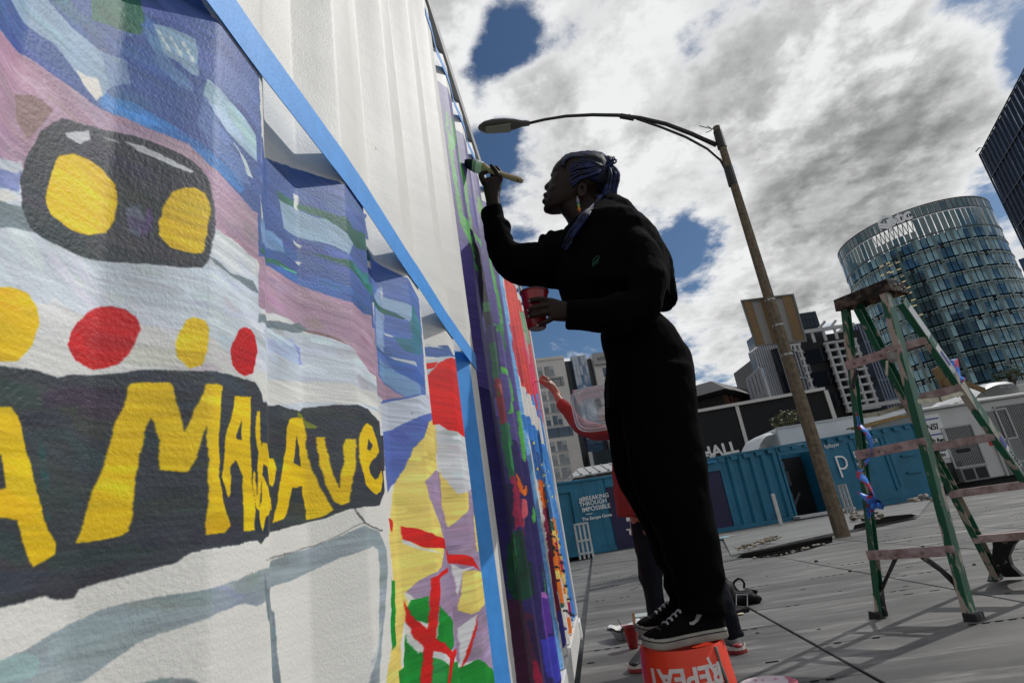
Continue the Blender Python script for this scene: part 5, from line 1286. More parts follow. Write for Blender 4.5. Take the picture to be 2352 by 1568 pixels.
# ---------------------------------------------------------------- concrete lamp post with its sign board
def lamp_post():
    base = at_ground(1936, 1232); dist = math.hypot(base.x, base.y)
    top = at_dist(1645, 292, dist)
    t = empty('street_lamp', base, 0, 'leaning concrete street lamp with a long curved arm over the plaza', 'street lamp')
    conc_m = mat('pole_concrete', (.215, .17, .115), .9, col2=(.115, .088, .058), vscale=14, sharp=(.35, .65), bump=.006, bscale=60, detail=8)
    ax = Vector((top.x - base.x, top.y - base.y, top.z))
    def P_(x, y): return at_dist(x, y, dist) - base
    H = top.z; n = 14; vs = []; fs = []
    for i in range(n + 1):
        k = i / n; c = Vector((ax.x * k, ax.y * k, -.06 + (H + .06) * k)); r = .118 - .050 * k
        for j in range(8):
            a = 2 * math.pi * (j + .5) / 8 + .3; vs.append(c + Vector((math.cos(a) * r, math.sin(a) * r, 0)))
    for i in range(n):
        for j in range(8): fs.append((i * 8 + j, i * 8 + (j + 1) % 8, i * 8 + 8 + (j + 1) % 8, i * 8 + 8 + j))
    fs.append(tuple(n * 8 + j for j in range(8)))
    pyobj('pole', vs, fs, conc_m, t)
    arm_m = mat('lamp_arm_grey', (.045, .043, .040), .5, metal=.3)
    pts = [(1645, 333), (1590, 308), (1530, 285), (1470, 271), (1420, 265), (1360, 264), (1300, 267), (1250, 275), (1216, 283)]
    # the arm swings a little towards the viewer
    def arm_pt(x, y): return at_dist(x, y, dist - (1645 - x) / 430 * .5) - base
    bm = BM(); tube(bm, [arm_pt(*p) for p in pts], [.046, .044, .042, .040, .038, .035, .032, .030, .030], 10); obj('arm', bm, arm_m, t, smooth=True)
    bm = BM(); tube(bm, [arm_pt(*p) for p in ((1668, 392), (1655, 368), (1625, 342), (1575, 315), (1520, 293), (1480, 279), (1462, 273))], .024, 8); obj('brace', bm, arm_m, t, smooth=True)
    bm = BM(); tube(bm, [arm_pt(1425, 266.5), arm_pt(1456, 272)], .056, 10); obj('clamp', bm, arm_m, t)
    bm = BM(); tube(bm, [arm_pt(1446, 263), arm_pt(1444, 268)], .018, 6); obj('clamp_bolt', bm, arm_m, t)
    for y0, y1 in ((302, 340), (385, 425)):
        a, b = P_(1648 + (y0 - 302) * .295, y0), P_(1648 + (y1 - 302) * .295, y1); bm = BM(); tube(bm, [a, b], [.082, .086], 10); obj('bracket', bm, arm_m, t)
    # lamp head: flattened almond
    head_m = mat('lamp_head_grey', (.10, .095, .085), .45); lens_m = mat('lamp_lens', (.30, .28, .22), .3, var=.2, vscale=60)
    secs = [(1216, 283, .026), (1200, 284, .048), (1175, 286, .062), (1150, 288, .085), (1125, 291, .095), (1108, 293, .075), (1098, 295, .03)]
    bm = BM(); rings = []
    c0 = arm_pt(1216, 283); c1 = arm_pt(1098, 294); d = (c1 - c0).normalized(); side = d.cross(Vector((0, 0, 1))).normalized(); upv = side.cross(d).normalized()
    L_ = (c1 - c0).length
    prof_ = [(0, .07, .055), (.14, .08, .06), (.30, .15, .075), (.5, .20, .08), (.72, .21, .075), (.88, .17, .06), (.97, .09, .035), (1.0, .03, .012)]
    for k, w, h in prof_:
        c = c0 + d * L_ * k; rings.append([bm.verts.new(c + side * (w * math.cos(a)) + upv * (h * (math.sin(a) if math.sin(a) > 0 else math.sin(a) * .75))) for a in [2 * math.pi * q / 16 for q in range(16)]])
    for a, b in zip(rings, rings[1:]):
        for q in range(16): bm.faces.new((a[q], a[(q + 1) % 16], b[(q + 1) % 16], b[q]))
    bm.faces.new(rings[0][::-1]); bm.faces.new(rings[-1]); bmesh.ops.recalc_face_normals(bm, faces=bm.faces)
    hd = obj('lamp_head', bm, head_m, t, smooth=True)
    bm = BM()
    for (k0, k1, w, dz, mm) in ((.38, .86, .135, -.066, None),):
        q = [c0 + d * L_ * k + side * s * w * (1 if k == k0 else .75) + upv * dz for k, s in ((k0, -1), (k0, 1), (k1, 1), (k1, -1))]
        q2 = [v - upv * .012 for v in q]; a = [bm.verts.new(v) for v in q]; b = [bm.verts.new(v) for v in q2]
        bm.faces.new(a); bm.faces.new(b[::-1])
        for i in range(4): bm.faces.new((a[i], a[(i + 1) % 4], b[(i + 1) % 4], b[i]))
    bmesh.ops.recalc_face_normals(bm, faces=bm.faces)
    obj('lens', bm, lens_m, hd)
    # loose wires at the top
    for q in (((1638, 297), (1620, 293), (1606, 289)), ((1636, 297), (1628, 292), (1624, 290)), ((1636, 298), (1629, 302), (1621, 305))):
        bm = BM(); tube(bm, [P_(*p) for p in q], .008, 5); obj('loose_wire', bm, arm_m, t)
    for y in (748, 815, 690):
        x = 1648 + (y - 302) * .3105; a = P_(x, y); bm = BM(); tube(bm, [a + Vector((0, 0, -.015)), a + Vector((0, 0, .015))], .120 - .050 * a.z / H, 8); obj('steel_band', bm, steel, t)
    # plywood sign seen from behind, strapped to the far side
    c = at_dist(1775, 735, dist + .22); s = empty('sign_board', c, 0, 'back of a square plywood sign with pale centre strapped to the lamp post', 'sign')
    def Q(x, y, dd=.22): return at_dist(x, y, dist + dd) - c
    def board(name, q, m_, dd, th, parent=s):
        bm = BM(); a = [bm.verts.new(Q(x, y, dd)) for x, y in q]; b = [bm.verts.new(Q(x, y, dd + th)) for x, y in q]
        bm.faces.new(a); bm.faces.new(b[::-1])
        for i in range(4): bm.faces.new((a[i], a[(i + 1) % 4], b[(i + 1) % 4], b[i]))
        bmesh.ops.recalc_face_normals(bm, faces=bm.faces); return obj(name, bm, m_, parent)
    ply = mat('sign_plywood', (.25, .165, .085), .8, var=.25, vscale=3, stretch=(1, 1, .15)); pale = mat('sign_pale', (.40, .39, .37), .7); ali = mat('sign_frame', (.20, .20, .19), .5, metal=.3)
    board('panel', ((1703, 690), (1821, 676), (1852, 782), (1736, 795)), pale, .24, .02)
    board('batten', ((1706, 690), (1724, 688), (1757, 792), (1739, 794)), ply, .20, .035)
    board('batten', ((1745, 686), (1760, 684), (1800, 788), (1776, 791)), ply, .20, .035)
    board('batten', ((1796, 680), (1817, 677), (1848, 782), (1826, 785)), ply, .20, .035)
    for q in (((1700, 689), (1822, 674), (1823, 677), (1701, 692)), ((1735, 793), (1853, 780), (1854, 784), (1736, 797)), ((1700, 689), (1704, 689), (1739, 796), (1735, 796)), ((1819, 675), (1823, 674), (1854, 783), (1850, 783))): board('frame', q, ali, .19, .05)
lamp_post()

# ---------------------------------------------------------------- green fibreglass stepladder
def stepladder():
    grn = bpy.data.materials.new('ladder_green'); grn.use_nodes = True
    nt = grn.node_tree; b = nt.nodes['Principled BSDF']; N = nt.nodes.new; L = nt.links.new
    tc = N('ShaderNodeTexCoord')
    def patches(sc, st, lo, hi, c0, c1, prev=None):
        mp = N('ShaderNodeMapping'); mp.inputs['Scale'].default_value = st; L(tc.outputs['Object'], mp.inputs[0])
        n = N('ShaderNodeTexNoise'); n.inputs['Scale'].default_value = sc; n.inputs['Detail'].default_value = 7; n.inputs['Roughness'].default_value = .62; L(mp.outputs[0], n.inputs['Vector'])
        r = N('ShaderNodeMapRange'); L(n.outputs[0], r.inputs[0]); r.inputs[1].default_value = lo; r.inputs[2].default_value = hi
        mx = N('ShaderNodeMix'); mx.data_type = 'RGBA'; L(r.outputs[0], mx.inputs[0])
        if prev is None: mx.inputs[6].default_value = (*c0, 1)
        else: L(prev, mx.inputs[6])
        mx.inputs[7].default_value = (*c1, 1); return mx.outputs[2]
    c = patches(5, (1, 1, .5), .35, .7, (.006, .085, .040), (.012, .14, .072))
    c = patches(11, (1.2, 1.2, .28), .53, .56, None, (.40, .35, .28), c)
    c = patches(7, (1.5, 1.5, .5), .68, .70, None, (.62, .36, .03), c)
    L(c, b.inputs['Base Color']); b.inputs['Roughness'].default_value = .42
    pink = mat('ladder_step', (.46, .37, .35), .55, metal=.1, col2=(.27, .19, .175), vscale=16, sharp=(.4, .62), bump=.001, bscale=80); blk = mat('ladder_black', (.018, .018, .018), .5, col2=(.22, .20, .17), vscale=22, sharp=(.60, .66)); capm = mat('ladder_cap', (.035, .030, .026), .65, col2=(.22, .17, .13), vscale=18, sharp=(.45, .6)); wht_ = mat('ladder_label', (.62, .62, .62), .5, var=.1, vscale=20); lbl = mat('ladder_label_blue', (.06, .07, .30), .5); met = mat('ladder_spreader', (.38, .35, .26), .4, metal=.5, var=.3, vscale=20)
    ZC = 1.80
    RA0, RB0 = at_ground(2018, 1417), at_ground(2238, 1422)            # rear feet
    FA0, FB0 = at_ground(2288, 1331), at_ground(2500, 1325)           # front feet
    org = (RA0 + FA0) / 2; t = empty('stepladder', org, 0, 'paint-splashed green fibreglass stepladder standing open on the plaza', 'ladder')
    def up(x, y, z): return at_ground(x, y, z) - org
    RA1, RB1 = up(1937, 712, ZC - .06), up(2040, 672, ZC - .06)
    FA1, FB1 = up(1966, 706, ZC - .06), up(2077, 690, ZC - .10)
    RA0, RB0, FA0 = RA0 - org, RB0 - org, FA0 - org
    # the off-frame front foot follows from the visible run of that rail
    FB0 = FA0 + (RB0 - RA0) * 1.04 + Vector((.03, .02, 0))
    wdir = (RB0 - RA0).normalized(); pdir = (FA0 - RA0); pdir = (pdir - wdir * pdir.dot(wdir)).normalized()
    def rail(p, q, web, flange, name='rail', out=1):
        """channel: web faces along the ladder's width, flanges point inwards"""
        bm = BM(); d = (q - p).normalized(); inn = (wdir - d * wdir.dot(d)).normalized() * out; f = d.cross(inn).normalized()
        def bar(o, w, h, ax_w, ax_h):
            vs = []
            for c_ in (p, q):
                for a, e in ((-1, -1), (1, -1), (1, 1), (-1, 1)): vs.append(bm.verts.new(c_ + o + ax_w * (a * w / 2) + ax_h * (e * h / 2)))
            for k in range(4): bm.faces.new((vs[k], vs[(k + 1) % 4], vs[4 + (k + 1) % 4], vs[4 + k]))
            bm.faces.new(vs[3::-1]); bm.faces.new(vs[4:])
        bar(Vector(), web, .006, f, inn)
        for s in (-1, 1): bar(f * (s * (web / 2 - .003)) + inn * (flange / 2 + .0032), .006, flange, f, inn)
        bmesh.ops.recalc_face_normals(bm, faces=bm.faces)
        return obj(name, bm, grn, t)
    rail(RA0, RA1, .052, .028, 'rear_rail', 1); rail(RB0, RB1, .075, .030, 'rear_rail', -1)
    rail(FA0, FA1, .085, .030, 'front_rail', 1); fr = rail(FB0, FB1, .085, .030, 'front_rail', -1)
    for p, q in ((RA0, RA1), (RB0, RB1), (FA0, FA1), (FB0, FB1)):
        bm = BM(); d = (q - p).normalized(); beam(bm, p - d * .012, p + d * .035, .062, .10, pdir, .004); obj('foot', bm, blk, t)
    def at_z(p, q, z): return p.lerp(q, (z - p.z) / (q.z - p.z))
    # steps between the front rails, braces between the rear rails
    for k in range(1, 6):
        z = .295 * k; a, b_ = at_z(FA0, FA1, z), at_z(FB0, FB1, z); bm = BM(); beam(bm, a + wdir * .004, b_ - wdir * .004, .085, .006, (0, 0, 1)); st = obj('step', bm, pink, t)
        bm = BM(); beam(bm, a - pdir * -.045 + Vector((0, 0, -.018)) + wdir * .004, b_ + pdir * .045 + Vector((0, 0, -.018)) - wdir * .004, .004, .045, (0, 0, 1)); obj('step_lip', bm, pink, st)
        bm = BM(); beam(bm, a - pdir * .045 + Vector((0, 0, -.018)) + wdir * .004, b_ - pdir * .045 + Vector((0, 0, -.018)) - wdir * .004, .004, .045, (0, 0, 1)); obj('step_lip', bm, pink, st)
    for z in (.33, .88, 1.40):
        a, b_ = at_z(RA0, RA1, z), at_z(RB0, RB1, z); bm = BM(); beam(bm, a - pdir * .03 - wdir * .01, b_ - pdir * .035 + wdir * .01, .006, .052, (0, 0, 1), .001); o = obj('rear_brace', bm, pink, t)
        for k in (.15, .35, .66, .93):
            c_ = (a.lerp(b_, k)) - pdir * .04; bm = BM(); bmesh.ops.create_uvsphere(bm, u_segments=8, v_segments=5, radius=.008, matrix=Matrix.Translation(c_)); obj('rivet', bm, mat('rivet', (.2, .18, .16), .5, metal=.4), o)
    def brace(p, q, mid, r=.016):
        bm = BM(); tube(bm, [p, p.lerp(q, .5) + mid, q], [r, r * .8, r], 8, flat=.7); obj('corner_brace', bm, blk, t, smooth=True)
    a, b_ = at_z(RA0, RA1, .305), at_z(RB0, RB1, .305)
    brace(a.lerp(b_, .30), at_z(RA0, RA1, .14) + wdir * .03, wdir * .0); brace(at_z(RA0, RA1, .14) + wdir * .03, at_z(RA0, RA1, .01) + wdir * .035, Vector(), .018)
    brace(a.lerp(b_, .62), at_z(RB0, RB1, .16) - wdir * .035, wdir * .01, .022); brace(at_z(RB0, RB1, .16) - wdir * .035, at_z(RB0, RB1, .02) - wdir * .02, Vector(), .022)
    a2, b2 = at_z(FA0, FA1, .28), at_z(FB0, FB1, .28)
    # broad curved knee brace under the bottom step
    bm = BM(); vs = []
    ptsb = [(.10, .275), (.08, .22), (.045, .15), (.035, .09), (.06, .02)]; pa = [(.26, .275), (.19, .22), (.135, .15), (.125, .09), (.155, .02)]
    L0 = [bm.verts.new(at_z(FA0, FA1, z) + wdir * w + pdir * .03) for w, z in ptsb]; L1 = [bm.verts.new(at_z(FA0, FA1, z) + wdir * w + pdir * .03) for w, z in pa]
    L2 = [bm.verts.new(v.co - pdir * .05) for v in L0]; L3 = [bm.verts.new(v.co - pdir * .05) for v in L1]
    for i in range(4):
        for A_, B_ in ((L0, L1), (L3, L2), (L2, L0), (L1, L3)): bm.faces.new((A_[i], A_[i + 1], B_[i + 1], B_[i]))
    bm.faces.new((L0[0], L1[0], L3[0], L2[0])); bm.faces.new((L0[4], L2[4], L3[4], L1[4])); bmesh.ops.recalc_face_normals(bm, faces=bm.faces)
    obj('knee_brace', bm, blk, t)
    brace(b2.lerp(a2, .3), at_z(FB0, FB1, .1), Vector())
    # spreaders
    for (p, q) in ((at_z(RB0, RB1, 1.10), at_z(FB0, FB1, 1.14)), (at_z(RA0, RA1, 1.10), at_z(FA0, FA1, 1.14))):
        m_ = p.lerp(q, .45) - Vector((0, 0, .015)); bm = BM(); beam(bm, p, m_, .006, .026); obj('spreader', bm, met, t); bm = BM(); beam(bm, m_.lerp(p, .08) + wdir * .006, q, .006, .026); obj('spreader', bm, met, t)
    # moulded top
    c4 = [(RA1 - pdir * .035 - wdir * .02), (RB1 - pdir * .035 + wdir * .03), (FB1 + pdir * .03 + wdir * .02), (FA1 + pdir * .03 - wdir * .02)]
    bm = BM()
    lo = []; hi = []
    for v in c4:
        hi.append(bm.verts.new((v.x, v.y, ZC + .012))); 
    cen = sum((v.co for v in hi), Vector()) / 4
    for v in hi: lo.append(bm.verts.new(cen + (v.co - cen) * 1.05 + Vector((0, 0, -.075))))
    bm.faces.new(hi)
    for i in range(4): bm.faces.new((lo[i], lo[(i + 1) % 4], hi[(i + 1) % 4], hi[i]))
    r_ = bmesh.ops.solidify(bm, geom=list(bm.faces), thickness=.007)
    bmesh.ops.recalc_face_normals(bm, faces=bm.faces)
    cap = obj('top_cap', bm, capm, t)
    for (u, z) in ((.25, -.03), (.5, -.02), (.75, -.035), (.5, -.055)):
        p = (c4[1].lerp(c4[2], u)); p = Vector((p.x, p.y, ZC + z)) + wdir * .012; bm = BM(); bmesh.ops.create_uvsphere(bm, u_segments=8, v_segments=5, radius=.008, matrix=Matrix.Translation(p)); obj('rivet', bm, MATS['rivet'], cap)
    # labels on the outer side of the right front rail
    d = (FB1 - FB0).normalized(); inn = wdir; f = d.cross(-inn).normalized()
    def label(z0, z1, w, m_, off=0, name='label'):
        bm = BM(); p, q = at_z(FB0, FB1, z0), at_z(FB0, FB1, z1); o_ = (wdir - d * wdir.dot(d)).normalized() * .0042
        vs = [bm.verts.new(c_ + o_ * (1 + off) + f * s * w / 2) for c_, s in ((p, -1), (p, 1), (q, 1), (q, -1))]; bm.faces.new(vs); return obj(name, bm, m_, fr)
    label(1.48, 1.66, .068, wht_); label(1.26, 1.42, .066, wht_); label(1.30, 1.385, .03, lbl, .3); label(.60, .86, .05, wht_); label(.80, .86, .048, lbl, .3)
    M_ = Matrix((d, f * 1.0, (wdir - d * wdir.dot(d)).normalized())).transposed().to_4x4(); M_.translation = at_z(FB0, FB1, .70) + (wdir - d * wdir.dot(d)).normalized() * .0065
    M_ = M_ @ Matrix.Rotation(R(180), 4, 'Z'); text_obj('lettering', 'WERNER', .046, M_, mat('label_ink', (.02, .02, .03), .6), fr, .0006, bold=.0012)
    M_ = M_.copy(); M_.translation = at_z(FB0, FB1, 1.445) + (wdir - d * wdir.dot(d)).normalized() * .0065; text_obj('lettering', '225', .028, M_, MATS['ladder_label'], fr, .0006)
    # hook with a rag of plaster by the second brace
    p = at_z(RB0, RB1, 1.37) - pdir * .05 - wdir * .05; bm = BM(); bmesh.ops.create_icosphere(bm, subdivisions=2, radius=.03, matrix=Matrix.Translation(p) @ Matrix.Diagonal((.8, .8, 1.3, 1))); obj('rail_bracket', bm, mat('bracket_grey', (.25, .24, .22), .6, var=.3, vscale=40), t, smooth=True)
    bm = BM(); tube(bm, [p + Vector((-.03, 0, -.02)), p + Vector((-.06, .0, -.10))], .007, 6); obj('hook', bm, met, t)
    bm = BM(); pa_ = at_z(RA0, RA1, 1.36) - pdir * .04; tube(bm, [pa_ + wdir * .06, pa_ + wdir * .02 - Vector((0, 0, .06)), pa_ - Vector((0, 0, .10))], .012, 6); obj('corner_brace', bm, blk, t)
    # tape left hanging on the ladder
    tp = bpy.data.materials.new('ribbon_tape'); tp.use_nodes = True; n2 = tp.node_tree; bb = n2.nodes['Principled BSDF']; bb.inputs['Roughness'].default_value = .5
    tc2 = n2.nodes.new('ShaderNodeTexCoord'); nn = n2.nodes.new('ShaderNodeTexNoise'); nn.inputs['Scale'].default_value = 22; nn.inputs['Detail'].default_value = 1; n2.links.new(tc2.outputs['Object'], nn.inputs['Vector'])
    rm = n2.nodes.new('ShaderNodeValToRGB'); n2.links.new(nn.outputs[0], rm.inputs[0]); rm.color_ramp.elements[0].position = .56; rm.color_ramp.elements[0].color = (.05, .22, .74, 1); rm.color_ramp.elements[1].position = .60; rm.color_ramp.elements[1].color = (.42, .03, .07, 1); n2.links.new(rm.outputs[0], bb.inputs['Base Color'])
    TG = 'scraps of blue tape hanging on the stepladder'
    def ribbon(label, pts, w, tw=0.0):
        bm = BM(); prev = None; n = len(pts)
        for i, (x, y, dz) in enumerate(pts):
            c_ = at_dist(x, y, dz); a = tw * i; e = Vector((math.cos(a), .3, math.sin(a))).normalized() * w / 2
            cur = (bm.verts.new(c_ - e), bm.verts.new(c_ + e))
            if prev: bm.faces.new((prev[0], prev[1], cur[1], cur[0]))
            prev = cur
        me_o = obj('tape_scrap', bm, tp, None, smooth=True); md = me_o.modifiers.new('t', 'SOLIDIFY'); md.thickness = .0012
        return tag(me_o, label, 'tape', TG)
    dA = math.hypot(*(RA0 + org).xy) - .02; dA2 = math.hypot(*(at_z(RA0, RA1, .8) + org).xy) - .05
    ribbon('long curl of blue and pink tape hanging beside the left ladder rail', [(1972, 975, dA2), (1988, 990, dA2 - .01), (2000, 1010, dA2 - .02), (2004, 1030, dA2 - .02), (1998, 1052, dA2 - .02), (1985, 1065, dA2 - .01)], .035, .25)
    ribbon('crumpled blue and red tape bunch low on the left ladder rail', [(1976, 1078, dA2 - .04), (1972, 1090, dA2 - .06), (1990, 1105, dA2 - .05), (2008, 1135, dA2 - .04), (1996, 1150, dA2 - .03), (1975, 1130, dA2 - .06), (1990, 1140, dA2 - .07), (2010, 1160, dA2 - .05), (2000, 1185, dA2 - .05), (1990, 1165, dA2 - .06), (1998, 1145, dA2 - .07), (2024, 1152, dA2 - .06), (2020, 1168, dA2 - .05)], .05, .5)
    dB = math.hypot(*(at_z(FB0, FB1, 1.12) + org).xy) - .03
    ribbon('torn flag of blue tape with red edge stuck high on the right ladder rail', [(2180, 827, dB), (2192, 826, dB - .02), (2196, 850, dB - .02), (2200, 868, dB - .02), (2214, 875, dB - .01)], .06, .12)
    ribbon('narrow blue tape strip along the upper left ladder rail', [(1968, 945, dA2), (1972, 965, dA2), (1974, 985, dA2 - .005)], .022, 0)
stepladder()

# ---------------------------------------------------------------- people
from mathutils.bvhtree import BVHTree
def loft(bm, rows, seg=20, n=2.2, cap=True):
    """closed skin through cross-sections; a row is (point A, point B, distance ahead, depth) and may carry its own exponent"""
    rings = []
    for r in rows:
        A, B, Y, dep = r[:4]; e = r[4] if len(r) > 4 else n
        pa = at_y(*A, Y) if not isinstance(A, Vector) else A; pb = at_y(*B, Y) if not isinstance(B, Vector) else B
        c = (pa + pb) / 2; a = (pb - pa) / 2; v = Vector((0, 1, 0)); an = a.normalized(); v = (v - an * v.dot(an)).normalized() * dep / 2
        ring = []
        for k in range(seg):
            t = 2 * math.pi * k / seg; ct, st = math.cos(t), math.sin(t)
            ring.append(bm.verts.new(c + a * (math.copysign(abs(ct) ** (2 / e), ct)) + v * (math.copysign(abs(st) ** (2 / e), st))))
        rings.append(ring)
    fs = []
    for a, b in zip(rings, rings[1:]):
        for k in range(seg): fs.append(bm.faces.new((a[k], a[(k + 1) % seg], b[(k + 1) % seg], b[k])))
    if cap: fs.append(bm.faces.new(rings[0][::-1])); fs.append(bm.faces.new(rings[-1]))
    bmesh.ops.recalc_face_normals(bm, faces=fs)
def limb(bm, pts, seg=12):
    """round-ended limb; pts are (x, y, distance ahead, radius in metres) or (Vector, radius)"""
    P_ = []; Rd = []
    for p in pts:
        if len(p) == 2: P_.append(Vector(p[0])); Rd.append(p[1])
        else: P_.append(at_y(p[0], p[1], p[2])); Rd.append(p[3])
    # smooth the run
    P2 = []; R2 = []
    for i in range(len(P_) - 1):
        p0, p1, p2, p3 = P_[max(i - 1, 0)], P_[i], P_[i + 1], P_[min(i + 2, len(P_) - 1)]
        for k in range(4):
            t = k / 4; P2.append(.5 * ((2 * p1) + (p2 - p0) * t + (2 * p0 - 5 * p1 + 4 * p2 - p3) * t * t + (-p0 + 3 * p1 - 3 * p2 + p3) * t ** 3)); R2.append(Rd[i] * (1 - t) + Rd[i + 1] * t)
    P2.append(P_[-1]); R2.append(Rd[-1])
    d0 = (P2[0] - P2[1]).normalized(); d1 = (P2[-1] - P2[-2]).normalized()
    P3 = [P2[0] + d0 * R2[0] * .95, P2[0] + d0 * R2[0] * .7] + P2 + [P2[-1] + d1 * R2[-1] * .7, P2[-1] + d1 * R2[-1] * .95]
    R3 = [R2[0] * .25, R2[0] * .72] + R2 + [R2[-1] * .72, R2[-1] * .25]
    n0 = len(bm.faces); tube(bm, P3, R3, seg); bm.faces.ensure_lookup_table(); bmesh.ops.recalc_face_normals(bm, faces=bm.faces[n0:])
def blob(bm, c, r, M=None):
    c = at_y(*c) if not isinstance(c, Vector) else c
    bmesh.ops.create_icosphere(bm, subdivisions=2, radius=1, matrix=Matrix.Translation(c) @ (M or Matrix.Identity(4)) @ Matrix.Diagonal((*r, 1)))
def fuse(name, bm, voxel, m, parent, smooth=6, wrinkle=0, wscale=.1, deci=1.0):
    """melt overlapping closed pieces into one continuous skin"""
    me = bpy.data.meshes.new(name); bm.to_mesh(me); bm.free()
    o = bpy.data.objects.new(name, me); COL.objects.link(o)
    md = o.modifiers.new('r', 'REMESH'); md.mode = 'VOXEL'; md.voxel_size = voxel; md.use_smooth_shade = True
    if smooth: s = o.modifiers.new('s', 'SMOOTH'); s.iterations = smooth; s.factor = .5
    if wrinkle:
        tx = bpy.data.textures.new(name, 'CLOUDS'); tx.noise_scale = wscale; tx.noise_depth = 2
        d = o.modifiers.new('d', 'DISPLACE'); d.texture = tx; d.strength = wrinkle; d.mid_level = .5; d.texture_coords = 'GLOBAL'
        s = o.modifiers.new('s2', 'SMOOTH'); s.iterations = 2
    if deci < 1: dc = o.modifiers.new('c', 'DECIMATE'); dc.ratio = deci
    dg = bpy.context.evaluated_depsgraph_get(); m2 = bpy.data.meshes.new_from_object(o.evaluated_get(dg))
    o.modifiers.clear(); o.data = m2; bpy.data.meshes.remove(me)
    m2.materials.clear(); m2.materials.append(m); m2.polygons.foreach_set('use_smooth', [True] * len(m2.polygons))
    inv = parent.matrix_basis.inverted(); m2.transform(inv); o.parent = parent
    return o
def surf(o, parent, x, y):
    """first point of a mesh on the line of sight of (x, y), and its normal"""
    me = o.data; bv = BVHTree.FromPolygons([parent.matrix_basis @ v.co for v in me.vertices], [tuple(p.vertices) for p in me.polygons])
    loc, nr, _, _ = bv.ray_cast(Vector(CAMP), Vector(px(x, y)).normalized()); return loc, nr
z5 = lambda x, y: (1022.1 + .32963 * x, 287.1 + .32963 * y)
zh = lambda x, y: (1062.3 + .14648 * x, 344.5 + .14648 * y)
zc_ = lambda x, y: (1205.8 + .14648 * x, 574.2 + .14648 * y)
skin_m = mat('dark_brown_skin', (.017, .0090, .0056), .5, spec=.2, var=.12, vscale=12, bump=.0004, bscale=220)
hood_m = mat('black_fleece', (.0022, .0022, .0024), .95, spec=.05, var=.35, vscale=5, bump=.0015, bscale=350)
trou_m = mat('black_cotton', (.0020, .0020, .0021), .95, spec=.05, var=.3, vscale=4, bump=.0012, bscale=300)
YB = 1.95
def painter():
    t = empty('person', at_ground(1568, 1470, .37), 0, 'person in black hoodie and baggy black trousers with blue braids, painting from an upturned bucket', 'person')
    YH = 1.97
    # ---- continuous body: head, neck, trunk, arms, hands, legs
    bm = BM()
    # skull and face, slice by slice from chin to crown
    sl = [(607, 716, 800, .030), (596, 702, 900, .040), (578, 694, 962, .050), (556, 692, 985, .057), (530, 700, 1010, .062), (505, 706, 1045, .066), (480, 706, 1085, .070), (450, 716, 1115, .073), (420, 722, 1135, .075), (395, 730, 1146, .076), (372, 742, 1150, .077), (350, 738, 1150, .078), (325, 745, 1146, .078), (300, 760, 1138, .077), (275, 785, 1120, .068), (256, 815, 1080, .054), (244, 850, 1040, .038), (238, 900, 1000, .020)]
    rings = []
    for y, xf, xb, wd in sl:
        pf = at_y(*z5(xf, y + (960 - xf) * -.0), YH); pb = at_y(*z5(xb, y - 20 * (1 if y > 300 else .5)), YH); ring = []
        for k in range(28):
            a = 2 * math.pi * k / 28; tt = .5 - .5 * math.cos(a)                     # 0 front, 1 back
            if tt < .56: w = (1 - abs((tt - .56) / .56) ** 2.5) ** (1 / 2.2)
            else: w = (1 - ((tt - .56) / .44) ** 2.2) ** (1 / 2.0)
            p = pf.lerp(pb, tt) + Vector((0, math.copysign(1, math.sin(a)) * wd * w if abs(math.sin(a)) > 1e-6 else 0, 0)); ring.append(bm.verts.new(p))
        rings.append(ring)
    fs = []
    for a, b in zip(rings, rings[1:]):
        for k in range(28): fs.append(bm.faces.new((a[k], a[(k + 1) % 28], b[(k + 1) % 28], b[k])))
    fs += [bm.faces.new(rings[0]), bm.faces.new(rings[-1])]; bmesh.ops.recalc_face_normals(bm, faces=fs)
    limb(bm, [(*z5(757, 372), YH, .007), (*z5(732, 408), YH, .010), (*z5(712, 434), YH, .0125), (*z5(724, 448), YH, .010)])
    for s in (-1, 1): blob(bm, (*z5(729, 449), YH + s * .013), (.011, .008, .008))
    limb(bm, [(*z5(722, 494), YH - .024, .004), (*z5(704, 489), YH - .008, .0105), (*z5(704, 489), YH + .008, .0105), (*z5(722, 494), YH + .024, .004)])
    limb(bm, [(*z5(722, 530), YH - .022, .005), (*z5(700, 532), YH - .008, .0125), (*z5(700, 532), YH + .008, .0125), (*z5(722, 530), YH + .022, .005)])
    blob(bm, (*z5(722, 584), YH), (.021, .022, .019))
    limb(bm, [(*z5(775, 352), YH - .042, .006), (*z5(752, 350), YH - .02, .009), (*z5(752, 350), YH + .02, .009), (*z5(775, 352), YH + .042, .006)])
    for s in (-1, 1):
        blob(bm, (*z5(790, 440), YH + s * .040), (.028, .018, .022))                                   # cheekbones
        e = at_y(*z5(955, 455), YH + s * .080); tube(bm, [e + Vector((.012 * math.cos(a) + .004 * math.sin(a), s * .004 * math.cos(a), .026 * math.sin(a))) for a in np.linspace(0, 2 * math.pi, 14)], .0065, 8); blob(bm, e + Vector((-.002, -s * .004, -.010)), (.012, .006, .020))
    loft(bm, [(z5(790, 585), z5(1040, 500), YH, .10), (z5(835, 640), z5(1075, 545), YH, .105), (z5(868, 700), z5(1120, 600), YH, .12), (z5(880, 760), z5(1180, 690), YH, .18)])
    loft(bm, [(z5(910, 760), z5(1180, 690), YB, .22), (z5(900, 850), z5(1380, 850), YB, .28), (z5(920, 1000), z5(1430, 980), YB, .27), (z5(1060, 1200), z5(1420, 1180), YB, .22), ((1410, 760), (1495, 740), YB, .20), ((1430, 830), (1540, 815), YB, .21), ((1420, 880), (1560, 875), YB, .21)])
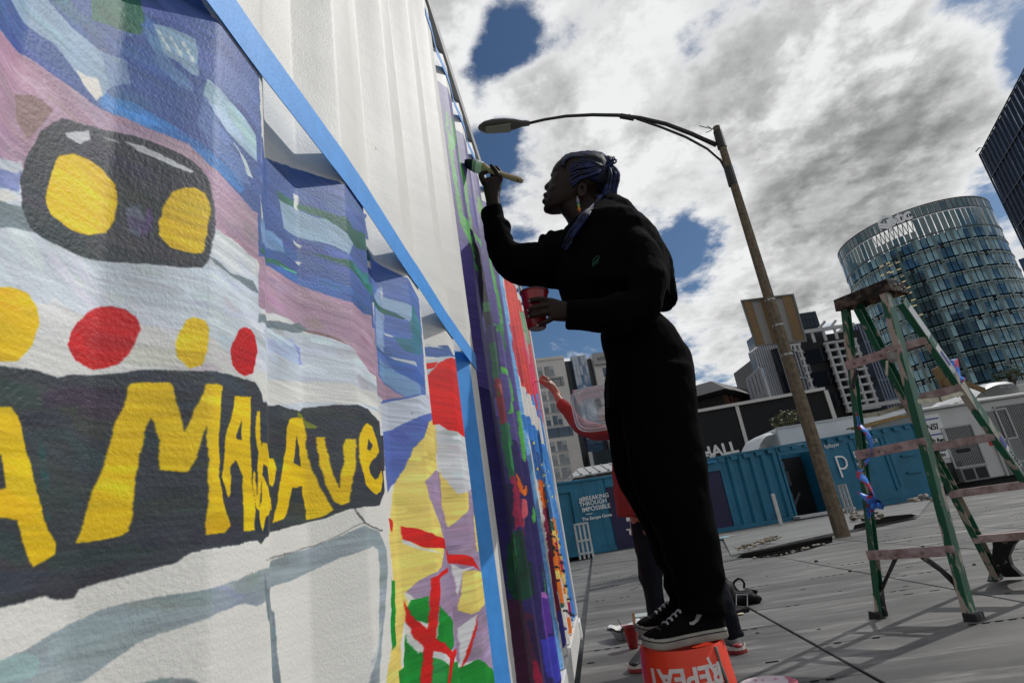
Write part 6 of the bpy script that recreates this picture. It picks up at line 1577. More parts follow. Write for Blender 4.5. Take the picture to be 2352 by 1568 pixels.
    for Yl, dx in ((YB - .075, 14), (YB + .075, -12)):
        limb(bm, [(1490 + dx, 860, Yl, .055), (1510 + dx, 1000, Yl, .055), (1535 + dx, 1130, Yl, .050), (1570 + dx, 1270, Yl, .052), (1594 + dx, 1375, Yl, .034)])
    # painting arm
    YA = 2.00
    limb(bm, [(*z5(1150, 880), YB + .12, .05), (*z5(800, 950), YA, .042), (*z5(400, 930), YA, .036), (*z5(350, 760), YA, .034), (*z5(325, 600), YA, .026)])
    loft(bm, [(zh(385, 1000), zh(603, 960), YA, .05), (zh(375, 930), zh(602, 870), YA, .048), (zh(366, 800), zh(588, 760), YA, .044), (zh(342, 690), zh(592, 670), YA, .040), (zh(322, 590), zh(610, 590), YA, .038), (zh(316, 510), zh(624, 500), YA, .036), (zh(335, 455), zh(612, 430), YA, .03)], 16)
    limb(bm, [(*zh(350, 520), YA - .012, .014), (*zh(296, 430), YA - .018, .0115), (*zh(300, 375), YA - .02, .010), (*zh(375, 345), YA - .02, .0085)])
    limb(bm, [(*zh(585, 440), YA - .006, .0105), (*zh(520, 330), YA - .012, .0095), (*zh(462, 262), YA - .014, .0085), (*zh(448, 246), YA - .014, .0078)])
    limb(bm, [(*zh(600, 440), YA + .012, .0105), (*zh(585, 350), YA + .012, .0095), (*zh(545, 290), YA + .010, .0085), (*zh(520, 275), YA + .008, .0078)])
    limb(bm, [(*zh(598, 480), YA + .022, .010), (*zh(560, 380), YA + .03, .009), (*zh(490, 370), YA + .028, .008), (*zh(455, 395), YA + .024, .0075)])
    limb(bm, [(*zh(585, 540), YA + .028, .009), (*zh(540, 450), YA + .036, .008), (*zh(480, 430), YA + .034, .007), (*zh(450, 450), YA + .030, .0065)])
    # arm with the cup
    YC = 1.70
    limb(bm, [(*z5(1220, 880), YB - .10, .04), (*z5(1390, 1060), YB - .17, .036), (*z5(1390, 1270), YB - .20, .032), (*z5(1150, 1320), 1.70, .032), (*z5(900, 1320), 1.67, .027)])
    YF = 1.665
    loft(bm, [(zc_(760, 830), zc_(760, 1115), YF, .05), (zc_(650, 812), zc_(645, 1118), YF, .048), (zc_(560, 795), zc_(545, 1116), YF, .044), (zc_(470, 762), zc_(470, 1112), YF, .036), (zc_(400, 748), zc_(425, 1090), YF, .032), (zc_(345, 750), zc_(380, 1050), YF, .026)], 16)
    limb(bm, [(*zc_(370, 795), YF, .0100), (*zc_(245, 772), YF - .014, .0095), (*zc_(130, 785), YF - .010, .0088), (*zc_(80, 800), YF + .002, .0080)])
    limb(bm, [(*zc_(370, 880), YF - .003, .0100), (*zc_(220, 885), YF - .020, .0095), (*zc_(110, 920), YF - .016, .0088), (*zc_(55, 945), YF - .002, .0080)])
    limb(bm, [(*zc_(380, 975), YF - .003, .0098), (*zc_(250, 995), YF - .018, .0092), (*zc_(120, 1025), YF - .014, .0085), (*zc_(68, 1038), YF, .0078)])
    limb(bm, [(*zc_(425, 1070), YF, .0090), (*zc_(350, 1115), YF - .010, .0084), (*zc_(260, 1155), YF - .012, .0078), (*zc_(200, 1178), YF - .002, .0070)])
    limb(bm, [(*zc_(480, 830), YF + .015, .013), (*zc_(380, 800), YF + .055, .0115), (*zc_(260, 800), YF + .085, .010), (*zc_(150, 830), YF + .094, .0085)])
    fuse('body', bm, .0034, skin_m, t, smooth=3)
    # eyes, nails
    for s in (-1, 1):
        bm = BM(); e = at_y(*z5(780, 390), YH + s * .034); bmesh.ops.create_icosphere(bm, subdivisions=2, radius=.0125, matrix=Matrix.Translation(e)); bmesh.ops.transform(bm, matrix=t.matrix_basis.inverted(), verts=bm.verts); ey = obj('eye', bm, mat('eye_white', (.35, .34, .32), .2), t, True)
        bm = BM(); bmesh.ops.create_icosphere(bm, subdivisions=2, radius=.0068, matrix=Matrix.Translation(e + Vector((-.0085, s * .0035, .001)))); bmesh.ops.transform(bm, matrix=t.matrix_basis.inverted(), verts=bm.verts); obj('iris', bm, mat('iris', (.012, .008, .006), .1), ey, True)
    inv = t.matrix_basis.inverted()
    def part(name, bm, m_, parent=t, smooth=False):
        bmesh.ops.transform(bm, matrix=inv, verts=bm.verts); return obj(name, bm, m_, parent, smooth)
    nail = mat('nail', (.20, .13, .11), .35)
    for (x, y, Y) in ((72, 800, YF - .009), (47, 945, YF - .013), (60, 1038, YF - .011), (192, 1178, YF - .012)):
        bm = BM(); blob(bm, (*zc_(x + 4, y), Y), (.0050, .0022, .0042)); part('nail', bm, nail, smooth=True)
    # ---- hoodie
    bm = BM()
    loft(bm, [(z5(838, 1222), z5(1560, 1246), YB, .40), (z5(815, 1205), z5(1560, 1200), YB, .41), (z5(795, 1150), z5(1560, 1120), YB, .41), (z5(785, 1060), z5(1560, 1040), YB, .41), (z5(785, 970), z5(1550, 950), YB, .41), (z5(785, 900), z5(1515, 885), YB, .41), (z5(790, 845), z5(1478, 818), YB, .42), (z5(810, 790), z5(1400, 745), YB, .40), (z5(850, 755), z5(1340, 695), YB, .34), (z5(872, 725), z5(1270, 625), YB, .27), (z5(895, 700), z5(1200, 560), YB, .20)], 28)
    loft(bm, [(z5(1040, 600), z5(1165, 512), YB, .14), (z5(1040, 650), z5(1225, 560), YB, .22), (z5(1050, 710), z5(1300, 620), YB, .28), (z5(1110, 780), z5(1345, 695), YB, .30), (z5(1200, 810), z5(1360, 740), YB, .24)], 20)
    limb(bm, [(*z5(1170, 540), YB - .03, .020), (*z5(1080, 640), YB - .10, .022), (*z5(980, 720), YB - .12, .020), (*z5(880, 748), YB - .09, .018)])
    # far sleeve
    loft(bm, [(z5(980, 760), z5(980, 1120), YB + .10, .24), (z5(880, 750), z5(860, 1132), YB + .08, .24), (z5(800, 752), z5(790, 1135), YA, .20), (z5(745, 762), z5(700, 1128), YA, .18), (z5(692, 826), z5(605, 1118), YA, .17), (z5(640, 838), z5(555, 1110), YA, .165), (z5(590, 836), z5(510, 1103), YA, .16), (z5(530, 846), z5(455, 1082), YA, .155), (z5(490, 835), z5(400, 1050), YA, .15), (z5(468, 800), z5(345, 995), YA, .145), (z5(466, 758), z5(310, 925), YA, .14), (z5(446, 735), z5(290, 850), YA, .135), (z5(448, 702), z5(272, 775), YA, .13), (z5(436, 682), z5(266, 722), YA, .12), (z5(414, 660), z5(266, 690), YA, .11), (z5(408, 610), z5(254, 640), YA, .105), (z5(402, 572), z5(248, 612), YA, .10)], 20)
    for (x, y, r) in ((448, 700, .022), (468, 790, .018), (700, 800, .020), (760, 770, .022), (640, 845, .012)): blob(bm, (*z5(x - 20, y + 12), YA), (r, .05, r))
    loft(bm, [(z5(1200, 790), z5(1390, 752), YB, .20, 2.4), (z5(1300, 850), z5(1474, 826), YB, .20, 2.4), (z5(1370, 900), z5(1532, 888), YB, .18, 2.4), (z5(1430, 1000), z5(1578, 985), YB, .17, 2.6), (z5(1460, 1100), z5(1592, 1090), YB, .16, 2.6), (z5(1490, 1200), z5(1604, 1192), YB, .15, 2.8), (z5(1505, 1256), z5(1616, 1242), YB, .15, 3)], 24)
    # near sleeve
    YE = YB - .20
    loft(bm, [(z5(1130, 810), z5(1380, 780), YB - .10, .20), (z5(1180, 900), z5(1470, 870), YB - .14, .21), (z5(1240, 1010), z5(1530, 980), YB - .17, .20), (z5(1280, 1100), z5(1550, 1080), YE, .19), (z5(1290, 1180), z5(1530, 1190), YE, .18), (z5(1270, 1250), z5(1508, 1270), YE, .17), (z5(1260, 1310), z5(1490, 1330), YE, .15)], 20)
    loft(bm, [(z5(1480, 1170), z5(1487, 1340), YE, .13), (z5(1420, 1150), z5(1425, 1405), YE, .15), (z5(1300, 1160), z5(1300, 1440), YE + .0, .15), (z5(1200, 1195), z5(1190, 1448), 1.72, .145), (z5(1100, 1222), z5(1080, 1440), 1.70, .14), (z5(1000, 1231), z5(990, 1424), 1.69, .125), (z5(900, 1230), z5(895, 1418), 1.68, .115), (z5(848, 1230), z5(842, 1417), 1.675, .11)], 20)
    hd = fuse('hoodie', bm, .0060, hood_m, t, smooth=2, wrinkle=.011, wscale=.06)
    # small green emblem on the chest
    loc, nr = surf(hd, t, 1368, 600)
    if loc is not None:
        em = mat('emblem_green', (.004, .075, .04), .7); bm = BM()
        def sp(x, y):
            l, n_ = surf(hd, t, 1205.8 + .14648 * x, 574.2 + .14648 * y); return (l + n_ * .0012) if l is not None else loc
        for st in ([(1060, 180), (1100, 130), (1140, 92), (1172, 110), (1150, 150), (1110, 170)], [(1065, 215), (1110, 185), (1158, 150)], [(1062, 240), (1085, 205), (1100, 235), (1120, 190), (1135, 215), (1155, 180)], [(1070, 195), (1075, 250), (1086, 262)]): tube(bm, [sp(*p) for p in st], .0014, 5)
        part('emblem', bm, em)
    # ---- trousers
    bm = BM(); YN, YR = YB - .075, YB + .075
    loft(bm, [((1380, 768), (1513, 729), YB, .27), ((1383, 792), (1548, 764), YB, .29), ((1395, 832), (1578, 814), YB, .31), ((1392, 880), (1592, 872), YB, .31), ((1393, 940), (1600, 945), YB, .29)], 24)
    fr = [(1389, 850), (1386, 900), (1390, 960), (1399, 1012), (1410, 1080), (1424, 1122), (1440, 1150), (1456, 1176), (1473, 1206), (1488, 1236), (1497, 1265), (1508, 1296), (1524, 1318), (1524, 1348), (1533, 1364), (1542, 1374), (1536, 1388), (1540, 1400)]
    bk = [(1588, 842), (1598, 900), (1606, 960), (1615, 1030), (1624, 1090), (1630, 1128), (1634, 1158), (1639, 1186), (1644, 1216), (1648, 1242), (1653, 1270), (1660, 1300), (1664, 1326), (1661, 1350), (1658, 1366), (1665, 1380), (1667, 1396), (1667, 1412)]
    lerp2 = lambda a, b, k: (a[0] + (b[0] - a[0]) * k, a[1] + (b[1] - a[1]) * k)
    loft(bm, [(lerp2(a, b, .16), b, YN, .175 if i < 13 else .15) for i, (a, b) in enumerate(zip(fr, bk))], 20)
    loft(bm, [(a, lerp2(a, b, .84), YR, .175 if i < 13 else .15) for i, (a, b) in enumerate(zip(fr, bk))], 20)
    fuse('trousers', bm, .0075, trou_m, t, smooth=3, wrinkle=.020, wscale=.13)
    # waistband gathers
    # ---- shoes
    can = mat('shoe_canvas', (.0035, .0035, .0035), .9, spec=.1, bump=.0006, bscale=500); rub = mat('shoe_sole', (.30, .285, .25), .6, var=.22, vscale=18); lace = mat('shoe_lace', (.42, .42, .42), .8); strp = mat('shoe_stripe', (.62, .62, .60), .7); stitch = mat('shoe_stitch', (.20, .20, .20), .8)
    def shoe(heel, toe, zs, lab):
        H, T = at_ground(*heel, zs), at_ground(*toe, zs); d = (T - H); L_ = d.length; d.normalize(); sd_ = Vector((-d.y, d.x, 0)); 
        M_ = Matrix((d, sd_, Vector((0, 0, 1)))).transposed().to_4x4(); M_.translation = H
        M_ = inv @ M_
        outline = [(0, .0), (.01, .022), (.05, .034), (.12, .034), (.30, .032), (.50, .036), (.68, .046), (.82, .046), (.92, .036), (.985, .018), (1.0, 0)]
        def w_at(u, s):
            us = [o_[0] for o_ in outline]; ws = [o_[1] for o_ in outline]; return np.interp(u, us, ws) * (1.0 if s > 0 else .9)
        # sole
        N_ = 26; bm = BM(); ring = []
        us = [.5 - .5 * math.cos(math.pi * i / (N_ - 1)) for i in range(N_)]
        loop = [(u * L_, w_at(u, 1)) for u in us] + [(u * L_, -w_at(u, -1)) for u in us[::-1][1:-1]]
        lv = []
        for z, k in ((0, .95), (.004, 1.0), (.024, 1.0), (.028, .96)):
            lv.append([bm.verts.new((L_ / 2 + (x - L_ / 2) * (k * .5 + .5), y * k, z + (.012 * max(0, (x / L_ - .75) / .25) ** 2))) for x, y in loop])
        for a, b in zip(lv, lv[1:]):
            for k in range(len(loop)): bm.faces.new((a[k], a[(k + 1) % len(loop)], b[(k + 1) % len(loop)], b[k]))
        bm.faces.new(lv[0][::-1]); bm.faces.new(lv[-1])
        bmesh.ops.transform(bm, matrix=M_, verts=bm.verts); so = obj('shoe_sole', bm, rub, t, autos=50)
        bm = BM(); tube(bm, [Vector((L_ / 2 + (x - L_ / 2) * 1.004, y * 1.015, .0195 + (.012 * max(0, (x / L_ - .75) / .25) ** 2))) for x, y in loop + loop[:1]], .0016, 5, cap=False); bmesh.ops.transform(bm, matrix=M_, verts=bm.verts); obj('foxing_line', bm, mat('shoe_line', (.02, .02, .02), .7), so)
        # upper
        top = [(0.0, .085), (.10, .095), (.25, .095), (.40, .092), (.52, .080), (.64, .062), (.75, .050), (.86, .046), (.95, .038), (.99, .030)]
        bm = BM(); rings = []
        for i in range(20):
            u = .012 + .976 * i / 19; h = np.interp(u, [a[0] for a in top], [a[1] for a in top]); w = w_at(u, 1) * .97; w2 = w_at(u, -1) * .97; ring = []
            for k in range(14):
                a = math.pi * k / 13; y = math.cos(a); yy = math.copysign(abs(y) ** .8, y) * (w if y > 0 else w2) * (1 - .28 * math.sin(a) * (h / .095)); ring.append(bm.verts.new((u * L_, yy, .030 + (h - .030 + .004) * math.sin(a) ** .75)))
            rings.append(ring)
        for a, b in zip(rings, rings[1:]):
            for k in range(13): bm.faces.new((a[k], a[k + 1], b[k + 1], b[k]))
        bm.faces.new(rings[0]); bm.faces.new(rings[-1][::-1]); bmesh.ops.recalc_face_normals(bm, faces=bm.faces)
        bmesh.ops.transform(bm, matrix=M_, verts=bm.verts); up = obj('shoe_upper', bm, can, t, smooth=True)
        def on(u, k):
            """point on the upper: u along the shoe, k round it from the camera side (1) over the top (.5)"""
            h = np.interp(u, [a[0] for a in top], [a[1] for a in top]); a = math.pi * k; y = math.cos(a); w = w_at(u, 1) * .97 if y > 0 else w_at(u, -1) * .97
            return Vector((u * L_, math.copysign(abs(y) ** .8, y) * w * (1 - .28 * math.sin(a) * (h / .095)), .030 + (h - .026) * math.sin(a) ** .75))
        def strap(name, pts, r, m_, flat=.4):
            bm = BM(); tube(bm, [on(*p) + Vector((0, 0, .001)) for p in pts], r, 6, flat=1); bmesh.ops.transform(bm, matrix=M_, verts=bm.verts); return obj(name, bm, m_, up)
        cs = 1.0  # camera side
        for u in (.50, .56, .62, .68):
            strap('lace', [(u, .66), (u + .005, .58), (u, .5), (u - .005, .42), (u, .34)], .0036, lace)
            strap('lace', [(u + .01, .80), (u + .004, .72), (u, .66)], .004, lace)
        strap('lace_bow', [(.52, .5), (.47, .62), (.42, .72), (.45, .76), (.52, .64)], .0026, lace); strap('lace_bow', [(.52, .5), (.60, .66), (.63, .78)], .0026, lace)
        # side mark: sloping bar that hooks forward
        bm = BM(); q = [(.28, .79), (.245, .81), (.335, .915), (.40, .945), (.445, .93), (.445, .895), (.41, .905), (.37, .89), (.315, .80)]
        for sgn in (1,):
            vs = [bm.verts.new(on(u, k if sgn < 0 else 1 - k) + Vector((0, .0016 * (-1 if sgn < 0 else 1), .0008))) for u, k in q]; 
            for i in range(len(q) - 2): 
                pass
            bm.faces.new((vs[0], vs[1], vs[2], vs[8])); bm.faces.new((vs[8], vs[2], vs[7])); bm.faces.new((vs[7], vs[2], vs[3], vs[6])); bm.faces.new((vs[6], vs[3], vs[4], vs[5]))
        r_ = bmesh.ops.solidify(bm, geom=list(bm.faces), thickness=.0015); bmesh.ops.recalc_face_normals(bm, faces=bm.faces)
        bmesh.ops.transform(bm, matrix=M_, verts=bm.verts); obj('side_mark', bm, strp, up)
        for pts in ([(.86, .97), (.80, .85), (.78, .70), (.80, .55), (.80, .45), (.78, .30)], [(.66, .98), (.655, .9), (.66, .82)], [(.20, .98), (.14, .85), (.10, .75)], [(.72, .9), (.76, .86), (.80, .85)]):
            strap('stitching', pts, .0007, stitch)
    shoe((1670, 1459), (1478, 1494), .372, 'near'); shoe((1632, 1436), (1462, 1461), .372, 'far')
    # ---- hair: base and braids
    hair_m = mat('blue_black_hair', (.004, .0045, .009), .6, spec=.2, col2=(.009, .013, .050), vscale=16, sharp=(.45, .62), bump=.001, bscale=250)
    bm = BM()
    loft(bm, [(z5(905, 440), z5(1120, 470), YH, .150), (z5(870, 400), z5(1150, 410), YH, .158), (z5(846, 345), z5(1155, 350), YH, .164), (z5(824, 300), z5(1150, 300), YH, .162), (z5(816, 270), z5(1130, 268), YH, .138), (z5(836, 250), z5(1110, 247), YH, .108), (z5(868, 236), z5(1080, 233), YH, .074), (z5(910, 228), z5(1040, 226), YH, .04)], 20)
    blob(bm, (*z5(1130, 275), YH), (.024, .05, .026)); blob(bm, (*z5(1095, 410), YH), (.042, .065, .055))
    braid_m = mat('blue_braid', (.007, .009, .022), .55, spec=.3, col2=(.018, .028, .11), vscale=28, sharp=(.42, .6), bump=.001, bscale=300)
    hb = fuse('hair', bm, .006, hair_m, t, smooth=2)
    rr = random.Random(11)
    def side_y(x, y, s):
        k = 1 - ((x - 985) / 185) ** 2 - ((y - 350) / 165) ** 2 * .8
        return YH + s * .080 * math.sqrt(max(.03, k)) * 1.12
    def braid(pts, r=.0055):
        P_ = [at_y(*z5(x, y), Y) for x, y, Y in pts]; P2 = []
        for i in range(len(P_) - 1):
            p0, p1, p2, p3 = P_[max(i - 1, 0)], P_[i], P_[i + 1], P_[min(i + 2, len(P_) - 1)]
            for k in range(5): t_ = k / 5; P2.append(.5 * ((2 * p1) + (p2 - p0) * t_ + (2 * p0 - 5 * p1 + 4 * p2 - p3) * t_ * t_ + (-p0 + 3 * p1 - 3 * p2 + p3) * t_ ** 3))
        P2.append(P_[-1]); n = len(P2)
        bm = BM(); tube(bm, P2, [r * (1 + .22 * math.sin(i * 2.2)) * (1 - .35 * i / n) for i in range(n)], 6); part('braid', bm, braid_m, hb, True)
    for i in range(16):
        s = -1 if i < 11 else 1; k = (i if i < 11 else i - 11) / (10 if i < 11 else 4)
        x0 = 812 + 80 * k * k + rr.uniform(-5, 5); y0 = 242 + 185 * k; xm = 930 + 60 * k + rr.uniform(-10, 10); ym = 214 + 150 * k + rr.uniform(-8, 8); xn = 1050 + 20 * k; yn = 222 + 110 * k
        braid([(x0, y0, side_y(x0, y0, s)), ((x0 + xm) / 2, (y0 + ym) / 2 - 14, side_y((x0 + xm) / 2, (y0 + ym) / 2, s)), (xm, ym, side_y(xm, ym, s)), (xn, yn, side_y(xn, yn, s)), (1130 + rr.uniform(-15, 20), 250 + 60 * k, YH + s * .04)])
    for i in range(17):
        yy = YH + (-.074 + .148 * i / 16); kk = abs(i - 8) / 8; lift = 26 * kk ** 1.6; braid([(810 + 14 * kk + rr.uniform(-4, 6), 262 + lift * .9, yy * 1.0), (836 + rr.uniform(-4, 4), 222 + lift, yy), (900 + rr.uniform(-8, 8), 202 + lift * .9 + rr.uniform(-5, 4), yy), (990, 196 + lift * .9 + rr.uniform(-5, 5), yy), (1080, 205 + lift * .8 + rr.uniform(-4, 4), yy * .5 + YH * .5), (1140 + rr.uniform(-8, 20), 240 + rr.uniform(-12, 14), YH + rr.uniform(-.03, .03))], .0062)
    for i in range(26):
        dl = -6 + 100 * (i / 25) ** 1.2; j_ = lambda: rr.uniform(-7, 7)
        q = [(838 + 30 * rr.random() + dl * .25, 218 + dl * .3), (925 + j_(), 198 + dl * .52 + j_() * .6), (1010 + j_(), 194 + dl * .68 + j_()), (1085 + j_(), 205 + dl * .82 + j_())]
        braid([(x, y, side_y(x, y, -1) - .003) for x, y in q] + [(1140 + j_(), 244 + dl * .9 + j_(), YH - .03), (1165 + j_(), 268 + dl * .9 + j_(), YH - .035)], .0056)
    for i in range(9):
        a = rr.uniform(0, 6.28); x, y = 1120 + rr.uniform(-20, 55), 226 + rr.uniform(-4, 40); braid([(x, y + 10, YH - .03), (x + 14 * math.cos(a), y - 8, YH - .045), (x + 20, y + 8 * math.sin(a), YH - .04), (x + 6, y + 18, YH - .05), (x - 12, y + 6, YH - .04)], .0046)
    for i in range(6):
        y0 = 208 + rr.uniform(0, 12); braid([(835 + rr.uniform(0, 30), 236, YH + rr.uniform(-.04, .04)), (900, y0 + 6, YH + rr.uniform(-.04, .04)), (1000, y0 - 2, YH + rr.uniform(-.04, .04)), (1090, y0 + 6, YH + rr.uniform(-.03, .03)), (1150, 232 + rr.uniform(-8, 10), YH)])
    for i in range(5):
        a = rr.uniform(0, 6.28); braid([(1150, 250, YH), (1150 + 26 * math.cos(a), 240 + 18 * math.sin(a), YH + rr.uniform(-.03, .03)), (1178 + rr.uniform(-6, 6), 226 + rr.uniform(-8, 14), YH), (1150, 262, YH + .02)], .0038)
    for i in range(26):
        x = 1110 + 82 * (i % 13) / 12 + rr.uniform(-6, 6); l = rr.uniform(.75, 1.1); Y = YH + rr.uniform(-.085, .06)
        braid([(1140 + rr.uniform(-14, 22), 270 + rr.uniform(-12, 20), YH + rr.uniform(-.02, .02)), (x + 18, 330 + rr.uniform(-10, 10), Y), (x + 14 + rr.uniform(-8, 8), 400, Y), (x - 2 + rr.uniform(-12, 10), 400 + 80 * l, Y), (x - 30 + rr.uniform(-10, 10), 420 + 100 * l, Y)], .0044)
    braid([(1172, 285, YH), (1198, 310, YH - .02), (1212, 345, YH - .02), (1205, 390, YH), (1186, 378, YH)], .003)
    def on_hood(x, y, lift):
        l, n_ = surf(hd, t, *z5(x, y))
        return (x, y, (l.y if l is not None else 1.80) - lift)
    for i in range(22):
        o_ = rr.uniform(-24, 24); f_ = lambda: rr.uniform(.004, .022)
        q = [(1082 + rr.uniform(-18, 18), 505 + rr.uniform(-15, 20), YH - .085), (1050 + o_ * .4, 550 + rr.uniform(-12, 12), YH - .11)]
        for (x, y) in ((985 + o_ * .8, 615 + o_ * .4), (930 + o_, 695 + o_ * .3), (885 + o_ * 1.1 + rr.uniform(-8, 8), 765 + rr.uniform(-10, 15)), (842 + o_ * 1.0 + rr.uniform(-12, 12), 835 + rr.uniform(-45, 40))): q.append(on_hood(x, y, f_()))
        braid(q, .0040)
    # earring of plastic chain links
    for i, c_ in enumerate(((150, 150, 150), (150, 160, 170), (140, 120, 190), (70, 170, 90), (220, 200, 60), (230, 150, 40), (200, 60, 50))):
        x = 924 + 2.2 * i; y = 512 + 15 * i; e = at_y(*z5(x, y), YH - .088); bm = BM()
        ax = Vector((1, 0, 0)) if i % 2 else Vector((.3, .9, 0)).normalized()
        tube(bm, [e + ax * (.0038 * math.cos(a)) + Vector((0, 0, .0085 * math.sin(a))) for a in np.linspace(0, 2 * math.pi, 13)], .0014, 6, cap=False); part('earring_link', bm, mat('link_%d' % c_[0] + '_%d' % c_[1], lin(c_), .3), t, True)
    bm = BM(); e = at_y(*z5(696, 452), YH - .012); tube(bm, [e + Vector((.003 * math.cos(a), 0, .004 * math.sin(a))) for a in np.linspace(0, 2 * math.pi, 10)], .0007, 5); part('nose_ring', bm, steel, t)
    return t
painter()

# ---- her brush
def paintbrush():
    s_, z_ = wall_at(1066, 374); tip = W(s_, float(prof(s_)) + .002, z_); end = at_y(1201, 416, 1.985)
    t = empty('paintbrush', tip, 0, 'wide paintbrush with pale wooden handle touching the purple mural', 'paintbrush')
    d = end - tip; L_ = d.length; d.normalize(); up = Vector((0, -.75, .66)); wv = (up - d * up.dot(d)).normalized(); th_ = d.cross(wv)
    def flat(name, secs, m_, parent=t):
        bm = BM(); rings = []
        for k, w, h in secs: rings.append([bm.verts.new(d * (L_ * k) + wv * (w * math.copysign(abs(math.cos(a)) ** .6, math.cos(a))) + th_ * (h * math.copysign(abs(math.sin(a)) ** .6, math.sin(a)))) for a in [2 * math.pi * q / 16 + .2 for q in range(16)]])
        for a, b in zip(rings, rings[1:]):
            for q in range(16): bm.faces.new((a[q], a[(q + 1) % 16], b[(q + 1) % 16], b[q]))
        bm.faces.new(rings[0][::-1]); bm.faces.new(rings[-1]); bmesh.ops.recalc_face_normals(bm, faces=bm.faces); return obj(name, bm, m_, parent, True)
    flat('bristles', [(0, .013, .002), (.05, .020, .005), (.12, .024, .009), (.17, .025, .010)], mat('bristle_indigo', (.012, .010, .03), .6, bump=.002, bscale=400))
    fe = flat('ferrule', [(.155, .026, .0105), (.17, .0265, .011), (.31, .0265, .011), (.315, .026, .0105)], mat('ferrule_label', (.80, .79, .77), .4, var=.06, vscale=30))
    for k in (.17, .185, .20): flat('ridge', [(k, .0272, .0117), (k + .006, .0272, .0117)], mat('ferrule_dark', (.05, .05, .05), .5), fe)
    for k, s in ((.235, '2.5'), (.28, 'XL')):
        M_ = Matrix((d, wv, -th_)).transposed().to_4x4(); M_.translation = d * (L_ * k) - th_ * .0122; text_obj('lettering', s, .014, M_, mat('label_ink', (.02, .02, .03), .6), fe, .0004)
    wood = mat('brush_handle_wood', (.46, .34, .19), .45, col2=(.04, .035, .09), vscale=14, sharp=(.60, .66), stretch=(1, 1, 1))
    flat('handle', [(.313, .025, .010), (.37, .020, .010), (.43, .012, .009), (.55, .009, .0075), (.75, .011, .0075), (.90, .0125, .0075), (.97, .0115, .007), (1.0, .007, .005)], wood)
    bm = BM(); lathe(bm, [(0, -.0082), (.0045, -.0082), (.0045, .0082), (0, .0082)], 14); M_ = Matrix((d, wv, th_)).transposed().to_4x4(); M_.translation = d * (L_ * .925); bmesh.ops.transform(bm, matrix=M_, verts=bm.verts); obj('hang_hole', bm, mat('hole_shade', (.10, .07, .035), .8), t)
paintbrush()

red_cup = mat('red_plastic', (.22, .005, .008), .28, spec=.5, coat=.2)
def plastic_cup(name, base, top, r0, r1, label, group=None, rot=0):
    t = empty(name, base, 0, label, 'cup', group); d = top - base; h = d.length
    q = d.normalized().to_track_quat('Z', 'Y').to_matrix().to_4x4()
    bm = BM(); lathe(bm, [(0.0, .004), (r0 * .86, .004), (r0 * .9, 0), (r0, .003), (r0 + (r1 - r0) * .3, h * .3), (r0 + (r1 - r0) * .32, h * .31), (r1 * .985, h * .97), (r1 + .0028, h * .975), (r1 + .003, h), (r1 - .001, h), (r1 - .002, h * .97), (r0 - .001, .008), (0, .008)], 28); bmesh.ops.transform(bm, matrix=q, verts=bm.verts); obj('cup_wall', bm, red_cup, t, autos=40)
    bm = BM(); lathe(bm, [(0, -.0006), (r0 * .84, -.0006), (r0 * .84, .003), (0, .003)], 24); bmesh.ops.transform(bm, matrix=q, verts=bm.verts); obj('base_disc', bm, mat('cup_base', (.20, .17, .16), .5), t)
    bm = BM(); lathe(bm, [(r1 + .0005, h * .985), (r1 + .0036, h * .985), (r1 + .0036, h + .0012), (r1 + .0005, h + .0012)], 28); bmesh.ops.transform(bm, matrix=q, verts=bm.verts); obj('rim', bm, mat('cup_rim', (.03, .012, .012), .35), t)
    return t
plastic_cup('plastic_cup', at_y(1233.5, 755, 1.712), at_y(1227, 672, 1.712), .029, .0435, 'red plastic cup held by the person on the bucket')

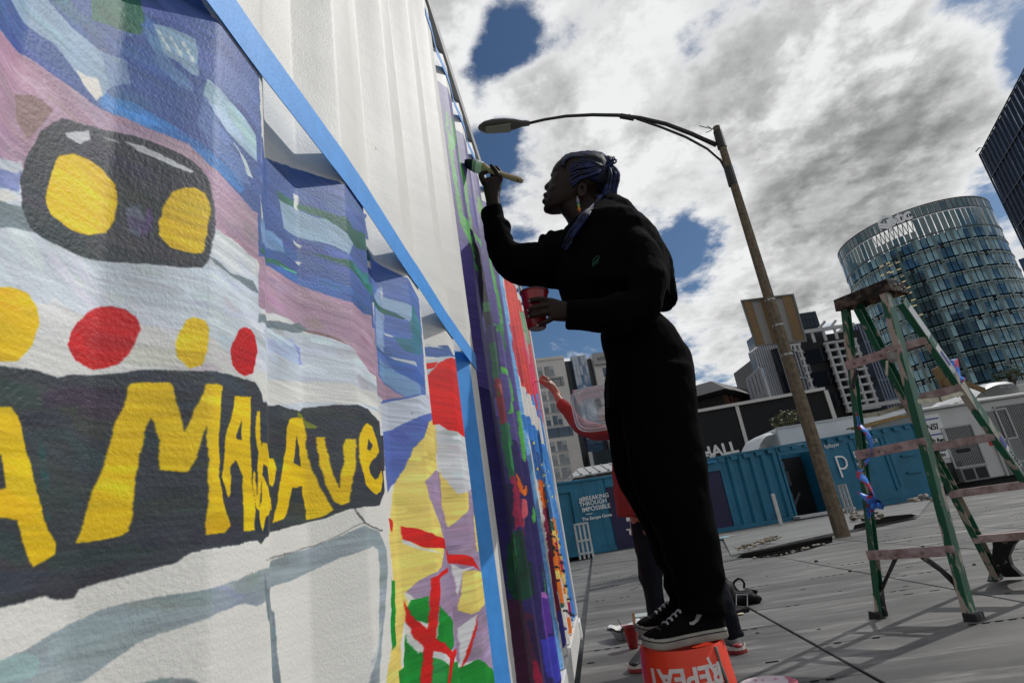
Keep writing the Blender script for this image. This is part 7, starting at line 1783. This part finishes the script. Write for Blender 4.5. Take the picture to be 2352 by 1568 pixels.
# ---- orange bucket, upside down
def bucket():
    c = at_ground(1563, 1474, .37); c = Vector((c.x, c.y, 0)); t = empty('bucket', c, 0, 'orange plastic bucket standing upside down under the painter', 'bucket')
    om = mat('bucket_orange', (.72, .050, .018), .38, var=.07, vscale=6, spec=.4)
    Rz = lambda z: .150 - (.150 - .121) * z / .37
    bm = BM(); lathe(bm, [(0.001, .352), (.108, .352), (.112, .368), (.118, .371), (.121, .366), (Rz(.2), .2), (Rz(.10), .10), (.150, .085), (.155, .083), (.155, .076), (.149, .074), (.150, .055), (.156, .053), (.156, .046), (.150, .044), (.151, .012), (.158, .010), (.158, 0), (.146, 0), (.119, .35)], 56); obj('shell', bm, om, t, autos=35)
    pm = mat('bucket_print', (.66, .60, .58), .6, var=.12, vscale=60); dk = mat('bucket_print_dark', (.13, .02, .015), .6, var=.3, vscale=60)
    view = math.atan2(-c.y, -c.x)        # direction from the bucket to the camera
    def wrap(name, o, ang, z0):
        for v in o.data.vertices:
            x, y, dz = v.co; z = z0 + y; a = view + ang + x / Rz(z); r = Rz(z) + .0012 + dz; v.co = (math.cos(a) * r, math.sin(a) * r, z)
        return o
    I = Matrix.Rotation(R(180), 4, 'Z')
    # the print was meant for a bucket the right way up, so it stands on its head here
    def dens(o):
        bm = BM(); bm.from_mesh(o.data); bmesh.ops.triangulate(bm, faces=bm.faces); bmesh.ops.subdivide_edges(bm, edges=[e for e in bm.edges if e.calc_length() > .02], cuts=2); bm.to_mesh(o.data); bm.free(); return o
    wrap('p', dens(text_obj('lettering', 'REPEAT', .066, I, pm, t, .0008, bold=.0022)), -.08, .308)
    wrap('p', dens(text_obj('lettering', 'REUSE', .066, I, pm, t, .0008, bold=.0022)), -.08, .205)
    for z0 in (.306, .210):
        bm = BM(); s = .020; w = .0045
        for a, b in (((-s, -s), (s, -s + w)), ((-s, s - w), (s, s)), ((-s, -s + w), (-s + w, s - w)), ((s - w, -s + w), (s, s - w))): box(bm, (a[0], a[1], -.0004), (b[0], b[1], .0004))
        bmesh.ops.transform(bm, matrix=Matrix.Rotation(R(4), 4, 'Z'), verts=bm.verts)
        for (p, q) in (((-.006, -.010), (.008, .012)), ((.008, .012), (-.022, -.030 + .065))): pass
        beam(bm, (.010, .014, 0), (.000, -.006, 0), .007, .0009, (0, 0, 1)); beam(bm, (.002, -.008, 0), (-.010, .040, 0), .008, .0009, (0, 0, 1))
        bmesh.ops.subdivide_edges(bm, edges=[e for e in bm.edges if e.calc_length() > .02], cuts=3); o = obj('tick_box', bm, pm, t); wrap('b', o, .60, z0)
    for k in range(9):
        bm = BM(); box(bm, (-.012 + .001 * (k % 3), -.003, -.0003), (.014 - .002 * (k % 2), .003, .0003)); wrap('f', obj('small_print', bm, dk, t), .90, .19 + .009 * k)
    bm = BM(); box(bm, (-.004, -.014, -.0003), (.004, .014, .0003)); wrap('f', obj('small_print', bm, dk, t), .84, .29)
    bm = BM(); rr = random.Random(2); pts = []
    for i in range(14):
        z = .365 - i * .022; a = view + .80 + .30 * (i / 13) ** 1.3 + rr.uniform(-.012, .012); r = Rz(z) + .0025; pts.append((math.cos(a) * r, math.sin(a) * r, z))
    tube(bm, pts, [.003 + .002 * ((i * 7) % 3 == 0) for i in range(14)], 6); obj('paint_drip', bm, mat('grey_drip', (.13, .16, .15), .5), t, True)
bucket()

# ---------------------------------------------------------------- second painter at the far end
def far_painter():
    t = empty('person', at_ground(1560, 1515), 0, 'person in red sweatshirt and dark jeans painting the far end, mostly hidden', 'person')
    inv = t.matrix_basis.inverted()
    def part(name, bm, m_, parent=t, smooth=False):
        bmesh.ops.transform(bm, matrix=inv, verts=bm.verts); return obj(name, bm, m_, parent, smooth)
    sk = mat('warm_skin', (.36, .15, .095), .5, var=.08, vscale=20); red = mat('red_sweatshirt', (.27, .036, .031), .9, var=.12, vscale=7, bump=.001, bscale=240, spec=.15); jn = mat('dark_jeans', (.010, .011, .015), .9, var=.3, vscale=9, spec=.15); hr = mat('brown_hair', (.03, .018, .01), .5)
    YT = 3.40; f4 = lambda x, y: (1148.4 + .25634 * x, 746.5 + .25634 * y)
    # body: one skin from head to ankles
    bm = BM()
    blob(bm, (1490, 868, YT), (.085, .075, .115)); limb(bm, [(1492, 895, YT, .05), (1496, 945, YT, .055)])
    for s in (-1, 1): blob(bm, (1462, 868, YT + s * .03), (.012, .012, .012))
    blob(bm, (1456, 878, YT), (.018, .014, .016)); blob(bm, (1462, 893, YT), (.016, .022, .010))
    loft(bm, [((1470, 945), (1530, 945), YT, .2), ((1440, 970), (1540, 970), YT, .30), ((1440, 1060), (1530, 1060), YT, .26), ((1445, 1170), (1535, 1170), YT, .26), ((1450, 1230), (1540, 1230), YT, .26)])
    YH_ = 3.86
    limb(bm, [(1475, 965, YT + .1, .05), (1400, 990, 3.55, .043), (1330, 982, 3.70, .036), (1300, 940, 3.80, .030), (1279, 910, 3.84, .024)])
    loft(bm, [((1275, 912), (1290, 905), YH_, .05), ((1259, 893), (1277, 884), YH_, .05), ((1246, 884), (1265, 872), YH_, .045), ((1240, 878), (1256, 864), YH_, .035)], 14)
    limb(bm, [(1262, 880, YH_ - .03, .011), (1250, 876, YH_ - .035, .010), (1240, 872, YH_ - .03, .009)])
    for k in range(4): limb(bm, [(1256 - k * .8, 868 + k * 4.5, YH_ - .02 + k * .012, .0095), (1247 - k, 863 + k * 5.0, YH_ - .03 + k * .014, .009), (1241 - k * .4, 869 + k * 3.6, YH_ - .02 + k * .012, .008)])
    limb(bm, [(1480, 980, YT - .12, .048), (1440, 1000, YT - .22, .04), (1415, 985, 3.12, .032), (1398, 965, 3.06, .026)])
    blob(bm, (1396, 955, 3.06), (.04, .02, .045))
    for k in range(4): limb(bm, [(1394, 940 + k * 8, 3.06, .009), (1384, 938 + k * 8.4, 3.05, .0085), (1377, 942 + k * 8, 3.06, .008)])
    for q in (((1500, 1220, YT + .02, .06), (1496, 1330, 3.39, .042), (1512, 1425, 3.33, .035), (1514, 1480, 3.32, .030)), ((1530, 1220, YT + .05, .06), (1596, 1320, 3.38, .045), (1660, 1400, 3.31, .035), (1680, 1446, 3.28, .028))): limb(bm, q)
    fuse('body', bm, .008, sk, t, smooth=2)
    bm = BM(); blob(bm, (1498, 858, YT), (.10, .088, .115)); blob(bm, (1520, 900, YT), (.06, .08, .14)); fuse('hair', bm, .01, hr, t, 2, .02, .03)
    bm = BM()
    loft(bm, [((1412, 1062), (1560, 1050), YT, .40), ((1400, 1010), (1558, 1000), YT, .42), ((1425, 965), (1556, 960), YT, .40), ((1460, 945), (1540, 942), YT, .26)], 20)
    loft(bm, [((1418, 1188), (1556, 1178), YT, .42), ((1410, 1130), (1558, 1120), YT, .42), ((1405, 1060), (1560, 1050), YT, .41)], 20)
    loft(bm, [(f4(1200, 800), f4(1200, 1030), YT + .06, .17), (f4(950, 905), f4(950, 1028), 3.52, .14), (f4(850, 880), f4(840, 1022), 3.58, .135), (f4(760, 850), f4(735, 1000), 3.63, .13), (f4(700, 800), f4(655, 945), 3.68, .125), (f4(660, 740), f4(605, 860), 3.74, .115), (f4(625, 700), f4(545, 785), 3.79, .105), (f4(558, 652), f4(500, 715), 3.82, .095)], 18)
    limb(bm, [(1490, 975, YT - .12, .075), (1440, 1004, YT - .24, .062), (1412, 986, 3.11, .05)])
    fuse('sweatshirt', bm, .010, red, t, 3, .022, .07)
    g = lambda x, y: (1148.4 + .28604 * x, 1119.7 + .28604 * y)
    bm = BM()
    loft(bm, [((1446, 1170), (1540, 1165), YT, .30), (g(1050, 240), g(1290, 230), 3.38, .19), (g(1062, 400), g(1300, 400), 3.37, .18), (g(1100, 570), g(1300, 570), 3.36, .165), (g(1120, 730), g(1302, 730), 3.35, .15), (g(1150, 790), g(1306, 800), 3.34, .15), (g(1165, 900), g(1322, 900), 3.32, .14), (g(1190, 1060), g(1330, 1040), 3.31, .13), (g(1205, 1200), g(1335, 1190), 3.30, .125), (g(1195, 1330), g(1330, 1320), 3.295, .13)], 18)
    loft(bm, [((1490, 1170), (1556, 1165), YT + .03, .28), ((1545, 1260), (1625, 1255), 3.38, .18), ((1605, 1350), (1672, 1340), 3.32, .16), ((1645, 1410), (1690, 1400), 3.28, .14), ((1660, 1448), (1700, 1440), 3.27, .13), ((1664, 1466), (1708, 1458), 3.265, .135)], 18)
    fuse('jeans', bm, .009, jn, t, 2, .018, .06)
    bs = mat('sneaker_black', (.012, .012, .013), .6); rs = mat('sneaker_red', (.30, .02, .025), .5); ws = mat('sneaker_white', (.62, .58, .50), .5)
    for heel, toe in (((1512, 1512), (1452, 1546)), ((1668, 1478), (1716, 1512))):
        H, T = at_ground(*heel, .0), at_ground(*toe, .0); d = T - H; d.normalize(); T = H + d * .27; sd_ = Vector((-d.y, d.x, 0))
        up = []; bm = BM(); rings = []
        for u, w, h in ((0, .030, .085), (.12, .037, .10), (.35, .037, .098), (.55, .044, .075), (.75, .048, .056), (.92, .040, .044), (1, .018, .034)):
            c = H.lerp(T, u); rings.append([bm.verts.new(c + sd_ * (w * math.cos(a)) + Vector((0, 0, .024 + (h - .02) * max(0, math.sin(a)) ** .7))) for a in [math.pi * k / 10 for k in range(11)]])
        for a, b in zip(rings, rings[1:]):
            for k in range(10): bm.faces.new((a[k], a[k + 1], b[k + 1], b[k]))
        bm.faces.new(rings[0]); bm.faces.new(rings[-1][::-1]); bmesh.ops.recalc_face_normals(bm, faces=bm.faces); part('sneaker', bm, bs, smooth=True)
        for z0, z1, m_, k0, k1, ww in ((.0, .016, rs, 0, 1, 1.08), (.0161, .034, ws, .0, 1, 1.04)):
            bm = BM(); lo = []; hi = []
            prof_ = [(0, .0), (.02, .026), (.12, .037), (.35, .037), (.55, .044), (.75, .049), (.92, .041), (1.0, .018), (1.02, 0)]
            loop = [(u, w) for u, w in prof_] + [(u, -w) for u, w in prof_[::-1][1:-1]]
            for u, w in loop:
                c = H + (T - H) * u + sd_ * w * ww; lo.append(bm.verts.new(c + Vector((0, 0, z0)))); hi.append(bm.verts.new(c + Vector((0, 0, z1))))
            bm.faces.new(lo[::-1]); bm.faces.new(hi)
            for k in range(len(loop)): bm.faces.new((lo[k], lo[(k + 1) % len(loop)], hi[(k + 1) % len(loop)], hi[k]))
            part('sneaker_sole', bm, m_)
        bm = BM(); c = H.lerp(T, .9); blob(bm, c + Vector((0, 0, .034)), (.032, .036, .014)); part('toe_cap', bm, rs if toe[0] > 1600 else bs, smooth=True)
    # thin brush in the right hand
    s_, z_ = wall_at(1226, 877); tip = W(s_, float(prof(s_)) + .001, z_); mid = at_y(1248, 874, YH_ - .02); end = at_y(1287, 869, YH_ - .04)
    b = empty('paintbrush', tip, 0, 'thin paintbrush in the far painter\'s hand touching the red panel', 'paintbrush')
    bm = BM(); tube(bm, [Vector(), (mid - tip) * .12, (mid - tip) * .25], [.001, .004, .003], 8); obj('bristles', bm, mat('bristle_pale', (.5, .4, .36), .6), b)
    bm = BM(); tube(bm, [(mid - tip) * .25, (mid - tip) * .5], .0034, 8); obj('ferrule', bm, steel, b)
    bm = BM(); tube(bm, [(mid - tip) * .5, mid - tip, end - tip], [.003, .0042, .002], 8); obj('handle', bm, mat('brush_dark', (.02, .03, .03), .4), b)
    # clear clamshell lid
    clear = bpy.data.materials.new('clear_plastic'); clear.use_nodes = True; nt = clear.node_tree; pb = nt.nodes['Principled BSDF']; pb.inputs['Base Color'].default_value = (.85, .86, .88, 1); pb.inputs['Roughness'].default_value = .12; pb.inputs['Alpha'].default_value = .42; pb.inputs['Specular IOR Level'].default_value = .9
    YL = 3.02; c = at_y(1360, 935, YL); k = empty('food_container', c, 0, 'clear plastic takeaway tray held up behind the painter with pink paint inside', 'container')
    q = [at_y(1306, 893, YL), at_y(1470, 868, YL), at_y(1492, 985, YL), at_y(1328, 992, YL)]
    def rr_loop(sc, dy, n=40, e=5.0):
        cc = sum(q, Vector()) / 4; ux = (q[1] - q[0]) / 2; uy = (q[3] - q[0]) / 2; o = []
        for i in range(n):
            a = 2 * math.pi * i / n; o.append(cc - c + ux * (sc * math.copysign(abs(math.cos(a)) ** (2 / e), math.cos(a))) + uy * ((1 - (1 - sc) * 1.25) * math.copysign(abs(math.sin(a)) ** (2 / e), math.sin(a))) + Vector((0, dy, 0)))
        return o
    bm = BM(); loops = [rr_loop(1.0, .0), rr_loop(.97, .0), rr_loop(.955, -.045), rr_loop(.80, -.05), rr_loop(.78, -.042), rr_loop(.66, -.042), rr_loop(.64, -.05), rr_loop(.50, -.05), rr_loop(.48, -.042), rr_loop(.05, -.042)]
    vl = [[bm.verts.new(v) for v in l] for l in loops]
    for a, b_ in zip(vl, vl[1:]):
        for i in range(40): bm.faces.new((a[i], a[(i + 1) % 40], b_[(i + 1) % 40], b_[i]))
    bm.faces.new(vl[-1]); obj('tray', bm, clear, k, smooth=True)
    rimm = mat('clear_rim', (.62, .64, .66), .2, spec=.8)
    for l, r in ((rr_loop(1.0, 0), .0022), (rr_loop(.956, -.046), .0018), (rr_loop(.79, -.05), .0014), (rr_loop(.65, -.05), .0014), (rr_loop(.49, -.05), .0014)):
        bm = BM(); tube(bm, l + l[:1], r, 5, cap=False); obj('rim', bm, rimm, k, smooth=True)
    for i in range(16):
        p = q[0].lerp(q[1], .06 + i * .058) - c; dn = (q[3] - q[0]).normalized(); bm = BM(); tube(bm, [p + dn * .012 + Vector((0, -.002, 0)), p + dn * .05 + Vector((0, -.046, 0))], .0019, 5); obj('rib', bm, rimm, k)
    bm = BM(); w_ = [q[0].lerp(q[1], a).lerp(q[3].lerp(q[2], a), b_) - c + Vector((0, -.020, 0)) for a, b_ in ((.04, .06), (.98, .06), (.98, .30), (.20, .30), (.08, .42))]; bm.faces.new([bm.verts.new(v) for v in w_]); obj('paint_film', bm, mat('pink_paint', (.62, .20, .20), .4, col2=(.72, .60, .60), vscale=30), k)
far_painter()

# ---------------------------------------------------------------- things lying about on the ground
def clutter():
    foil = mat('aluminium_foil', (.62, .62, .63), .25, metal=.85, var=.1, vscale=60, bump=.004, bscale=70)
    # foil tray with a white palette sheet
    c = at_ground(1452, 1462); t = empty('foil_tray', c, R(20), 'crumpled aluminium foil tray lined with a smeared white sheet', 'tray')
    bm = BM(); n = 36; rr = random.Random(4); A_ = []; B_ = []; C_ = []
    for i in range(n):
        a = 2 * math.pi * i / n; ca, sa = math.copysign(abs(math.cos(a)) ** .55, math.cos(a)), math.copysign(abs(math.sin(a)) ** .55, math.sin(a)); k = 1 + (.02 if i % 2 else -.02)
        A_.append(bm.verts.new((.10 * ca * k, .075 * sa * k, .002))); B_.append(bm.verts.new((.125 * ca * k, .098 * sa * k, .055 + rr.uniform(-.004, .004)))); C_.append(bm.verts.new((.150 * ca, .120 * sa, .060 + rr.uniform(-.006, .006))))
    for P1, P2 in ((A_, B_), (B_, C_)):
        for i in range(n): bm.faces.new((P1[i], P1[(i + 1) % n], P2[(i + 1) % n], P2[i]))
    bm.faces.new(A_); obj('tray_wall', bm, foil, t)
    bm = BM(); g = 9; grid = [[bm.verts.new((-.135 + .27 * i / g, -.115 + .23 * j / g, .062 + .02 * math.sin(i * 1.1) * math.cos(j * .9) + rr.uniform(-.005, .006) + .012 * (abs(i - g / 2) > 3))) for j in range(g + 1)] for i in range(g + 1)]
    for i in range(g):
        for j in range(g): bm.faces.new((grid[i][j], grid[i + 1][j], grid[i + 1][j + 1], grid[i][j + 1]))
    obj('liner_sheet', bm, mat('smeared_sheet', (.66, .64, .62), .45, col2=(.55, .12, .16), vscale=11, sharp=(.58, .66)), t, smooth=True)
    c = at_ground(1490, 1428); t = empty('plastic_box', c, R(-10), 'small clear plastic box with green smears behind the foil tray', 'container'); cl = bpy.data.materials['clear_plastic']
    bm = BM(); box(bm, (-.09, -.07, 0), (.09, .07, .05), .01); obj('tray', bm, cl, t)
    bm = BM(); box(bm, (-.10, -.08, .0505), (.10, .08, .056), .002); obj('lid', bm, mat('green_smear', (.5, .55, .52), .3, col2=(.08, .30, .14), vscale=14, sharp=(.55, .65)), t)
    # red cup with stirrers
    b0, b1 = at_ground(1456, 1487), None; b1 = Vector((b0.x, b0.y, .118)); plastic_cup('plastic_cup', b0, b1, .029, .045, 'red plastic cup with a wooden stick standing on the ground by the foil tray')
    st = empty('stir_stick', b0 + Vector((.02, .01, .02)), 0, 'flat wooden stick standing up out of the red cup on the ground', 'stick'); bm = BM(); beam(bm, (0, 0, 0), (.02, .02, .165), .017, .003, (0, 1, 0), .001); obj('stick', bm, mat('stick_wood', (.50, .33, .18), .7, var=.15, vscale=30), st)
    br = empty('paintbrush', b0 + Vector((-.01, 0, .03)), 0, 'thin dark brush handle leaning out of the red cup on the ground', 'paintbrush'); bm = BM(); tube(bm, [(0, 0, 0), (-.055, -.02, .135)], [.003, .002], 6); obj('handle', bm, mat('brush_dark', (.02, .03, .03), .4), br)
    # brush with a red head behind the near shoe
    p = at_ground(1535, 1400, .02); br = empty('paintbrush', p, 0, 'wooden brush with red bristles lying between the two painters\' feet', 'paintbrush'); bm = BM(); tube(bm, [(0, 0, 0), (-.05, .04, .10)], [.010, .007], 8); obj('handle', bm, MATS['stick_wood'], br); bm = BM(); tube(bm, [(0, 0, 0), (.012, -.01, -.01)], [.012, .016], 8); obj('bristles', bm, mat('red_bristle', (.4, .05, .03), .6), br)
    # black backpack dropped in a heap
    c = at_ground(1668, 1396); bag = empty('backpack', c, 0, 'black backpack slumped on the paving with a strap trailing to the right', 'backpack'); bm = BM()
    bk = mat('black_nylon', (.006, .006, .0065), .7, spec=.25, bump=.001, bscale=300)
    blob(bm, c + Vector((-.02, .10, .09)), (.17, .15, .11)); blob(bm, c + Vector((.10, .06, .055)), (.15, .12, .06)); blob(bm, c + Vector((.0, .14, .16)), (.10, .09, .10)); blob(bm, c + Vector((.19, .03, .03)), (.10, .07, .03))
    fuse('bag_body', bm, .012, bk, bag, 3, .05, .07)
    bm = BM(); tube(bm, [(.10, .06, .13), (.125, .055, .165), (.155, .05, .18), (.18, .045, .17), (.19, .045, .14), (.18, .05, .11)], .009, 6); obj('haul_loop', bm, bk, bag, True)
    e = at_ground(1738, 1372) - c; bm = BM(); tube(bm, [(.18, .04, .04), (e.x * .55, e.y * .55, .05), (e.x * .8, e.y * .8, .075), (e.x, e.y, .05), (e.x * .9, e.y * .9, .014), (e.x * .6, e.y * .6, .012)], [.02, .026, .028, .026, .024, .02], 8, flat=.4); obj('strap', bm, bk, bag, True)
    c = at_ground(1688, 1408); t = empty('plastic_box', c, R(25), 'black takeaway box with its clear lid tipped open beside the backpack', 'container'); bm = BM(); box(bm, (-.07, -.06, 0), (.09, .06, .035), .008); obj('tray', bm, bk, t)
    bm = BM(); tube(bm, [(.076, -.055, .037), (.101, -.055, .105), (.101, .055, .105), (.076, .055, .037)], .003, 5); obj('rim', bm, mat('clear_rim', (.6, .6, .6), .2), t)
    for k, (x, y, lab) in enumerate(((1684, 1416, 'small pale wooden spoon lying nearest the black sneaker'), (1678, 1403, 'short pale wooden stick against the backpack'))):
        p = at_ground(x, y); a = .5 + k * .9; t = empty('wooden_spoon' if k == 0 else 'stir_stick', p, a, lab, 'spoon' if k == 0 else 'stick', None); bm = BM(); beam(bm, (-.07, 0, .006), (.05, 0, .006), .012, .003); obj('handle', bm, mat('pale_wood', (.55, .46, .34), .7), t)
        if k == 0: bm = BM(); bmesh.ops.create_icosphere(bm, subdivisions=2, radius=1, matrix=Matrix.Translation((.07, 0, .007)) @ Matrix.Diagonal((.03, .02, .006, 1))); obj('bowl', bm, mat('pale_wood', (.55, .46, .34), .7), t, True)
    # edge of a paint palette at the bottom of the picture
    c = at_ground(1765, 1577); t = empty('paint_palette', c, .3, 'white paper palette smeared with pink paint at the bottom edge', 'palette'); bm = BM(); lathe(bm, [(0, .003), (.09, .003), (.115, .014), (.117, .013), (.09, 0), (0, 0)], 32); obj('plate', bm, mat('palette_paint', (.70, .60, .62), .5, col2=(.50, .06, .12), vscale=14, sharp=(.55, .62)), t, True)
    # slot-shaped drain near the end of the container, and pebbles
    a, b = at_ground(1312, 1312), at_ground(1336, 1307); bm = BM(); beam(bm, a + Vector((0, 0, .001)), b + Vector((0, 0, .001)), .10, .004); tag(obj('drain_cover', bm, mat('slot_black', (.012, .012, .012), .9)), 'black oblong drain opening in the paving by the container end', 'drain')
    rr = random.Random(9); pb_ = mat('dark_pebble', (.03, .028, .026), .8); GP = 'small dark stones scattered on the paving'
    for k, (x, y) in enumerate(((2006, 1238), (1953, 1312), (2238, 1297), (1875, 1290), (1995, 1226), (2120, 1256))):
        p = at_ground(x, y); bm = BM(); r = rr.uniform(.010, .02); bmesh.ops.create_icosphere(bm, subdivisions=1, radius=r, matrix=Matrix.Translation((0, 0, r * .5)) @ Matrix.Diagonal((1.3, 1, .7, 1))); o = obj('pebble', bm, pb_); o.location = p; tag(o, ['small dark stone in front of the left ladder rail', 'small dark stone on bare paving left of the ladder', 'small dark stone between the ladder rails', 'small dark stone midway between lamp post and backpack', 'small dark stone at the left ladder rail nearest the rubble', 'small dark stone just left of the right rear ladder rail'][k], 'stone', GP)
    # dropped bits in front of the blue containers
    for k, (x, y, lab) in enumerate(((1658, 1240, 'pale blue plastic scrap at the foot of the purple board'), (1676, 1236, 'grey plastic scrap at the foot of the purple board'))):
        p = at_ground(x, y); bm = BM(); box(bm, (-.16, -.08, 0), (.16, .08, .07), .02); o = obj('plastic_scrap', bm, mat('scrap_blue' if k == 0 else 'scrap_grey', (.25, .40, .46) if k == 0 else (.2, .2, .2), .5)); o.location = p; o.rotation_euler = (0, 0, .2); tag(o, lab, 'scrap')
    p = at_ground(2113, 1155); t = empty('rubble_pile', p, 0, 'small heap of broken brick at the right corner of the blue container', 'rubble')
    for k in range(7): bm = BM(); box(bm, (-.09, -.05, -.04), (.09, .05, .05), .015, Matrix.Translation((rr.uniform(-.2, .3), rr.uniform(-.1, .15), .05 + .05 * (k % 3))) @ Matrix.Rotation(rr.uniform(0, 3), 4, 'Z') @ Matrix.Rotation(rr.uniform(-.5, .5), 4, 'X')); obj('brick', bm, mat('broken_brick', (.22, .16, .12), .9, col2=(.45, .42, .38), vscale=6), t)
clutter()
